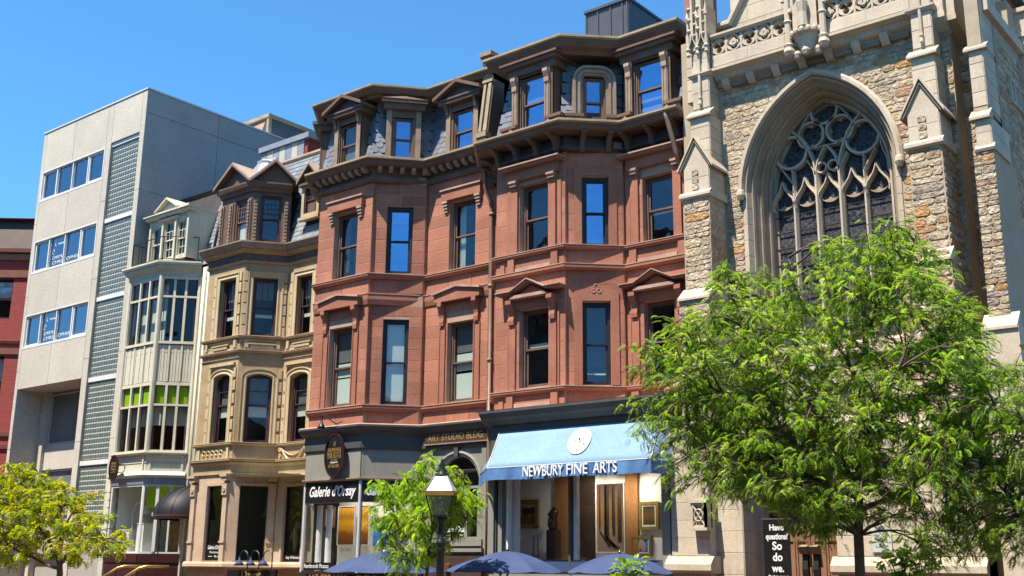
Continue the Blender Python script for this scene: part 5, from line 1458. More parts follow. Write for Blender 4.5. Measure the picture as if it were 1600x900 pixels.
# metal-clad stair house on the tan house roof
fr_ = WX(-31.35, 24.0)
mb = MB(); box(mb, fr_, 0, 2.55, 13.8, 16.3, -2.2, 0); RH = mb.build('roof_house', 'red_brick', H2)
mb = MB(); box(mb, fr_, -.05, 2.7, 16.3, 16.5, -2.4, .12); mb.build('roof_house_fascia', 'lead_blue', RH)
for i in range(7):
    q = MB(); box(q, fr_, .03 + i * .34, .35 + i * .34, 14.0, 16.28, 0, .04); q.build('cladding_panel', 'cream_grey' if i % 2 else 'lead_blue', RH)
q = MB()
for i in range(3): box(q, fr_, .7, 1.05, 15.55 + i * .14, 15.62 + i * .14, .04, .16)
q.build('vent_louvre', 'aluminium', RH)
mb = MB(); lathe(mb, -28.6, 23.9, [(.12, 13.9), (.12, 15.6), (.14, 15.62), (.02, 15.7)], 12); mb.build('flue', 'sash_brown', H2)
mb = MB(); lathe(mb, -30.3, 25.5, [(.2, 16.5), (.2, 16.9), (.42, 16.9), (.36, 17.02), (.02, 17.05)], 14); mb.build('flue', 'white_paint', H2)

# ------------------------------------------------------------------ red brick building at the left edge
RBd = thing('red_brick_building', 'dark red brick building with sandstone bands at the left edge', 'building', (-46, 23, 0))
pr = [(-52, 20.2), (-46.3, 20.2), (-43.5, 22.6), (-42.1, 22.6)]
rF, rK, rR = [wallfr(pr[i], pr[i + 1]) for i in range(3)]
hk = [(1.35, 2.45, 11.45, 13.15), (1.35, 2.45, 7.6, 9.9), (1.35, 2.45, 4.0, 6.0)]
mb = MB(); wallface(mb, rF, 0, rF.L, -.6, 14.4, []); wallface(mb, rK, 0, rK.L, -.6, 14.4, hk); wallface(mb, rR, 0, rR.L, -.6, 14.4, []); mb.add([(-52, 20.2, 15.8), (-46.3, 20.2, 15.8), (-43.5, 22.6, 15.8), (-42.1, 22.6, 15.8), (-42.1, 34, 15.8), (-52, 34, 15.8)], [(0, 1, 2, 3, 4, 5)])
mb.build('wall', 'brick_far', RBd)
for h in hk: sash_window(rK, *h, RBd, 'sash_dark', blinds=[(.0, .45, 'blind_white')])
for (z0, z1, d) in ((14.25, 14.4, .25), (13.95, 14.2, .1), (13.2, 13.5, .06), (10.4, 10.5, .06), (9.95, 10.2, .06), (6.6, 6.75, .06), (6.1, 6.25, .06)):
    mb = MB(); sweep(mb, [(-.1, z0), (d, z0), (d + .03, z1), (-.1, z1)], pr); mb.build('band', 'red_sandstone', RBd)
mb = MB(); sweep(mb, [(-.6, 15.1), (-.02, 14.42), (.12, 14.42), (-.3, 15.9), (-.6, 15.9)], pr); mb.build('roof_slope', 'dark_brown', RBd)
mb = MB(); lathe(mb, -45.3, 24, [(.12, 15.7), (.12, 16.9)], 8); mb.build('flue', 'iron_black', RBd)

# ------------------------------------------------------------------ row across the street (seen in the window reflections)
for k, (x0, x1, h, m) in enumerate(((-150, -80, 19, 'brick_plain'), (-79.9, -52, 18, 'tan_trim'), (-51.9, -28, 19, 'brick_plain'), (-27.9, -6, 15, 'brownstone_trim'), (-5.9, 22, 11, 'brick_plain'))):
    OB = thing('facing_building', ['red brick row building', 'buff stone apartment building', 'brick row building with flat roof', 'brownstone row building', 'brick corner building'][k] + ' across the street, seen only in window reflections', 'building', ((x0 + x1) / 2, -8, 0))
    mb = MB(); box(mb, WX(0, -4.5), x0, x1, -.6, h, -6, 0) if False else None
    f = Fr((x1, -4.5, 0), (-1, 0, 0), (0, 0, 1)); L = x1 - x0
    holes = [(u, u + 1.3, z, z + 2.1) for z in np.arange(1.5, h - 3, 3.7) for u in np.arange(1.2, L - 2, 2.9)][:120]
    wallface(mb, f, 0, L, -.6, h, holes, .25)
    box(mb, f, 0, L, h - .6, h, -.3, .4)
    mb.add([f.P(0, h - .01, 0), f.P(L, h - .01, 0), f.P(L, h - .01, -8), f.P(0, h - .01, -8)], [(0, 1, 2, 3)])
    mb.build('wall', m, OB)
    q = MB(); box(q, f, .3, L - .3, -.5, h - .7, -.6, -.26); q.build('glazing', 'black_gloss', OB)
# ------------------------------------------------------------------ church
CH = thing('gothic_church', 'gothic rubble stone church with limestone buttresses and large traceried window', 'church', (-9, 24, 0))
fw = WX(0, 21.7)           # u equals world x on the main wall plane
def pointed(cx, w, zs, h, zb, n=14):
    """path up the left jamb, over a pointed arch, down the right jamb"""
    R = (w * w + h * h) / (2 * w)
    pts = [(cx - w, zb)]
    a1 = math.asin(min(1, h / R)) if R > w else math.pi / 2
    if R - w >= 0: a1 = math.atan2(h, R - w)
    L = [(cx - w + R - R * math.cos(t), zs + R * math.sin(t)) for t in np.linspace(0, a1, n)]
    pts += L + [(2 * cx - x, z) for x, z in reversed(L[:-1])] + [(cx + w, zb)]
    return pts
def archwall(mb, f, u0, u1, v0, v1, path, d=0):
    """wall face around an arched hole given by path (left jamb up, apex, right jamb down)"""
    n = len(path); m = n // 2
    zb = path[0][1]
    if zb > v0: mb.add([f.P(u0, v0, d), f.P(u1, v0, d), f.P(u1, zb, d), f.P(u0, zb, d)], [(0, 1, 2, 3)])
    for i in range(m):
        (a, z0), (b, z1) = path[i], path[i + 1]
        mb.add([f.P(u0, z0, d), f.P(a, z0, d), f.P(b, z1, d), f.P(u0, z1, d)], [(0, 1, 2, 3)])
        (a, z0), (b, z1) = path[n - 1 - i], path[n - 2 - i]
        mb.add([f.P(a, z0, d), f.P(u1, z0, d), f.P(u1, z1, d), f.P(b, z1, d)], [(0, 1, 2, 3)])
    za = path[m][1]
    mb.add([f.P(u0, za, d), f.P(u1, za, d), f.P(u1, v1, d), f.P(u0, v1, d)], [(0, 1, 2, 3)])
CX = -9.135
hoodp = pointed(CX, 1.78, 9.9, 2.42, 6.2)
doorp = pointed(-10.12, 1.5, 2.9, 2.3, -.6)
mb = MB()
archwall(mb, fw, -12.4, -6.5, 6.2, 14.0, hoodp)
archwall(mb, fw, -12.4, -6.5, -.6, 6.2, doorp)
CW = mb.build('wall', 'mortar_buff', CH)

# rubble stones
_stones = []
def stone_protos():
    for k in range(8):
        r = random.Random(100 + k); n = 10
        outl = []
        for i in range(n):
            a = 2 * math.pi * (i + .5) / n
            x, y = math.cos(a), math.sin(a); s = .5 / max(abs(x), abs(y))
            outl.append((x * s * r.uniform(.955, 1.0), y * s * r.uniform(.93, 1.0)))
        vs = [(x, y, 0) for x, y in outl] + [(x * .99, y * .98, .6) for x, y in outl] + [(x * .92 + r.uniform(-.02, .02), y * .87 + r.uniform(-.02, .02), 1.0 + r.uniform(-.3, .2)) for x, y in outl] + [(r.uniform(-.1, .1), r.uniform(-.1, .1), 1.1)]
        fs = []
        for q in (0, n):
            for i in range(n): j = (i + 1) % n; fs.append((q + i, q + j, q + n + j, q + n + i))
        for i in range(n): fs.append((2 * n + i, 2 * n + (i + 1) % n, 3 * n))
        mb = MB(); mb.add(vs, fs); _stones.append((vs, fs, mb.mesh('stone', 'rubble')))
stone_protos()
_sr = random.Random(5)
STONEN = [0]
fillmb = MB()
def rubble(f, u0, u1, v0, v1, cut=None, big=True, limit=300, t=.015, hs=(.10, .22), ws=(.2, .6)):
    v = v0
    while v < v1 - .03:
        h = _sr.uniform(*hs)
        if v + h > v1 - .08: h = v1 - v
        spans = [(u0, u1)]
        if cut: spans = cut(u0, u1, v, v + h)
        for s in spans:
            u = s[0]
            while u < s[1] - .02:
                w = _sr.uniform(*ws)
                if u + w > s[1] - .14: w = s[1] - u
                parts = [(v, h)]
                if h > .22 and w < .45 and _sr.random() < .35: parts = [(v, h * .48), (v + h * .48, h * .52)]
                for (vv, hh) in parts:
                    p = _sr.choice(_stones); tt = t * _sr.uniform(.6, 1.35)
                    M = f.mat(u + w / 2, vv + hh / 2, 0) @ Matrix.Diagonal(((w - .007) * (1 if _sr.random() < .5 else -1), hh - .007, tt, 1))
                    if big and STONEN[0] < limit and M.determinant() != 0:
                        M = f.mat(u + w / 2, vv + hh / 2, 0, math.pi if _sr.random() < .5 else 0) @ Matrix.Diagonal((w - .007, hh - .007, tt, 1))
                        place('stone', p[2], M, CW); STONEN[0] += 1
                    else:
                        M = f.mat(u + w / 2, vv + hh / 2, 0) @ Matrix.Diagonal((w - .007, hh - .007, tt, 1))
                        fillmb.add([M @ Vector(q) for q in p[0]], p[1])
                u += w
        v += h
def archcut(path, grow=.0):
    m = len(path) // 2; left = path[:m + 1]; cx = path[m][0]
    def xl(z):
        if z >= left[-1][1]: return cx
        for (a, z0), (b, z1) in zip(left, left[1:]):
            if z0 <= z <= z1 and z1 > z0: return a + (b - a) * (z - z0) / (z1 - z0)
        return left[0][0]
    def cut(u0, u1, v0, v1):
        if v0 >= left[-1][1]: return [(u0, u1)]
        x = xl(v0) - grow
        return [(u0, x), (2 * cx - x, u1)]
    return cut
rubble(fw, -11.35, -6.85, 6.5, 12.62, archcut(hoodp, .02))
# left buttress faces, then the right-hand parts
def buttress_front(Y): return WX(0, Y)
rubble(buttress_front(20.95), -12.02, -11.38, 7.66, 9.76, limit=340)
rubble(buttress_front(20.95), -6.92, -6.3, 7.66, 9.76, limit=385)
rubble(WX(0, 21.745), -6.7, -6.16, 7.0, 12.5, limit=0)
rubble(WX(0, 22.295), -6.4, -5.98, 7.0, 12.5, limit=0)
rubble(WX(0, 21.055), -5.75, -5.36, 6.0, 9.5, limit=290, ws=(.12, .3), hs=(.09, .17))
rubble(Fr((-11.38, 20.95, 0), (0, 1, 0), (0, 0, 1)), 0, .72, 7.4, 9.76, limit=0)
rubble(Fr((-6.275, 20.95, 0), (0, 1, 0), (0, 0, 1)), 0, 1.25, 7.4, 9.8, limit=0); rubble(Fr((-6.225, 20.75, 0), (0, 1, 0), (0, 0, 1)), 0, 1.4, 4.5, 7.4, limit=0)
rubble(buttress_front(20.745), -12.1, -11.33, 4.6, 7.42, limit=0); rubble(fw, -11.35, -6.85, 5.3, 6.15, limit=0)
rubble(buttress_front(20.745), -6.97, -6.24, 4.6, 7.6, limit=0)

LS = 'limestone'
def limebox(x0, x1, z0, z1, y0, y1, name='dressing', parent=None, m=LS):
    """block between depth y0 (front) and y1 (back)"""
    q = MB(); box(q, WX(0, y0), x0, x1, z0, z1, -(y1 - y0), 0)
    return q.build(name, m, parent or CH)
def weathering(x0, x1, z0, z1, yf, yb, parent, over=.04, name='weathering'):
    q = MB(); prism_side(q, WX(0, yb), [(0, z0 - .05), (yb - yf + over, z0 - .05), (yb - yf + over, z0), (.0, z1)], x0 - over, x1 + over)
    return q.build(name, LS, parent)
def gablet(x0, x1, z0, apex, yf, yb, parent):
    f = WX(0, yf); xc, half = (x0 + x1) / 2, (x1 - x0) / 2
    q = MB(); prism(q, f, [(x0, z0), (x1, z0), (xc, apex - .05)], -(yb - yf), 0); G = q.build('gablet', LS, parent)
    q = MB(); chevron(q, f, xc, half + .07, z0 - .1, apex - z0 + .08, .06, -(yb - yf), .07); q.build('gablet_coping', LS, G)
    q = MB(); chevron(q, f, xc, half + .01, z0 - .09, apex - z0 - .04, .03, -.02, .045); q.build('gablet_moulding', 'limestone_dark', G)
    return G
def ashfaces(parent, x0, x1, z0, z1, yf, yb, course=.33, right=True):
    ashlar(WX(0, yf), x0, x1, z0, z1, [], course, .5, parent, LS, t=.012, gap=.008)
    if right: ashlar(Fr((x1, yf, 0), (0, 1, 0), (0, 0, 1)), 0, yb - yf, z0, z1, [], course, .6, parent, LS, t=.012, gap=.008)

def buttress(x0, x1, rubble_panel=True, top=12.86, dx=0.0, low=True):
    B = limebox(x0 - .05, x1 + .05, 4.5, 7.42, 20.75, 21.72, 'buttress', CH, 'mortar_buff')
    weathering(x0 - .02, x1 + .02, 7.42, 7.68, 20.72, 20.96, B)
    limebox(x0, x1, 7.42, 9.76, 20.955, 21.72, 'buttress_stage', B, 'mortar_buff')
    q = MB(); prism_side(q, WX(0, 21.72), [(0, 9.74), (.80, 9.74), (.85, 9.78), (.85, 9.84), (.76, 9.92), (0, 9.92)], x0 - .06, x1 + .06); q.build('buttress_ledge', LS, B)
    limebox(x0 + .02, x1 - .01, 9.9, 10.55, 20.99, 21.72, 'buttress_stage', B, 'mortar_buff')
    ashfaces(B, x0 + .02, x1 - .01, 9.92, 10.55, 20.99, 21.7, .32)
    xc = (x0 + x1) / 2
    q = MB(); M = WX(0, 20.97)
    for j in range(3):
        p = _stones[j]
        place('stone', p[2], M.mat(xc - .02, 10.02 + j * .17, 0) @ Matrix.Diagonal((.17, .165, .02, 1)), B)
    gablet(x0 - .04, x1 + .04, 10.52, 11.22, 20.98, 21.72, B)
    u0, u1 = x0 + .13, x1 - .05
    limebox(u0, u1, 10.4, 11.8, 21.17, 21.72, 'buttress_stage', B, 'mortar_buff'); ashfaces(B, u0, u1, 10.6, 11.8, 21.17, 21.7)
    weathering(u0 - .02, u1 + .02, 11.8, 11.98, 21.13, 21.3, B, .05)
    u0 += .03; u1 -= .03
    limebox(u0, u1, 11.8, 14.6, 21.27, 21.72, 'buttress_stage', B, 'mortar_buff'); ashfaces(B, u0, u1, 12.0, 12.8, 21.27, 21.7); ashfaces(B, u0, u1, 12.9, 14.2, 21.27, 21.7)
    q = MB(); sweep(q, [(-.1, 12.78), (.04, 12.78), (.09, 12.84), (.09, 12.88), (-.1, 12.92)], [(u0, 21.7), (u0, 21.27), (u1, 21.27), (u1, 21.7)]); q.build('string_course', LS, B)
    # thin front shaft with foot boss
    q = MB(); lathe(q, (u0 + u1) / 2, 21.22, [(.0, 12.05), (.045, 12.1), (.03, 12.2), (.045, 12.24), (.035, 12.3), (.035, 13.35)], 8); q.build('shaft', LS, B)
    return B, u0, u1
BL, bu0, bu1 = buttress(-12.04, -11.37)
BR, cu0, cu1 = buttress(-6.93, -6.28)
# carved pinnacle heads on the buttresses: niches, crockets
def crocket_head(x0, x1, yf, z, B):
    n = 2; f = WX(0, yf); w = (x1 - x0) / n
    for i in range(n):
        xc = x0 + w * (i + .5)
        q = MB(); chevron(q, f, xc, w * .5, z, .32, .05, -.1, .12); prism(q, f, [(xc - w * .4, z + .02), (xc + w * .4, z + .02), (xc, z + .3)], -.1, .03); q.build('canopy_gablet', LS, B)
        for j in range(6):
            q = MB(); c = f.P(xc + (.0 if j > 3 else 0) + .07 * (-1) ** j, z + .36 + j * .14, .1)
            a = .045 + .02 * (j % 2)
            lathe(q, c.x, c.y, [(.0, c.z - a), (a * .8, c.z - a * .5), (a, c.z), (a * .6, c.z + a * .7), (0, c.z + a)], 7); q.build('crocket', LS, B)
        q = MB(); prism(q, f, [(xc - .04, z + .3), (xc + .04, z + .3), (xc + .02, z + 1.5), (xc - .02, z + 1.5)], .0, .12); q.build('canopy_spirelet', LS, B)
    for xc in (x0, (x0 + x1) / 2, x1):
        q = MB(); p = f.P(xc, 0, .08); lathe(q, p.x, p.y, [(.0, z - .16), (.05, z - .1), (.03, z - .02), (.06, z + .04), (.035, z + .1), (.03, z + .8), (.05, z + .84), (.0, z + 1.2)], 8); q.build('colonnette', LS, B)
crocket_head(bu0 - .02, bu1 + .02, 21.25, 13.45, BL)
limebox(bu0 + .05, bu1 - .05, 14.2, 16.2, 21.3, 21.72, 'pinnacle', BL)
limebox(-12.12, bu0 - .02, 12.3, 14.05, 21.45, 21.72, 'buttress_side', BL); ashlar(WX(0, 21.45), -12.12, bu0 - .02, 12.3, 14.05, [], .3, .5, BL, LS, t=.012)

# window mouldings
q = MB()
sweep2(q, fw, [(-.10, -.05), (-.10, .06), (-.05, .13), (.02, .13), (.05, .05), (.05, -.3), (-.08, -.3)], hoodp[1:-1]); HD = q.build('hood_mould', LS, CH, smooth=False)
jp = pointed(CX, 1.73, 9.9, 2.35, 6.2, 20)
prof = [(0, .02), (.02, .045), (.05, .03), (.06, -.08), (.09, -.12), (.13, -.10), (.15, -.16), (.155, -.30), (.19, -.34), (.225, -.31), (.245, -.38), (.25, -.53), (.285, -.57), (.315, -.54), (.335, -.60), (.34, -.76), (.40, -.79), (.40, -1.1), (0, -1.1)]
q = MB(); sweep2(q, fw, prof, jp); q.build('arch_mouldings', 'limestone_weathered', CH)
for s in (-1, 1):
    # splayed jamb below the springing, cut in blocks
    for i in range(10):
        z0 = 6.2 + i * .37; z1 = z0 + .36
        q = MB(); x = CX + s * 1.78
        a = [(x, .03), (x - s * .10, .05), (x - s * .36, -.76), (x - s * .36, -1.0), (x, -1.0)]
        vs = [fw.P(u, z0, d) for u, d in a] + [fw.P(u, z1, d) for u, d in a]
        n = 5; fc = [list(range(n)), list(range(2 * n - 1, n - 1, -1))] + [[k, (k + 1) % n, (k + 1) % n + n, k + n] for k in range(n)]
        q.add(vs, fc); q.build('jamb_block', LS, CH)
    q = MB(); p = fw.P(CX + s * 1.8, 9.86, .1); lathe(q, p.x, p.y, [(0, 9.7), (.06, 9.72), (.1, 9.82), (.09, 9.92), (.03, 9.97)], 8); q.build('hood_stop', LS, CH)
# sloping sill
q = MB(); prism_side(q, fw, [(-1.0, 5.95), (.12, 5.95), (.12, 6.05), (-1.0, 6.5)], CX - 1.85, CX + 1.85); q.build('window_sill', LS, CH)
# tracery
ft = WX(0, 22.52); TC = CX - .06

d0, d1 = -.06, .17
q = MB()
inner = pointed(TC, 1.42, 9.95, 2.0, 6.2, 20)
bar2(q, ft, inner, .12, d0 - .1, d1 + .06); TW = q.build('window', LS, CH)
mx = [TC - 1.36 + 2.72 * i / 5 for i in range(6)]
for i in (1, 2, 3, 4):
    q = MB(); top = 10.3 if i in (2, 3) else 9.95; w = .125 if i in (2, 3) else .10
    bar2(q, ft, [(mx[i], 6.2), (mx[i], top)], w, d0, d1 + (.03 if i in (2, 3) else 0)); q.build('mullion', LS, TW)
for i in range(5):
    a, b = mx[i], mx[i + 1]; c = (a + b) / 2; w = b - a
    q = MB()
    for s, x in ((1, a), (-1, b)):
        path = [(x + s * .02, 9.55), (x + s * .01, 9.68), (x + s * .05, 9.80), (x + s * .13, 9.90), (x + s * .20, 10.0), (c - s * .02, 10.14), (c, 10.22)]
        bar2(q, ft, path, .06, d0, d1)
    fo = foil(3, .245, .245 * .5, .245 * .5, math.pi / 2, 36)
    q2 = MB(); ring(q2, ft, c, 9.80, circ(.25, 36), fo, d0 + .02, d1 - .09); q2.build('cusping', 'limestone_weathered', TW)
    q.build('light_head', LS, TW)
def oculus(x, z, r, n, ph=0.0, w=.05, c=.5, rho=.42):
    q = MB(); ring(q, ft, x, z, circ(r), circ(r - w), d0, d1); q.build('oculus', LS, TW); q2 = MB(); ring(q2, ft, x, z, circ(r - w + .005), foil(n, r - w, (r - w) * c, (r - w) * (rho + .03), ph), d0 + .02, d1 - .08); q2.build('cusping', 'limestone_weathered', TW)
for s in (-1, 1):
    cxs = TC + s * .83
    oculus(cxs, 10.86, .40, 6, .3, .055, .62, .36)
    q = MB()
    bar2(q, ft, [(TC + s * 1.36, 9.95), (TC + s * 1.34, 10.25), (TC + s * 1.25, 10.5), (TC + s * 1.22, 10.7)], .06, d0, d1)
    bar2(q, ft, [(mx[1 if s < 0 else 4], 9.9), (mx[1 if s < 0 else 4], 10.1), (cxs, 10.45)], .06, d0, d1)
    bar2(q, ft, [(mx[1 if s < 0 else 4], 10.1), (TC + s * 1.1, 10.55)], .05, d0, d1)
    bar2(q, ft, [(TC + s * .27, 10.2), (TC + s * .30, 10.5), (TC + s * .42, 10.85), (TC + s * .62, 11.2), (TC + s * .98, 11.55)], .085, d0, d1 + .03)
    bar2(q, ft, [(TC + s * .27, 10.0), (TC + s * .33, 10.35), (TC + s * .47, 10.6)], .05, d0, d1)
    bar2(q, ft, [(TC + s * .27, 10.25), (TC + s * .22, 10.5), (TC + s * .12, 10.7), (TC, 10.86)], .07, d0, d1 + .02)
    q.build('tracery_bar', LS, TW)
    oculus(TC + s * .135, 10.36, .13, 4, 0, .03, .5, .45)
    oculus(TC + s * .34, 11.17, .33, 4, .78, .05, .52, .44)
oculus(TC, 11.68, .33, 6, 0, .05, .62, .36)
q = MB()
bar2(q, ft, [(TC - .5, 10.95), (TC - .25, 10.84), (TC, 10.86), (TC + .25, 10.84), (TC + .5, 10.95)], .055, d0, d1)
bar2(q, ft, [(TC - .66, 11.25), (TC - .5, 11.5), (TC - .3, 11.75), (TC, 11.97)], .05, d0, d1); bar2(q, ft, [(TC + .66, 11.25), (TC + .5, 11.5), (TC + .3, 11.75), (TC, 11.97)], .05, d0, d1)
q.build('tracery_bar', LS, TW)
# leaded glass and saddle bars, light by light
for i in range(5):
    pane(ft, mx[i] + .03, mx[i + 1] - .03, 6.2, 10.0, .0, TW, 'leaded_glass')
    for k in range(9):
        z = 6.45 + k * .37
        q = MB(); tube(q, [ft.P(mx[i] + .03, z, .05), ft.P(mx[i + 1] - .03, z, .05)], .013, 6); q.build('saddle_bar', 'iron_black', TW)
q = MB(); n = len(inner); m = n // 2
for i in range(1, m): q.add([ft.P(*inner[i], -.005), ft.P(*inner[n - 1 - i], -.005), ft.P(*inner[n - 2 - i], -.005), ft.P(*inner[i + 1], -.005)], [(0, 1, 2, 3)])
q.build('tracery_glass', 'leaded_glass', TW)
q = MB(); box(q, ft, TC - 1.7, TC + 1.7, 6, 12.2, -1.2, -1.0); q.build('window_backing', 'room_dark', CH)

# parapet: corbel table, band, pierced quatrefoil panels, coping
xa, xb = -11.40, -6.80
yp = 21.35
q = MB(); prism_side(q, WX(0, 21.7), [(0, 12.58), (.06, 12.58), (.10, 12.66), (.22, 12.70), (.26, 12.80), (.42, 12.86), (.42, 12.92), (.35, 12.96), (0, 12.96)], xa, xb); PC = q.build('parapet_cornice', LS, CH)
x = xa + .25
k = 0
while x < xb - .2:
    q = MB(); prism_side(q, WX(0, 21.7), [(0, 12.46), (.08, 12.47), (.18, 12.56), (.25, 12.68), (0, 12.70)], x - .09, x + .09); q.build('corbel', LS, PC)
    q = MB(); box(q, WX(0, 21.7), x + .12, x + .50, 12.50, 12.60, 0, .12); q.build('corbel_panel', 'limestone_dark', PC)
    x += .62
q = MB(); box(q, WX(0, yp), xa, xb, 12.96, 13.24, -.35, 0); q.build('parapet_band', LS, CH)
ashlar(WX(0, yp), xa, xb, 12.965, 13.235, [], .27, .9, PC, LS, t=.01)
q = MB(); box(q, WX(0, yp), xa, xb, 13.24, 13.68, -.35, -.16); q.build('parapet_back', 'limestone_dark', CH)
q = MB(); prism_side(q, WX(0, 21.7), [(0, 13.68), (.36, 13.68), (.42, 13.72), (.42, 13.77), (.2, 13.84), (0, 13.84)], xa, xb); q.build('parapet_coping', LS, CH)
npan = 12; pw = (xb - xa) / npan; fpp = WX(0, yp)
pm = {}
for kind in (0, 1):
    q = MB(); f0 = Fr((0, 0, 0), (1, 0, 0), (0, 1, 0)); r = .19
    rectframe(q, f0, -pw / 2, pw / 2, -.22, .22, .022, -.14, 0)
    ring(q, f0, 0, 0, circ(r, 36), circ(r - .022, 36), -.14, -.005)
    ring(q, f0, 0, 0, circ(r - .02, 36), foil(3 if kind == 0 else 4, r - .02, (r - .02) * .5, (r - .02) * .43, math.pi / 6 if kind == 0 else 0, 36), -.12, -.02)
    if kind:
        ring(q, f0, 0, 0, circ(.085, 12), circ(.02, 12), -.12, .02)
        for a in range(4): ring(q, f0, .075 * math.cos(a * math.pi / 2), .075 * math.sin(a * math.pi / 2), circ(.045, 8), circ(.006, 8), -.12, -.0)
    for sx in (-1, 1):
        for sy in (-1, 1): prism(q, f0, [(sx * pw / 2, sy * .22), (sx * pw / 2 - sx * .1, sy * .22), (sx * pw / 2 - sx * .02, sy * .14)][::1 if sx * sy < 0 else -1], -.12, -.03)
    pm[kind] = q.mesh('quatrefoil_panel', LS)
for i in range(npan):
    xx = xa + pw * (i + .5)
    if -9.45 < xx < -8.6: continue
    place('quatrefoil_panel', pm[i % 2], fpp.mat(xx, 13.46, 0), CH)
# canopied corbel pinnacle at the middle of the parapet
xm = -9.02; pin = limebox(xm - .28, xm + .28, 13.1, 16, 21.2, 21.7, 'parapet_pinnacle')
q = MB(); n = 9
vs = []
for (r, z) in ((.05, 12.62), (.16, 12.68), (.24, 12.86), (.30, 13.0), (.36, 13.06), (.36, 13.16)):
    for k in range(n): a = math.pi * k / (n - 1); vs.append((xm - r * math.cos(a), 21.35 - r * .9 * math.sin(a), z))
fc = [[j * n + k, j * n + k + 1, (j + 1) * n + k + 1, (j + 1) * n + k] for j in range(5) for k in range(n - 1)] + [[5 * n + k for k in range(n)]]
q.add(vs, fc); q.build('corbel_bowl', LS, pin)
for k in range(9):
    a = math.pi * k / 8; q = MB(); cx_, cy_ = xm - .37 * math.cos(a), 21.35 - .34 * math.sin(a)
    lathe(q, cx_, cy_, [(0, 13.0), (.05, 13.03), (.06, 13.08), (.04, 13.14), (0, 13.15)], 7); q.build('leaf_boss', LS, pin)
for s in (-1, 1):
    q = MB(); px_, py_ = xm + s * .40, 21.22
    lathe(q, px_, py_, [(0, 12.6), (.09, 12.63), (.13, 12.72), (.1, 12.82), (.12, 12.88), (.075, 12.92), (.075, 13.4), (.1, 13.44), (.075, 13.48), (.07, 14.0), (.1, 14.05), (.06, 14.1), (.06, 16)], 8); q.build('shaft', LS, pin)
    for j in range(5):
        q = MB(); lathe(q, px_ + .08 * (-1) ** j, py_ - .05, [(0, 13.6 + j * .3), (.05, 13.64 + j * .3), (.04, 13.7 + j * .3), (0, 13.74 + j * .3)], 6); q.build('crocket', LS, pin)
for s in (-1, 0, 1):
    q = MB(); lathe(q, xm + s * .24, 21.28 - (.1 if s == 0 else 0), [(0, 12.52), (.07, 12.55), (.1, 12.64), (.06, 12.72), (0, 12.74)], 7); q.build('leaf_boss', LS, pin)
q = MB(); chevron(q, WX(0, 21.2), xm, .26, 14.0, .4, .07, -.1, .1); q.build('niche_canopy', LS, pin)
q = MB(); tube(q, [(xm, 21.1, 13.17), (xm, 21.1, 13.5), (xm, 21.1, 13.75), (xm, 21.1, 13.84), (xm, 21.1, 13.92)], [.12, .1, .13, .05, .07], 8); q.build('niche_figure', LS, pin)
# gable wall behind the parapet with raking coping
fg = WX(0, 22.0)
q = MB(); prism(q, fg, [(-11.6, 12.9), (-6.5, 12.9), (-6.5, 14.25), (-7.0, 14.4), (-9.05, 17.8), (-11.1, 14.4), (-11.6, 14.25)], -.5, 0); GW = q.build('gable_wall', 'limestone', CH)
ashlar(fg, -11.2, -6.8, 13.85, 15.4, [], .38, .8, GW, LS, t=.01, gap=.008)
cp = [(-11.75, 14.28), (-11.2, 14.28), (-9.05, 17.8), (-6.9, 14.28), (-6.35, 14.28)]
q = MB(); sweep2(q, fg, [(.07, -.5), (.07, .08), (.02, .14), (-.06, .14), (-.12, .06), (-.12, -.5)], cp); q.build('gable_coping', LS, GW)
q = MB(); box(q, WX(0, 24), -12.3, -5.6, 11, 14.2, -12, 0); q.build('nave_block', 'red_brick', CH)
q = MB(); prism(q, WX(0, 23), [(-12.6, 14.2), (-5.4, 14.2), (-9, 17.2)], -12, 0); q.build('nave_roof', 'copper_green', CH)

# corner tower pieces on the right
for (x0, x1, y) in ((-7.0, -6.16, 21.75), (-6.65, -5.98, 22.3), (-6.5, -5.42, 23.4)):
    q = MB(); box(q, WX(0, y), x0, x1, -.6, 13.6, -(25.0 - y), 0); q.build('corner_wall', 'mortar_buff', CH)
for (x0, x1, z, yb, dp) in ((-6.75, -6.12, 12.6, 21.75, .4), (-6.5, -5.94, 12.55, 22.3, .8), (-6.3, -5.6, 12.5, 23.4, 1.2)):
    q = MB(); prism_side(q, WX(0, yb), [(0, z - .25), (.12, z - .2), (dp, z), (dp, z + .12), (0, z + .12)], x0, x1); q.build('tower_corbel', LS, CH)
    limebox(x0 + .03, x1 - .03, z + .12, 14.5, yb - dp + .05, yb + .5, 'tower_upper')
# pier with set-offs at the corner
pr_ = limebox(-5.68, -5.42, 10.3, 13.4, 21.15, 22.3, 'corner_pier', CH, 'mortar_buff'); ashfaces(pr_, -5.68, -5.42, 10.4, 11.6, 21.15, 22.2); ashfaces(pr_, -5.68, -5.42, 11.72, 13.3, 21.2, 22.2)
weathering(-5.70, -5.40, 10.15, 10.35, 21.02, 21.2, pr_); limebox(-5.66, -5.38, 9.5, 10.15, 21.06, 22.3, 'pier_stage', pr_); ashfaces(pr_, -5.66, -5.38, 9.55, 10.1, 21.06, 22.2)
q = MB(); prism_side(q, WX(0, 22.06), [(0, 9.45), (1.04, 9.45), (1.06, 9.5), (.98, 9.6), (0, 9.6)], -5.7, -5.33); q.build('pier_ledge', LS, pr_)
weathering(-5.72, -5.36, 11.62, 11.75, 21.12, 21.25, pr_)
limebox(-5.74, -5.37, -.6, 9.5, 21.06, 22.6, 'pier_stage', pr_, 'mortar_buff')
weathering(-5.8, -5.25, 6.0, 6.3, 20.85, 21.1, pr_)
limebox(-5.85, -5.2, -.6, 6.0, 20.85, 22.6, 'pier_stage', pr_)
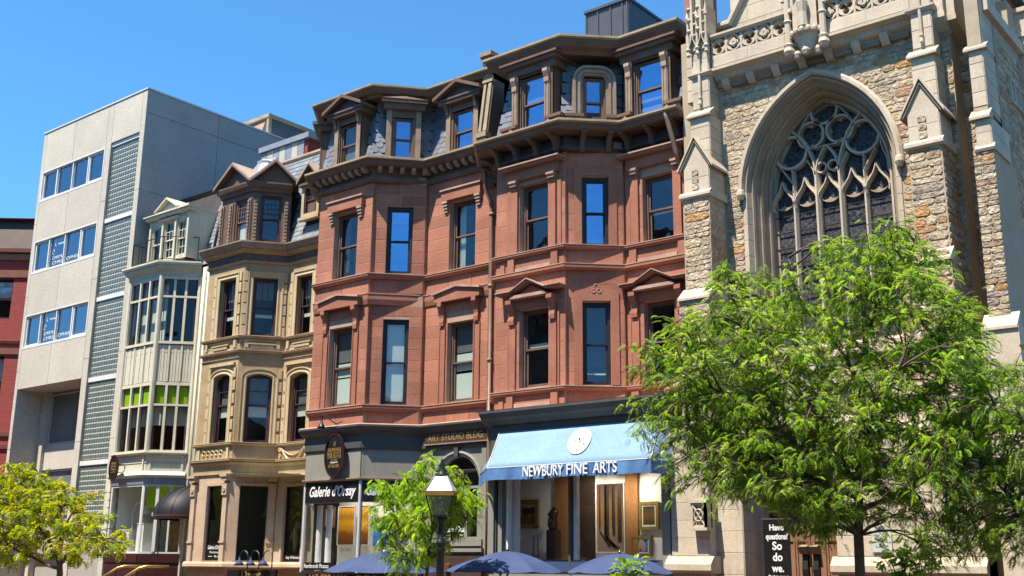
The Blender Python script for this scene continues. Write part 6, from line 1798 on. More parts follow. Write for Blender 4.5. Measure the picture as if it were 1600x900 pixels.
# side elevation running back
fsd = Fr((-5.40, 22.0, 0), (0, 1, 0), (0, 0, 1))
q = MB(); wallface(q, fsd, 0, 20, -.6, 12.55, []); CS = q.build('side_wall', 'mortar_buff', CH)
rubble(fsd, .05, 4.0, 3.5, 12.3, limit=0, ws=(.3, .8))
q = MB(); box(q, fsd, -.6, 20, 12.5, 12.75, -.2, .1); q.build('side_coping', LS, CH)
for u in (.9, 1.25, 1.6):
    q = MB(); rectframe(q, fsd, u - .14, u + .14, 11.0, 11.55, .05, 0, .07); q.build('blind_panel', LS, CS)
for u in (1.9, 5.2, 8.5):
    f_ = fsd.sub(0, 0, 0)
    q = MB(); box(q, f_, u, u + .75, -.6, 9.3, 0, .85); B_ = q.build('side_buttress', 'limestone_dark', CH)
    ashlar(Fr(f_.P(u, 0, 0), f_.N, (0, 0, 1)), 0, .85, 4, 9.3, [], .4, .6, B_, LS, t=.012)
    q = MB(); box(q, f_, u + .05, u + .7, 9.3, 12.9, 0, .28); box(q, f_, u, u + .75, 12.9, 13.0, -.1, .36); box(q, f_, u + .1, u + .65, 13.0, 13.5, -.1, .26); box(q, f_, u + .02, u + .73, 13.5, 13.6, -.15, .34); q.build('pier_upper', LS, B_)
    q = MB(); prism(q, Fr(f_.P(u, 0, 0), f_.N, (0, 0, 1)), [(0, 9.3), (.9, 9.3), (.9, 9.34), (.28, 9.9), (0, 9.9)], -.75, 0); q.build('weathering', LS, B_)
fillmb.build('rubble_fill', 'rubble_joined', CH, kind='stuff')
# far white clapboard gable behind
FB = thing('clapboard_wall', 'sliver of white clapboard wall far right behind the church', 'building', (-2, 40, 0))
q = MB(); fq = Fr((-9.6, 42, 0), (1, -.1, 0), (0, 0, 1))
prism(q, fq, [(0, 0), (9, 0), (9, 19.5), (0, 17.0)], -4, 0); FW = q.build('wall', 'cream_grey', FB)
for i in range(16):
    q = MB(); box(q, fq, 0, 9, 12.2 + i * .3, 12.48 + i * .3, 0, .04); q.build('clapboard', 'white_paint', FW)

# ---- lower storey: limestone ashlar, portal, doors
for (x0, x1, y) in ((-12.52, -11.62, 20.9), (-9.17 + .15, -6.2, 21.25)):
    b_ = limebox(x0, x1, -.6, 4.55 if x0 < -12 else 4.3, y, 21.72, 'base_wall', CH, 'mortar_buff'); ashlar(WX(0, y), x0, x1, 1.95, 4.5 if x0 < -12 else 4.28, [], .36, .7, b_, LS, t=.012, gap=.008)
    if x0 < -12: ashlar(Fr((x1, y, 0), (0, 1, 0), (0, 0, 1)), 0, .8, 1.95, 4.5, [], .36, .7, b_, LS, t=.012, gap=.008)
    q = MB(); prism_side(q, WX(0, 21.72), [(0, 1.6), (21.72 - y + .06, 1.6), (21.72 - y + .16, 1.66), (21.72 - y + .16, 1.78), (21.72 - y, 1.95), (0, 1.95)], x0 - .1, x1 + (.1 if x0 < -12 else 0)); q.build('plinth', LS, b_)
    weathering(x0, x1, 4.5 if x0 < -12 else 4.3, 4.9, y - .02, 21.7, b_)
limebox(-12.52, -6.2, 4.6, 5.25, 21.55, 21.72, 'upper_band')
b_ = limebox(-11.62, -11.0, -.6, 4.2, 21.2, 21.72, 'base_wall', CH, 'mortar_buff'); ashlar(WX(0, 21.2), -11.62, -11.0, -.6, 4.2, [], .42, .62, b_, LS, t=.012, gap=.008); ashlar(Fr((-11.0, 21.2, 0), (0, 1, 0), (0, 0, 1)), 0, .5, -.6, 4.2, [], .42, .62, b_, LS, t=.012, gap=.008)
q = MB(); sweep2(q, fw, [(-.16, -.02), (-.16, .10), (-.06, .16), (.0, .16), (.05, .06), (.06, -.04), (.14, -.06), (.2, -.02), (.24, -.12), (.25, -.22), (.34, -.25), (.4, -.2), (.44, -.32), (.45, -.5), (.58, -.55), (.58, -.85), (-.16, -.85)], doorp); q.build('portal_mouldings', LS, CH)
q = MB(); prism(q, fw, [(-11.9, 4.9), (-8.3, 4.9), (-10.1, 6.1)], 0, .1); G_ = q.build('portal_gable', LS, CH)
q = MB(); chevron(q, fw, -10.1, 1.95, 4.85, 1.3, .12, 0, .26); q.build('portal_coping', LS, G_)
fdr = WX(0, 22.5)
q = MB(); box(q, fdr, -11.1, -9.1, 3.05, 5.2, -.1, -.02); q.build('portal_tympanum', 'door_wood', CH)
for k, (x0, x1) in enumerate(((-11.08, -10.13), (-10.11, -9.14))):
    q = MB(); box(q, fdr, x0, x1, -.1, 3.0, -.08, 0); Dd = q.build('door', 'door_wood', CH)
    for i in range(3):
        a, b = x0 + .06 + i * .29, x0 + .32 + i * .29
        q = MB(); rectframe(q, fdr, a, b, .1, 2.3, .03, 0, .03); q.build('door_panel', 'door_wood', Dd)
        for j in range(2):
            q = MB()
            for s in (-1, 1): bar2(q, fdr, [((a + b) / 2 - s * .1, 2.42 + j * .22), ((a + b) / 2 + s * .1, 2.62 + j * .22)], .035, 0, .03)
            q.build('door_grille', 'wood_dark', Dd)
    q = MB(); xx = -10.24 if k == 0 else -10.0
    prism_side(q, fdr, [(0, 1.5), (.05, 1.45), (.1, 1.7), (.04, 2.0), (0, 2.02)], xx - .06, xx + .06); q.build('door_pull', 'iron_black', Dd)
    q = MB(); prism_side(q, fdr, [(0, 2.0), (.12, 2.02), (.2, 2.16), (0, 2.2)], xx - .09, xx + .09); q.build('pull_hood', 'limestone_dark', Dd)
# lantern on the wall left of the door
LN = thing('wall_lantern', 'carved stone wall lantern bracket left of the church door', 'lantern', (-11.75, 20.7, 2.4))
fl = WX(0, 20.68)
q = MB(); rectframe(q, fl, -11.92, -11.56, 2.52, 3.02, .05, -.26, 0); rectframe(q, Fr((-11.56, 20.68, 0), (0, 1, 0), (0, 0, 1)), 0, .26, 2.52, 3.02, .05, -.05, 0); q.build('case', LS, LN)
q = MB()
for s in (-1, 1): bar2(q, fl, [(-11.74 - s * .14, 2.56), (-11.74 + s * .14, 2.98)], .03, -.04, .01)
bar2(q, fl, [(-11.74 + .1 * math.cos(t), 2.77 + .12 * math.sin(t)) for t in np.linspace(0, 6.28, 17)[:-1]], .03, -.04, .015, True); q.build('tracery', LS, LN)
q = MB(); box(q, fl, -11.95, -11.53, 3.02, 3.08, -.3, .03); prism(q, fl, [(-11.9, 3.08), (-11.58, 3.08), (-11.66, 3.2), (-11.82, 3.2)], -.25, -.02); box(q, fl, -11.8, -11.68, 3.2, 3.34, -.3, -.06); q.build('cap', LS, LN)
q = MB(); box(q, fl, -11.94, -11.54, 2.46, 2.52, -.3, .02); q.build('base', LS, LN)
q = MB(); box(q, fl, -11.86, -11.62, 2.56, 2.98, -.2, -.1); q.build('lens', 'lamp_glass', LN)
# banner and plaque
BN = thing('church_banner', 'dark vertical banner reading So do we. beside the church doors', 'banner', (-9.9, 20.6, 0))
fbn = WX(0, 20.4)
q = MB(); box(q, fbn, -10.15, -9.6, .6, 2.62, -.02, 0); q.build('cloth', 'sign_black', BN)
for (s, v, h, w) in (('Have', 2.48, .11, .3), ('questions?', 2.31, .11, .46), ('So', 2.13, .15, .2), ('do', 1.92, .15, .2), ('we.', 1.71, .14, .25), ('The first covenant', 1.56, .05, .42), ('church of Boston', 1.49, .05, .42)):
    text(fbn, s, -9.87, v, h, BN, 'white_letter', .002, w, bold=.025)
q = MB(); tube(q, [(-10.18, 20.42, 2.64), (-9.57, 20.42, 2.64)], .018, 6); tube(q, [(-9.88, 20.46, 0), (-9.88, 20.46, 2.64)], .02, 6); q.build('pole', 'iron_black', BN)
PL = thing('plaque', 'pale blue notice plaque on the church wall right of the doors', 'plaque', (-8.2, 21.2, 2.0))
fpl = WX(0, 21.22)
q = MB(); box(q, fpl, -8.3, -7.92, 2.03, 2.52, -.02, .02); q.build('panel', 'lead_pane' if 'lead_pane' in MATS else 'lamp_glass', PL)
for j in range(4): text(fpl, ['CHURCH', 'OF THE', 'COVENANT', 'ALL ARE WELCOME'][j], -8.11, 2.44 - j * .1, .05, PL, 'lead_blue', .022, .24)
# ------------------------------------------------------------------ grey gallery shopfront under house 3
ps = p3
sF, sK, sR = wallfr(p3[1], p3[2]), wallfr(p3[2], p3[3]), wallfr(p3[3], p3[4])
sL = wallfr(p3[0], p3[1])
mb = MB(); sweep(mb, [(-.3, 5.12), (.10, 5.12), (.16, 5.18), (.22, 5.22), (.28, 5.32), (.28, 5.37), (-.3, 5.37)], p3); SC = mb.build('shop_cornice', 'grey_dark', H3)
mb = MB(); sweep(mb, [(-.3, 5.372), (.27, 5.372), (.24, 5.40), (-.3, 5.43)], p3); mb.build('cornice_flashing', 'brownstone_light', SC)
mb = MB(); sweep(mb, [(-.3, 4.72), (.07, 4.72), (.09, 4.76), (.09, 5.12), (-.3, 5.12)], p3); mb.build('shop_frieze', 'grey_dark', H3)
mb = MB()
for f in (sF, sK, sL): box(mb, f, 0, f.L, 3.96, 4.72, -.1, .04)
wallface(mb, sR, 0, sR.L, -.6, 4.72, [(.62, 2.12, 2.36, 4.5, .74)], .18, d=.02)
mb.build('shop_wall', 'grey_paint', H3)
mb = MB(); sweep(mb, [(-.1, 3.9), (.08, 3.9), (.11, 3.94), (.11, 3.97), (-.1, 3.99)], p3[:4]); mb.build('shop_ledge', 'brown_paint_light', H3)
# black name bands
SN = thing('gallery_sign', "black fascia sign with white italic lettering Galerie d'Orsay around the bay", 'sign', (-22.6, 20.75, 3.6))
for f in (sF, sK):
    q = MB(); box(q, f, .03, f.L - .03, 3.36, 3.895, -.05, .03); q.build('fascia', 'sign_black', SN)
    text(f, "Galerie d'Orsay", f.L / 2, 3.63, .27, SN, 'white_letter', .032, f.L * .84, shear=.28, bold=.02)
# posts, glass, sill
for x, y in (p3[1], p3[2], p3[3]):
    mb = MB(); lathe(mb, x, y - .0, [(.045, 1.5), (.045, 3.92)], 10); mb.build('shop_post', 'aluminium', H3)
for f in (sF, sK, sL):
    mb = MB(); rectframe(mb, f, .04, f.L - .04, 1.55, 3.36, .03, -.06, 0); w_ = mb.build('shop_window', 'grey_paint', H3)
    pane(f, .07, f.L - .07, 1.58, 3.34, -.03, w_, 'glass_shop')
    mb = MB(); box(mb, f, .0, f.L, -.6, 1.545, -.1, .03); mb.build('shop_base', 'charcoal', H3)
SG = thing('window_sign', 'dark strip sign with white lettering at the foot of the corner gallery window', 'sign', (-23.6, 20.75, 1.6))
q = MB(); box(q, sF, .1, 1.25, 1.56, 1.76, .005, .02); q.build('panel', 'sign_black', SG)
text(sF, 'Rembrandt Picasso', .62, 1.66, .11, SG, 'white_letter', .021, .98)
# gallery room with columns, canvases
mb = MB()
mb.add([(-25.1, 22.9, 1.45), (-18.5, 22.9, 1.45), (-18.5, 22.9, 4.2), (-25.1, 22.9, 4.2)], [(0, 1, 2, 3)])
for z in (1.5, 4.15): mb.add([(-25.2, 22, z), (-24.2, 20.8, z), (-22, 20.8, z), (-20.95, 22, z), (-18.5, 22, z), (-18.5, 22.9, z), (-25.2, 22.9, z)], [(0, 1, 2, 3, 4, 5, 6)])
mb.build('gallery_room', 'room_white', H3)
for (x, y) in ((-24.0, 21.2), (-23.72, 21.3)):
    q = MB(); lathe(q, x, y, [(.09, 1.5), (.08, 3.3)], 12); q.build('window_column', 'white_paint', H3, smooth=True)
def picture(name, label, f, u0, u1, v0, v1, d, canvas, frame, fw=.07, mat_=False, tilt=0):
    T = thing(name, label, 'painting', f.P((u0 + u1) / 2, v0, d))
    q = MB(); rectframe(q, f, u0, u1, v0, v1, fw, d - .03, d + .04); q.build('frame', frame, T)
    q = MB(); box(q, f, u0 + fw, u1 - fw, v0 + fw, v1 - fw, d - .02, d + .005)
    C_ = q.build('canvas', canvas, T)
    if mat_:
        q = MB(); rectframe(q, f, u0 + fw, u1 - fw, v0 + fw, v1 - fw, .035, d, d + .02); q.build('mount', 'white_paint', T)
    return T
fg3 = WX(0, 22.5)
picture('painting', 'large amber and gold abstract canvas in the corner gallery window', fg3, -24.66, -23.95, 2.25, 3.35, 0, 'canvas_amber', 'white_paint', .015)
picture('painting', 'second amber canvas right of the window post in the corner gallery', fg3, -23.8, -23.35, 2.25, 3.36, 0, 'canvas_amber', 'white_paint', .015)
picture('painting', 'small pale framed print at the left of the corner gallery window', fg3, -25.25, -24.83, 2.75, 3.35, 0, 'room_white', 'sash_brown', .04)
picture('painting', 'blue canvas on an easel board in the canted gallery window', fg3, -23.2, -22.6, 2.2, 3.02, 0, 'canvas_blue', 'white_paint', .015)
text(fg3, 'GALERIE', -24.3, 2.12, .09, H3, 'grey_paint', .01, .45)
for i, x in enumerate((-24.2, -23.1, -22.0)):  # added fill lights with invented housings, to brighten the corner gallery
    T = thing('track_or_added_spotlight', '%s added fill spotlight in the corner gallery window' % ('left', 'middle', 'right')[i], 'spotlight', (x, 21.9, 4.0), 'added corner gallery fill lights')
    q = MB(); tube(q, [(x, 21.75, 4.1), (x, 21.82, 3.9)], [.035, .05], 10); q.build('housing', 'white_paint', T)
    ld = bpy.data.lights.new('gallery_spot', 'SPOT'); ld.energy = 30; ld.spot_size = RAD(120); ld.spot_blend = .8; ld.color = (1, .93, .84); ld.shadow_soft_size = .05
    lo = bpy.data.objects.new('gallery_spot', ld); COL.objects.link(lo); lo.parent = T; lo.location = Vector((x, 21.84, 3.88)) - wpos(T)
    lo.rotation_euler = Vector((0, -.5, .7)).to_track_quat('Z', 'Y').to_euler()
# arched gallery window at right
mb = MB(); rectframe(mb, sR, .62, 2.12, 2.36, 3.72, .07, -.12, .02); box(mb, sR, 1.62, 1.72, 2.36, 3.72, -.12, .03); w_ = mb.build('arched_window', 'grey_paint', H3)
pane(sR, .66, 2.1, 2.4, 4.46, -.08, w_, 'glass')
apt = [(1.37 + .83 * math.cos(t), 3.76 + .83 * math.sin(t)) for t in np.linspace(math.pi, 0, 17)]
mb = MB(); sweep2(mb, sR, [(-.05, 0), (-.05, .07), (.0, .09), (.03, .05), (.07, .05), (.09, .02), (.09, -.1)], apt); mb.build('arch_moulding', 'grey_paint', w_)
mb = MB(); box(mb, sR, 1.30, 1.44, 4.48, 4.72, 0, .14); mb.build('keystone', 'grey_dark', w_)
mb = MB(); box(mb, sR, .5, 2.3, 2.2, 2.36, -.05, .14); box(mb, sR, .45, 2.35, 2.05, 2.14, -.05, .2); mb.build('sill', 'grey_paint', w_)
room(sR, .6, 2.15, 2.3, 4.5, -.2, w_, depth=.65, m='room_dark')
for u in (.42, 2.3):
    mb = MB(); box(mb, sR, u - .08, u + .08, 1.9, 4.7, 0, .08); mb.build('pilaster', 'grey_paint', H3)
SG = thing('window_sign', "white Galerie d'Orsay lettering low on the arched gallery window", 'sign', (-19.8, 22, 2.5))
text(sR, "Galerie d'Orsay", 1.2, 2.62, .15, SG, 'white_letter', -.07, .78, shear=.28, bold=.015); text(sR, 'The Gallery on Newbury Street', 1.2, 2.48, .05, SG, 'white_letter', -.07, .6)
mb = MB(); box(mb, sR, .3, 2.45, 1.2, 1.95, 0, .3); mb.build('door_lintel', 'dark_brown', H3)
q = MB(); lathe(q, *sR.P(1.35, 0, .32)[:2], [(0, 1.60), (.09, 1.62), (.09, 1.74), (0, 1.78)], 10); q.build('alarm_bell', 'cloth_red', H3)
# lettered board
AS = thing('name_board', 'dark board with gold letters ART STUDIO BLDG. above the arched window', 'sign', sR.P(1.3, 5.0, .15))
q = MB(); box(q, sR, .26, 2.46, 4.86, 5.15, .08, .14); q.build('board', 'dark_brown', AS)
q = MB(); box(q, sR, .24, 2.48, 4.83, 4.86, .08, .16); q.build('ledge', 'brown_paint_light', AS)
text(sR, 'ART STUDIO BLDG.', 1.36, 5.005, .18, AS, 'gold_leaf', .142, 1.98, bold=.008)
oval_sign(sF, 1.38, 4.58, .37, .58, .2, 'large dark oval sign with gold lettering on the grey gallery shopfront', [('0', .52, .12, .07, 'gold_leaf'), ('SAUNDERS', .25, .10, .52, 'gold_leaf'), ('REAL ESTATE', .07, .08, .54, 'gold_leaf'), ('CORPORATION', -.08, .08, .54, 'gold_leaf'), ('Est. 1898', -.22, .05, .24, 'gold_leaf'), ('management', -.32, .05, .3, 'white_letter'), ('617-426-5000', -.5, .09, .42, 'gold_leaf')])
# gooseneck lamp on the cornice
def gooseneck(T, x, y, z, dx, r, hgt, m='iron_black', shade='sign_black', sm=.09):
    q = MB(); tube(q, [(x, y, z), (x, y, z + hgt)] + [(x - dx * r * (1 - math.cos(t)), y - .0, z + hgt + r * math.sin(t)) for t in np.linspace(.2, math.pi, 10)], .014, 6)
    q.build('arm', m, T)
    ex, ez = x - dx * r * 2, z + hgt
    q = MB(); lathe(q, ex, y, [(.02, ez + .02), (.03, ez - .06), (sm * .6, ez - .12), (sm, ez - .2), (sm * .92, ez - .19), (sm * .5, ez - .12)], 12); q.build('shade', shade, T, smooth=True)
GL = thing('gooseneck_lamp', 'black gooseneck lamp above the oval sign on the shop cornice', 'lamp', (-22.95, 20.4, 5.4))
q = MB(); tube(q, [(-22.62, 20.62, 5.5), (-22.75, 20.5, 5.42), (-22.9, 20.4, 5.55), (-23.02, 20.38, 5.66), (-23.16, 20.38, 5.66), (-23.2, 20.38, 5.55)], .018, 7); q.build('arm', 'iron_black', GL)
q = MB(); lathe(q, -23.2, 20.38, [(.02, 5.56), (.035, 5.48), (.09, 5.38), (.12, 5.32), (.1, 5.33)], 12); q.build('shade', 'iron_black', GL, smooth=True)

# ------------------------------------------------------------------ flat shopfront and awning under house 4
fh = WX(-17.62, 20.95); FL = 5.05
mb = MB(); sweep(mb, [(-.3, 5.05), (.08, 5.05), (.14, 5.14), (.24, 5.2), (.3, 5.32), (.3, 5.38), (-.3, 5.38)], [(-18.35, 21.95), (-17.62, 20.95), (-12.5, 20.95)]); SC = mb.build('shop_cornice', 'grey_dark', H4)
mb = MB(); mb.add([(-18.4, 22, 5.39), (-17.9, 20.66, 5.39), (-12.45, 20.66, 5.39), (-12.45, 22.2, 5.44), (-18.4, 22.2, 5.44)], [(0, 1, 2, 3, 4)]); mb.build('cornice_roof', 'brownstone_light', SC)
mb = MB(); box(mb, fh, 0, FL, 4.2, 5.05, -.2, 0); mb.build('shop_frieze', 'grey_dark', H4)
mb = MB(); box(mb, wallfr((-18.35, 21.95), (-17.62, 20.95)), 0, 1.24, -.6, 5.05, -.1, 0); mb.build('shop_side', 'grey_paint', H4)
mb = MB(); box(mb, fh, 0, FL, -.6, 1.6, -.2, 0); mb.build('shop_base', 'grey_paint', H4)
mb = MB(); box(mb, fh, .2, FL - .1, 1.6, 1.82, -.15, .03); mb.build('shop_riser', 'umbrella_blue', H4)
for (a, b, m) in ((-.02, .16, 'grey_paint'), (.3, .42, 'grey_paint'), (.56, .62, 'white_paint'), (2.38, 2.44, 'grey_dark'), (4.86, 5.06, 'grey_paint')):
    mb = MB(); box(mb, fh, a, b, 1.6, 4.2, -.1, .04); mb.build('shop_post', m, H4)
mb = MB(); box(mb, fh, 2.47, 2.56, 1.8, 4.2, -.16, -.04); mb.build('shop_post', 'white_paint', H4)
wf = MB(); rectframe(wf, fh, .16, 4.86, 1.82, 4.2, .04, -.08, -.02); wf = wf.build('shop_window', 'grey_dark', H4)
pane(fh, .62, 2.38, 1.86, 4.16, -.05, wf, 'glass_shop'); pane(fh, 2.44, 4.84, 1.86, 4.16, -.05, wf, 'glass_shop')
mb = MB(); lathe(mb, -17.05, 21.25, [(.12, 1.7), (.11, 4.2)], 14); mb.build('window_column', 'white_paint', H4, smooth=True)
# gallery interior
YB = 22.35
mb = MB()
mb.add([(-18.3, YB, 1.7), (-12.5, YB, 1.7), (-12.5, YB, 4.3), (-18.3, YB, 4.3)], [(0, 1, 2, 3)])
mb.add([(-12.55, 21, 1.7), (-12.55, YB, 1.7), (-12.55, YB, 4.3), (-12.55, 21, 4.3)], [(3, 2, 1, 0)]); mb.add([(-18.25, 21.9, 1.7), (-18.25, YB, 1.7), (-18.25, YB, 4.3), (-18.25, 21.9, 4.3)], [(0, 1, 2, 3)])
for z in (1.72, 4.25): mb.add([(-18.3, 21.9, z), (-17.6, 21, z), (-12.5, 21, z), (-12.5, YB, z), (-18.3, YB, z)], [(0, 1, 2, 3, 4)])
mb.build('gallery_room', 'room_white', H4)
fgi = WX(0, YB - .03)
def gx(X, z): k = (YB - .03) / 23.3; return X * k, 1.7 + (z - 1.7) * k
def gpic(label, X0, z0, X1, z1, canvas, frame, fw=.07, mt=False):
    (a, b), (c, e) = gx(X0, z0), gx(X1, z1)
    return picture('painting', label, fgi, a, c, b, e, .02, canvas, frame, fw, mt)
mb = MB()
for (X0, X1, m) in ((-17.38, -16.83, 'room_warm'), (-15.22, -14.86, 'room_warm')):
    q = MB(); a, c = gx(X0, 0)[0], gx(X1, 0)[0]; box(q, fgi, a, c, 1.73, 4.2, -.01, .05); q.build('gallery_panel', m, H4)
a, c = gx(-16.83, 0)[0], gx(-16.15, 0)[0]
q = MB(); box(q, fgi, a, c, 1.73, 4.2, -.01, .02); q.build('gallery_doorway', 'wood_dark', H4)
gpic('gilt framed sunset landscape with dark trees in the awning gallery', -18.82, 2.67, -17.9, 3.40, 'canvas_sunset', 'gilt', .1)
gpic('large winter wood canvas with tall dark trunks in the awning gallery', -16.1, 2.05, -15.24, 3.74, 'canvas_snow', 'room_white', .02)
gpic('square dark gilt framed landscape on the right wall of the awning gallery', -14.83, 2.59, -14.28, 3.25, 'canvas_brown', 'gilt', .07, True)
ea = gpic('small gilt framed blue figure picture on an easel in the awning gallery', -15.08, 1.97, -14.5, 2.46, 'canvas_blue', 'gilt', .06, True)
fz = WX(0, YB - .048); (wx0, wz0), (wx1, wz1) = gx(-16.05, 2.1), gx(-15.28, 3.7)
WT = MB()
q = MB()
for i, t in enumerate((.08, .30, .36, .58, .62, .84)):
    x = wx0 + (wx1 - wx0) * t; w = .015 + .018 * (i % 3); box(q, fz, x - w, x + w, wz0 + .5 - .07 * (i % 3) * 2, wz1 - .02, .01, .024)
    prism(q, fz, [(x - w, wz0 + .45 - .1 * (i % 3)), (x + w, wz0 + .45 - .1 * (i % 3)), (x + .3 + w, wz0 + .1 - .02 * i), (x + .27 - w, wz0 + .1 - .02 * i)][::-1], .01, .024) if x + .35 < wx1 else None
q.build('painted_trunks', 'wood_dark', [o for o in bpy.data.objects if o.get('label', '').startswith('large winter wood')][0], kind='stuff')
(sx0, sz0), (sx1, sz1) = gx(-18.72, 2.77), gx(-18.0, 3.3)
q = MB()
for (t, r) in ((.5, .1), (.62, .08), (.82, .1)):
    x = sx0 + (sx1 - sx0) * t; z = sz0 + .33
    prism(q, fz, [(x + r * math.cos(a) * (1 + .15 * math.sin(5 * a)), z + r * math.sin(a)) for a in np.linspace(0, 2 * math.pi, 15)[:-1]], .01, .024); box(q, fz, x - .01, x + .01, z - .18, z - .05, .01, .022)
q.build('painted_trees', 'wood_dark', [o for o in bpy.data.objects if o.get('label', '').startswith('gilt framed sunset')][0], kind='stuff')
(fx0, fz0), (fx1, fz1) = gx(-15.02, 2.03), gx(-14.56, 2.4); fc = (fx0 + fx1) / 2
q = MB(); prism(q, fz, [(fc - .13, fz0 + .04), (fc - .05, fz0 + .05), (fc - .02, fz0 + .12), (fc + .05, fz0 + .04), (fc + .13, fz0 + .06), (fc + .12, fz0 + .2), (fc + .06, fz1 - .05), (fc - .02, fz1 - .03), (fc - .1, fz1 - .12)], .01, .024); q.build('painted_figure', 'gutter_tan', ea)
# side picture, easel, sculpture
fsw = Fr((-12.58, YB, 0), (0, -1, 0), (0, 0, 1))
picture('painting', 'tall dark picture hung on the side wall of the awning gallery', fsw, .15, .62, 2.55, 3.4, .02, 'canvas_brown', 'wood_dark', .06)
EZ = thing('easel', 'wooden display easel at the left of the awning gallery window', 'easel', (-16.95, 21.7, 1.75))
q = MB()
for s in (-1, 1): tube(q, [(-16.82 + s * .1, 21.75, 1.75), (-16.82 + s * .05, 21.75, 2.45)], .02, 6)
tube(q, [(-16.93, 21.75, 1.95), (-16.7, 21.75, 1.95)], .02, 6); q.build('frame', 'sash_brown', EZ)
SCU = thing('sculpture', 'dark bronze bust sculpture on a tall dark pedestal in the awning gallery', 'sculpture', (-16.5, 22.0, 1.75))
kx_ = 21.95 / 23.3; sx = -17.5 * kx_; zt = 1.7 + (2.62 - 1.7) * kx_
q = MB(); box(q, WX(sx, 21.9), -.13, .13, 1.73, zt, -.24, 0); q.build('pedestal', 'wood_dark', SCU)
q = MB(); tube(q, [(sx, 22, zt), (sx - .02, 22, zt + .12), (sx + .03, 22, zt + .24), (sx - .02, 22, zt + .36), (sx + .04, 22, zt + .46), (sx + .02, 22, zt + .54)], [.1, .13, .07, .13, .1, .03], 9); tube(q, [(sx - .1, 22, zt + .3), (sx - .14, 22, zt + .18), (sx - .08, 22, zt + .08)], [.04, .03, .03], 6); q.build('figure', 'bronze', SCU, smooth=True)
for i in range(4):
    T = thing('track_or_added_spotlight', 'white track spotlight %s from the left on the awning gallery ceiling' % ('first', 'second', 'third', 'fourth')[i], 'spotlight', (-15.3 + i * .34, 21.5, 4.1), 'gallery track spotlights')
    q = MB(); x = -15.25 + i * .33; tube(q, [(x, 21.5, 4.12), (x + .03, 21.6, 3.86)], [.035, .05], 10); q.build('housing', 'white_paint', T)
    q = MB(); tube(q, [(x, 21.5, 4.12), (x, 21.5, 4.25)], .01, 6); q.build('stem', 'white_paint', T)
    ld = bpy.data.lights.new('gallery_spot', 'SPOT'); ld.energy = 30; ld.spot_size = RAD(105); ld.spot_blend = .8; ld.color = (1, .88, .72); ld.shadow_soft_size = .05
    lo = bpy.data.objects.new('gallery_spot', ld); COL.objects.link(lo); lo.parent = T; lo.location = Vector((x + .03, 21.62, 3.84)) - wpos(T)
    lo.rotation_euler = (Vector((0, -.55, .6)) + Vector((.9 - .6 * i, 0, 0)) * .5).to_track_quat('Z', 'Y').to_euler()

# awning
AW = thing('blue_awning', 'light blue canvas awning with white lettering NEWBURY FINE ARTS and oval emblem', 'awning', (-14.8, 20.4, 3.6))
A0, A1 = Vector((-17.32, 20.93, 4.88)), Vector((-12.75, 20.93, 4.88))
B0, B1 = Vector((-17.0, 20.1, 3.93)), Vector((-12.5, 20.1, 3.93))
T0, S0 = Vector((-17.55, 21.3, 4.88)), Vector((-18.3, 21.35, 3.93))
T1, S1 = Vector((-12.6, 20.93, 4.88)), Vector((-12.42, 20.95, 3.93))
fa = Fr(B0, B1 - B0, (A0 - B0) - (B1 - B0).normalized() * (A0 - B0).dot((B1 - B0).normalized()))
def sheetq(q, a, b, c, d, th=.012, sag=.0, n=10):
    a, b, c, d = map(Vector, (a, b, c, d)); nn = (b - a).cross(d - a).normalized(); vs = []; m = 6
    for off in (0, -th):
        for j in range(m + 1):
            for i in range(n + 1):
                s, t = i / n, j / m
                p = (a * (1 - s) + b * s) * (1 - t) + (d * (1 - s) + c * s) * t
                vs.append(p + nn * (off - sag * math.sin(math.pi * t) * (1 + .3 * math.sin(9 * s))))
    K = (n + 1) * (m + 1); fs = []
    for j in range(m):
        for i in range(n):
            k = j * (n + 1) + i
            fs.append([k, k + 1, k + n + 2, k + n + 1]); fs.append([K + k, K + k + n + 1, K + k + n + 2, K + k + 1])
    for i in range(n): fs.append([i + 1, i, K + i, K + i + 1]); k = m * (n + 1); fs.append([k + i, k + i + 1, K + k + i + 1, K + k + i])
    q.add(vs, fs)
q = MB(); sheetq(q, B0, B1, A1, A0, sag=.015, n=24); q.build('canvas', 'awning_blue', AW, smooth=True)
q = MB(); sheetq(q, S0, B0, A0, T0, sag=.02); q.build('side_canvas', 'awning_blue', AW, smooth=True)
q = MB(); sheetq(q, B1, S1, T1, A1, sag=.0); q.build('side_canvas', 'awning_blue', AW, smooth=True)
def valance(P, Q, seed, dz=.29):
    r = random.Random(seed); L = (Q - P).length; n = int(L / .06); U = (Q - P) / n; nn = Vector((U.y, -U.x, 0)).normalized()
    ph = [r.uniform(0, 6) for _ in range(4)]
    vs = []; rows = 4
    for j in range(rows + 1):
        t = j / rows
        for i in range(n + 1):
            x = i * L / n
            wv = .022 * math.sin(x * 5.1 + ph[0]) + .014 * math.sin(x * 11.3 + ph[1]) + .010 * math.sin(x * 19 + ph[2] + t * 2)
            vs.append(P + U * i + nn * (wv * t) + Vector((0, 0, -dz * t * (1 + .04 * math.sin(x * 3 + ph[3])))))
    q = MB(); q.add(vs, [[j * (n + 1) + i + 1, j * (n + 1) + i, (j + 1) * (n + 1) + i, (j + 1) * (n + 1) + i + 1] for j in range(rows) for i in range(n)])
    return q.build('valance', 'awning_valance', AW, smooth=True)
valance(B0 + Vector((0, -.004, 0)), B1 + Vector((0, -.004, 0)), 3); valance(S0, B0, 4); valance(B1, S1, 6)
q = MB(); tube(q, [S0, B0, B1, S1], .014, 6); tube(q, [A0, B0], .012, 6); tube(q, [A1, B1], .012, 6); q.build('piping', 'lamp_glass', AW)
fv = WX(B0.x, B0.y - .035)
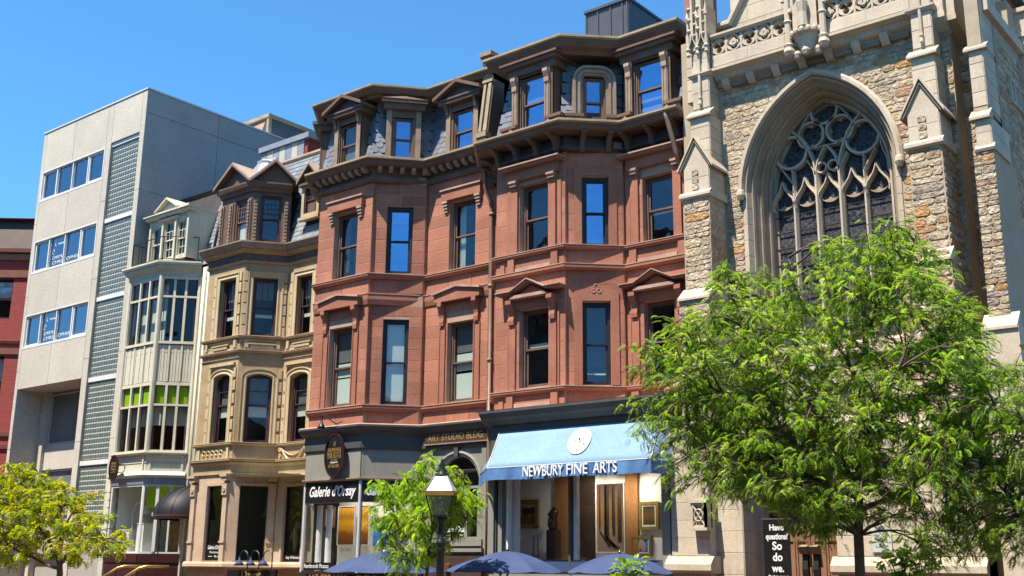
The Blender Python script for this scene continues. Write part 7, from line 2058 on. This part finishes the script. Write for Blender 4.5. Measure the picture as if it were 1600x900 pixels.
for w_, u_, l_ in (('NEWBURY', 1.66, 1.14), ('FINE', 2.61, .56), ('ARTS', 3.36, .62)):
    text(fv, w_, u_, 3.785, .235, AW, 'white_letter', .0, l_, bold=.002, ext=.012)
uc = 2.34; vc = .70
q = MB(); pts = [(uc + .31 * math.cos(a) * (1 + .04 * math.sin(3 * a)) - .10 * math.sin(a), vc + .43 * math.sin(a)) for a in np.linspace(0, 2 * math.pi, 29)[:-1]]
prism(q, fa, pts, .015, .022); EM = q.build('emblem', 'white_letter', AW)
q = MB(); bar2(q, fa, [(uc + (x - uc) * .94, vc + (y - vc) * .94) for x, y in pts], .014, .022, .026, True)
rr = random.Random(4)
for i in range(46):
    a, r_ = rr.uniform(0, 6.28), rr.uniform(.02, .26); x, y = uc + r_ * math.cos(a) - .10 * math.sin(a) * r_ / .3, vc + r_ * 1.4 * math.sin(a); s = rr.uniform(.012, .035); t = rr.uniform(0, 3)
    prism(q, fa, [(x - s * math.cos(t), y - s * math.sin(t)), (x + s * .5 * math.sin(t), y - s * .5 * math.cos(t)), (x + s * math.cos(t), y + s * math.sin(t)), (x - s * .5 * math.sin(t), y + s * .5 * math.cos(t))], .022, .026)
q.build('emblem_engraving', 'sign_black', EM, kind='stuff')

# ------------------------------------------------------------------ street furniture
LP = thing('street_lamp', 'black cast iron street lamp post with four-sided glass lantern', 'street lamp', (-15.12, 16.5, 0))
lx, ly = -15.12, 16.5
q = MB(); lathe(q, lx, ly, [(.0, 0), (.24, 0), (.24, .12), (.19, .2), (.17, .5), (.12, .62), (.13, .7), (.085, .78), (.08, 1.3), (.075, 1.95), (.11, 2.0), (.075, 2.06), (.09, 2.1), (.11, 2.13), (.075, 2.18), (.06, 2.3), (.055, 2.5), (.08, 2.56), (.1, 2.6), (.1, 2.64), (0, 2.64)], 16); q.build('post', 'iron_black', LP, smooth=True)
q = MB(); tube(q, [(lx - .2, ly, 2.22), (lx + .2, ly, 2.22)], .015, 6); q.build('ladder_rest', 'iron_black', LP)
def frustum(q, r0, z0, r1, z1, rot=.2, n=4, cap=True):
    vs = [(lx + r * 1.414 * math.cos(rot + math.pi / 4 + i * math.pi / 2), ly + r * 1.414 * math.sin(rot + math.pi / 4 + i * math.pi / 2), z) for r, z in ((r0, z0), (r1, z1)) for i in range(4)]
    q.add(vs, [[i, (i + 1) % 4, 4 + (i + 1) % 4, 4 + i] for i in range(4)] + ([[3, 2, 1, 0], [4, 5, 6, 7]] if cap else []))
    return vs
ROT = .55
for i in range(4):
    q = MB(); vs = []
    for r, z in ((.17, 2.67), (.265, 3.04)):
        for k in (i, i + 1): a = ROT + math.pi / 4 + k * math.pi / 2; vs.append((lx + r * 1.414 * math.cos(a), ly + r * 1.414 * math.sin(a), z))
    q.add(vs, [(0, 1, 3, 2)]); q.build('lantern_pane', 'lamp_pane', LP)
    q = MB(); vs = []
    for r, z in ((.275, 3.13), (.13, 3.42)):
        for k in (i, i + 1): a = ROT + math.pi / 4 + k * math.pi / 2; vs.append((lx + r * 1.414 * math.cos(a), ly + r * 1.414 * math.sin(a), z))
    q.add(vs, [(0, 1, 3, 2)]); q.build('lantern_roof_pane', 'lamp_white', LP)  # opaque white: the reflection on the roof glass is put into the colour
    a = ROT + math.pi / 4 + i * math.pi / 2; cc, ss = 1.414 * math.cos(a), 1.414 * math.sin(a)
    q = MB(); tube(q, [(lx + .17 * cc, ly + .17 * ss, 2.66), (lx + .268 * cc, ly + .268 * ss, 3.05), (lx + .278 * cc, ly + .278 * ss, 3.13), (lx + .13 * cc, ly + .13 * ss, 3.43)], .014, 6); q.build('lantern_bar', 'iron_black', LP)
    q = MB(); tube(q, [(lx + .06 * cc, ly + .06 * ss, 2.3), (lx + .16 * cc, ly + .16 * ss, 2.5), (lx + .17 * cc, ly + .17 * ss, 2.66)], .012, 5); q.build('cradle', 'iron_black', LP)
q = MB(); frustum(q, .285, 3.04, .29, 3.13, ROT); q.build('lantern_band', 'amber', LP)
q = MB(); frustum(q, .175, 2.63, .18, 2.67, ROT); q.build('lantern_floor', 'iron_black', LP)
q = MB(); lathe(q, lx, ly, [(.14, 3.42), (.15, 3.46), (.09, 3.5), (.1, 3.54), (.05, 3.6), (.07, 3.64), (.03, 3.7), (.045, 3.73), (.0, 3.79)], 12); q.build('finial', 'iron_black', LP, smooth=True)
q = MB(); lathe(q, lx, ly, [(.03, 2.66), (.05, 2.8), (.03, 2.95), (0, 2.98)], 10); q.build('mantle', 'lamp_white', LP, smooth=True)

def umbrella(x, y, r, ztop, zrim, label, rot=0, bumps=8):
    T = thing('patio_umbrella', label, 'umbrella', (x, y, -.6), 'blue patio umbrellas')
    q = MB(); n = bumps; sub = 4; N_ = n * sub; rings = 8; vs = []
    for j in range(rings + 1):
        t = j / rings
        for k in range(N_):
            a = rot + 2 * math.pi * k / N_; fr = (k % sub) / sub; sag = .06 * math.sin(math.pi * fr) * t
            rr_ = r * t * (1 - .045 * math.sin(math.pi * fr))
            z = ztop - (ztop - zrim) * (t ** 1.7) - sag * .5
            vs.append((x + rr_ * math.cos(a), y + rr_ * math.sin(a), z))
    fs = [[j * N_ + k, j * N_ + (k + 1) % N_, (j + 1) * N_ + (k + 1) % N_, (j + 1) * N_ + k] for j in range(rings) for k in range(N_)]
    q.add(vs, fs); q.build('canopy', 'umbrella_blue', T)
    q = MB(); tube(q, [(x, y, -.6), (x, y, ztop)], .02, 8); q.build('pole', 'iron_black', T)
    for k in range(n):
        a = rot + 2 * math.pi * k / n
        q = MB(); tube(q, [(x + r * t * math.cos(a), y + r * t * math.sin(a), ztop - (ztop - zrim) * t ** 1.7 - .012) for t in np.linspace(.02, 1, 7)], .008, 4); q.build('rib', 'iron_black', T)
    q = MB(); lathe(q, x, y, [(.03, ztop - .01), (.035, ztop + .03), (.015, ztop + .06), (0, ztop + .08)], 8); q.build('finial', 'white_paint' if x < -18 else 'iron_black', T)
umbrella(-19.1, 18.9, 1.4, 1.99, 1.56, 'blue patio umbrella in front of the corner gallery, behind the small tree', .2)
umbrella(-15.38, 18.9, 1.22, 2.02, 1.60, 'blue patio umbrella under the left part of the awning', .35)
umbrella(-16.15, 19.6, 1.25, 1.95, 1.60, 'blue patio umbrella half hidden behind the one under the awning', .1)
umbrella(-12.52, 18.9, 1.04, 1.97, 1.61, 'blue patio umbrella nearest the church, alone on the right', .5)

# boards along the patio rail at the bottom edge
def board(label, x0, x1, y, z0, z1, s, w, h, v):
    T = thing('sign_board', label, 'sign', ((x0 + x1) / 2, y, z0))
    q = MB(); box(q, WX(0, y), x0, x1, z0, z1, -.05, 0); q.build('panel', 'sign_black', T)
    q = MB(); rectframe(q, WX(0, y), x0, x1, z0, z1, .03, -.06, .012); q.build('frame', 'sign_maroon', T)
    text(WX(0, y), s, (x0 + x1) / 2, v, h, T, 'gold_leaf', .003, w)
    for x in (x0 + .1, x1 - .1): q = MB(); tube(q, [(x, y + .06, -.6), (x, y + .06, z0 + .1)], .03, 6); q.build('post', 'iron_black', T)
    return T
board('dark red board with gold letters under three gooseneck lamps', -24.28, -22.36, 18.4, .95, 1.56, 'Davet', .75, .24, 1.42)
board('dark red board with a gold telephone number in front of the corner gallery', -21.25, -19.68, 18.4, .95, 1.51, '617 738 2750', 1.35, .2, 1.37)
board('dark red board reading FOR LEASE in front of the corner gallery', -19.6, -17.4, 18.4, .95, 1.52, 'FOR LEASE', 1.95, .2, 1.37)
for k, x in enumerate((-23.35, -22.9, -22.4)):
    T = thing('gooseneck_lamp', ['left', 'middle', 'right'][k] + ' blue gooseneck lamp of three on the dark red board', 'lamp', (x, 18.35, 1.56), 'gooseneck sign lamps')
    gooseneck(T, x, 18.3, 1.56, 1, .17, .3, 'iron_black', 'umbrella_blue', .14)
# ------------------------------------------------------------------ trees
def frond(n_pairs, leaf_l, leaf_w, length, droop):
    """one pinnate leaf in local space: along +x, drooping to -z; returns vertices and quads"""
    vs, fs = [], []
    for i in range(n_pairs):
        t = (i + .6) / n_pairs; x = length * t; z = -droop * length * t * t
        sc = .6 + .8 * math.sin(math.pi * min(1, t * .9 + .1))
        for s in (-1, 1):
            l, w = leaf_l * sc, leaf_w * sc
            k = len(vs)
            vs += [(x, 0, z), (x + w * .9, s * l * .5, z + .01), (x + w * .25, s * l, z - l * .18), (x - w * .5, s * l * .5, z - .0)]
            fs.append((k, k + 1, k + 2, k + 3) if s > 0 else (k + 3, k + 2, k + 1, k))
    return np.array(vs), np.array(fs)

def leaf_cloud(name, pos, direc, proto, scale, parent, m, seed):
    """pos (n,3), direc (n,3) unit: fronds with random roll, numpy-built into one mesh"""
    r = np.random.default_rng(seed); n = len(pos); V, F = proto
    X = direc / np.linalg.norm(direc, axis=1, keepdims=True)
    up = np.tile([0, 0, 1.0], (n, 1)) + r.normal(0, .35, (n, 3))
    Y = np.cross(up, X); Y /= np.linalg.norm(Y, axis=1, keepdims=True) + 1e-9
    Z = np.cross(X, Y)
    sc = scale * r.uniform(.7, 1.25, (n, 1, 1))
    W = (V[None, :, 0:1] * X[:, None, :] + V[None, :, 1:2] * Y[:, None, :] + V[None, :, 2:3] * Z[:, None, :]) * sc + pos[:, None, :]
    W = W.reshape(-1, 3); nv = len(V)
    Fq = (F[None] + (np.arange(n) * nv)[:, None, None]).reshape(-1, 4)
    me = bpy.data.meshes.new(name)
    me.vertices.add(len(W)); me.vertices.foreach_set('co', W.ravel())
    me.loops.add(Fq.size); me.loops.foreach_set('vertex_index', Fq.ravel())
    me.polygons.add(len(Fq)); me.polygons.foreach_set('loop_start', np.arange(0, Fq.size, 4)); me.polygons.foreach_set('loop_total', np.full(len(Fq), 4))
    me.update(calc_edges=True); me.validate()
    me.materials.append(MATS[m])
    return link(name, me, parent)

def grow(base, tips, r0, mb, rnd, sides=7, split=None):
    """limbs from base point to tips, gently curved; returns twig points"""
    tw = []
    for tip in tips:
        p, q = Vector(base), Vector(tip); L = (q - p).length; n = 7; pts = []
        side = Vector((rnd.uniform(-1, 1), rnd.uniform(-1, 1), 0)) * L * .07
        for i in range(n + 1):
            t = i / n
            pts.append(p.lerp(q, t) + Vector((0, 0, L * .14 * math.sin(math.pi * t))) + side * math.sin(math.pi * t) + Vector((rnd.uniform(-1, 1), rnd.uniform(-1, 1), rnd.uniform(-1, 1))) * L * .012)
        rad = [max(.006, r0 * (1 - .86 * i / n)) for i in range(n + 1)]
        tube(mb, pts, rad, sides)
        tw.append(pts)
    return tw

def inpoly(x, z, P):
    c = False; j = len(P) - 1
    for i in range(len(P)):
        (x0, z0), (x1, z1) = P[i], P[j]
        if (z0 > z) != (z1 > z) and x < (x1 - x0) * (z - z0) / (z1 - z0) + x0: c = not c
        j = i
    return c

def tree(name, label, base, trunk, limbs, outline, y0, dy, spacing, crad, leafm, barkm, nfr, proto, scale, seed, r0, thin=(), sprays=9):
    """outline: crown silhouette in (x,z) metres; clumps of foliage are scattered through its volume (depth y0 +- dy) and hung on real limbs"""
    rnd = random.Random(seed)
    T = thing(name, label, 'tree', base)
    mb = MB(); n = len(trunk)
    tube(mb, trunk, [r0 * (1 - .55 * i / (n - 1)) for i in range(n)], 10)
    skel = [Vector(p) for p in trunk[2:]]
    for L in limbs:
        pts = [Vector(p) for p in L]; fine = []
        for a, b in zip(pts, pts[1:]):
            for k in range(4): fine.append(a.lerp(b, k / 4) + Vector((rnd.uniform(-1, 1), rnd.uniform(-1, 1), rnd.uniform(-1, 1))) * .03)
        fine.append(pts[-1]); m = len(fine)
        tube(mb, fine, [max(.01, r0 * .48 * (1 - .85 * i / (m - 1))) for i in range(m)], 6); skel += fine[2:]
    cxo, czo = sum(p[0] for p in outline) / len(outline), sum(p[1] for p in outline) / len(outline)
    outline = [(x + (cxo - x) / math.hypot(cxo - x, czo - z) * crad * .75, z + (czo - z) / math.hypot(cxo - x, czo - z) * crad * .75) for x, z in outline]
    xs = [p[0] for p in outline]; zs = [p[1] for p in outline]
    clumps = []; tries = 0
    while tries < 6000:
        tries += 1
        x, z = rnd.uniform(min(xs), max(xs)), rnd.uniform(min(zs), max(zs))
        if not inpoly(x, z, outline): continue
        w = 1.0
        for (tx, tz, tr, tw) in thin:
            if (x - tx) ** 2 + (z - tz) ** 2 < tr * tr: w *= tw
        if rnd.random() > w: continue
        ex = min(abs(z - min(zs)), abs(max(zs) - z), 1.0)
        y = y0 + rnd.uniform(-dy, dy) * (.4 + .6 * ex)
        c = Vector((x, y, z))
        if any((c - q).length < spacing for q in clumps): continue
        clumps.append(c)
    pos, dirs = [], []
    for c in clumps:
        st0 = min(skel, key=lambda q: (q - c).length + max(0, q.z - c.z) * .8)
        tw = grow(st0, [c], .022, mb, rnd, 5)[0]
        for _ in range(sprays):
            v = Vector((rnd.gauss(0, 1), rnd.gauss(0, 1), rnd.gauss(0, .5))); v.normalize(); v *= rnd.uniform(.3, 1.0)
            tip = c + Vector((v.x * crad, v.y * crad, v.z * crad * .8 - .05))
            st = tw[rnd.choice((4, 5, 6, 7))]
            pts = grow(st, [tip], .008, mb, rnd, 3)[0]
            d0_ = (tip - st).normalized()
            for _ in range(int(nfr * rnd.uniform(.5, 1.5))):
                t = rnd.uniform(.2, 1.0); i = min(6, int(t * 7)); a = pts[i].lerp(pts[i + 1], t * 7 - i)
                off = Vector((rnd.gauss(0, .07), rnd.gauss(0, .07), rnd.gauss(-.01, .05)))
                pos.append(a + off); dirs.append(d0_ * .6 + Vector((rnd.gauss(0, .7), rnd.gauss(0, .7), rnd.gauss(-.2, .35))))
    mb.build('trunk', barkm, T, smooth=True)
    o = leaf_cloud('crown', np.array([tuple(p) for p in pos]), np.array([tuple(d) for d in dirs]), proto, scale, T, leafm, seed)
    print('TREE', name, len(clumps), 'clumps', len(pos), 'fronds', len(o.data.polygons), 'quads')
    return T

tk = [(-6.66, 16.5, 0), (-6.68, 16.5, 1.2), (-6.66, 16.5, 2.2), (-6.60, 16.5, 3.0), (-6.53, 16.5, 3.6), (-6.45, 16.5, 4.4), (-6.35, 16.5, 5.0), (-6.33, 16.5, 5.76)]
LM = [[(-6.45, 16.5, 4.4), (-6.69, 16.4, 4.99), (-7.27, 16.3, 5.9), (-7.45, 16.3, 6.6)], [(-6.33, 16.5, 5.3), (-5.9, 16.5, 6.01), (-5.5, 16.6, 6.6)], [(-6.5, 16.5, 3.9), (-5.6, 16.4, 4.8), (-4.9, 16.3, 5.27), (-4.5, 16.3, 5.3)],
      [(-6.6, 16.5, 3.2), (-7.3, 16.3, 4.3), (-7.99, 16.1, 5.03), (-8.5, 16.2, 6.3)], [(-6.6, 16.5, 3.0), (-7.6, 16.0, 3.8), (-8.8, 16.0, 4.6), (-9.5, 16.2, 4.9)], [(-6.6, 16.5, 2.7), (-8.0, 16.6, 3.4), (-9.1, 16.8, 3.9), (-9.8, 16.6, 4.1)],
      [(-6.6, 16.5, 2.9), (-5.62, 16.2, 3.44), (-4.74, 16.0, 3.5), (-3.9, 16.0, 3.6)], [(-6.6, 16.5, 2.6), (-5.6, 16.7, 3.0), (-4.7, 16.8, 2.9), (-4.1, 16.6, 2.5)], [(-6.55, 16.5, 3.4), (-6.9, 15.6, 4.0), (-7.2, 15.2, 4.5)], [(-6.55, 16.5, 3.4), (-6.0, 15.6, 4.0), (-5.4, 15.2, 4.4)], [(-6.55, 16.5, 3.3), (-6.6, 17.3, 4.2), (-6.2, 17.8, 5.0)], [(-6.6, 16.5, 2.9), (-7.3, 17.2, 3.6), (-8.3, 17.6, 4.4)]]
OUT = [(-10.2, 4.81), (-10.0, 5.4), (-9.8, 5.85), (-9.5, 5.95), (-8.89, 5.78), (-8.64, 6.02), (-8.75, 6.6), (-8.48, 6.9), (-8.0, 6.7), (-7.87, 6.31), (-7.26, 6.16), (-6.93, 6.5), (-6.9, 7.05), (-6.64, 7.15), (-6.23, 7.0), (-5.71, 7.14), (-5.4, 6.95), (-5.12, 6.5), (-5.04, 5.97), (-4.51, 5.65), (-4.36, 5.3), (-4.46, 4.84), (-4.09, 4.61), (-3.5, 4.3), (-3.3, 1.7), (-4.68, 1.7), (-5.3, 1.6), (-5.83, 2.4), (-6.58, 2.15), (-7.19, 1.95), (-7.81, 2.05), (-8.12, 2.45), (-9.25, 2.65), (-9.6, 3.1), (-10.05, 3.6), (-10.4, 3.9)]
tree('honey_locust_tree', 'large leafy green street tree in front of the church', (-6.66, 16.5, 0), tk, LM, OUT, 16.5, 1.25, .38, .42, 'leaf_locust', 'bark', 4.6, frond(8, .031, .015, .15, .5), 1.0, 11, .085,
     thin=((-6.6, 4.85, .8, .25), (-7.2, 5.7, .55, .3), (-7.6, 6.2, .4, .1), (-5.9, 5.1, .4, .4), (-9.2, 5.7, .5, .5), (-8.4, 5.6, .4, .4), (-5.6, 6.6, .8, .7), (-8.0, 4.6, .5, .6), (-7.0, 3.2, .4, .6)), sprays=10)
tk = [(-15.95, 17.0, 0), (-15.95, 17.0, 1.3), (-15.9, 17.0, 2.0), (-15.8, 17.0, 2.6), (-15.85, 17.0, 3.3)]
LM = [[(-15.9, 17, 1.9), (-16.5, 16.9, 2.5), (-17.1, 16.9, 3.0)], [(-15.85, 17, 2.3), (-15.3, 17, 3.0), (-14.9, 17, 3.5)], [(-15.9, 17, 2.2), (-16.3, 17.1, 3.0), (-16.2, 17.1, 3.7)], [(-15.95, 17, 1.6), (-16.6, 17, 1.9), (-17.0, 17, 2.1)], [(-15.9, 17, 1.8), (-15.3, 17, 2.2), (-14.9, 17, 2.6)]]
OUT = [(-17.5, 3.15), (-17.27, 3.5), (-16.51, 3.6), (-16.25, 4.05), (-15.98, 4.08), (-15.75, 3.7), (-15.5, 3.4), (-15.3, 3.8), (-14.9, 3.65), (-14.68, 3.18), (-14.6, 2.9), (-14.9, 2.6), (-15.2, 2.45), (-15.54, 1.88), (-15.97, 1.62), (-16.7, 1.58), (-17.18, 1.87), (-17.4, 2.4)]
tree('young_locust_tree', 'small bright green young tree behind the street lamp', (-15.95, 17.0, 0), tk, LM, OUT, 17.0, .5, .29, .22, 'leaf_bright', 'bark_young', 4.5, frond(8, .034, .018, .17, .7), 1.0, 23, .045, thin=((-15.45, 3.1, .25, .3), (-15.5, 2.2, .3, .4)), sprays=6)
tk = [(-29.9, 17.0, 0), (-29.95, 17.0, 1.4), (-30.1, 17, 2.0), (-30.0, 17, 2.6), (-30.25, 17, 3.2)]
LM = [[(-30.0, 17, 1.7), (-31.0, 17, 2.5), (-32.0, 17, 3.3), (-32.6, 17, 4.3)], [(-30.05, 17, 2.4), (-29.7, 17, 3.0), (-29.3, 17, 3.5)], [(-30.0, 17, 1.6), (-29.2, 17, 2.2), (-28.3, 17, 2.5), (-27.4, 17, 2.2)], [(-30, 17, 1.5), (-31.5, 16.8, 1.9), (-33, 16.8, 2.2), (-34.4, 16.8, 2.6)], [(-30.2, 17, 2.9), (-31.2, 17, 3.6), (-31.8, 17, 4.3)], [(-31.0, 17, 2.5), (-32.6, 17.3, 3.1), (-34.2, 17.3, 3.7)]]
OUT = [(-34.12, 4.6), (-33.39, 4.82), (-32.0, 4.7), (-31.6, 4.3), (-30.6, 4.2), (-29.9, 3.75), (-29.15, 3.4), (-28.41, 2.95), (-27.1, 2.2), (-27.24, 1.75), (-28.48, 1.75), (-28.9, 1.5), (-29.6, 1.75), (-31.13, 1.55), (-33.31, 1.45), (-35.4, 1.5), (-35.74, 4.5)]
tree('yellow_green_tree', 'yellow and green street tree in front of the concrete building', (-29.9, 17.0, 0), tk, LM, OUT, 17.0, 1.0, .52, .36, 'leaf_yellow', 'bark', 5, frond(4, .06, .045, .18, .5), 1.0, 31, .10, thin=((-30.2, 2.5, .6, .45), (-29.6, 1.8, .5, .4), (-31.5, 3.3, .5, .5), (-33.0, 2.6, .6, .6), (-28.5, 2.6, .6, .7), (-31, 4, .6, .7)), sprays=5)
# shrubs at the bottom edge
def shrub(label, x, y, z0, z1, r, leafm, seed, n=260, sc=.8):
    T = thing('shrub', label, 'shrub', (x, y, z0)); rnd = random.Random(seed); mb = MB(); pos, dirs = [], []
    for _ in range(12):
        tip = Vector((x + rnd.gauss(0, r * .6), y + rnd.gauss(0, r * .6), z1 - abs(rnd.gauss(0, .25))))
        p = grow((x, y, z0), [tip], .02, mb, rnd, 4)[0]
        for _ in range(n // 12):
            i = rnd.randint(3, 7); pos.append(p[i] + Vector((rnd.gauss(0, .07), rnd.gauss(0, .07), rnd.gauss(0, .07)))); dirs.append((rnd.gauss(0, 1), rnd.gauss(0, 1), rnd.gauss(.2, .6)))
    mb.build('stem', 'bark_young', T)
    leaf_cloud('foliage', np.array([tuple(p) for p in pos]), np.array(dirs), frond(4, .06, .045, .16, .4), sc, T, leafm, seed)
shrub('small leafy plant in front of the umbrella nearest the church', -12.0, 18.3, -.5, 1.85, .3, 'leaf_bright', 5)
shrub('small leafy shrub at the foot of the church wall, right', -6.95, 19.4, 0, 2.25, .35, 'leaf_locust', 8, 420)
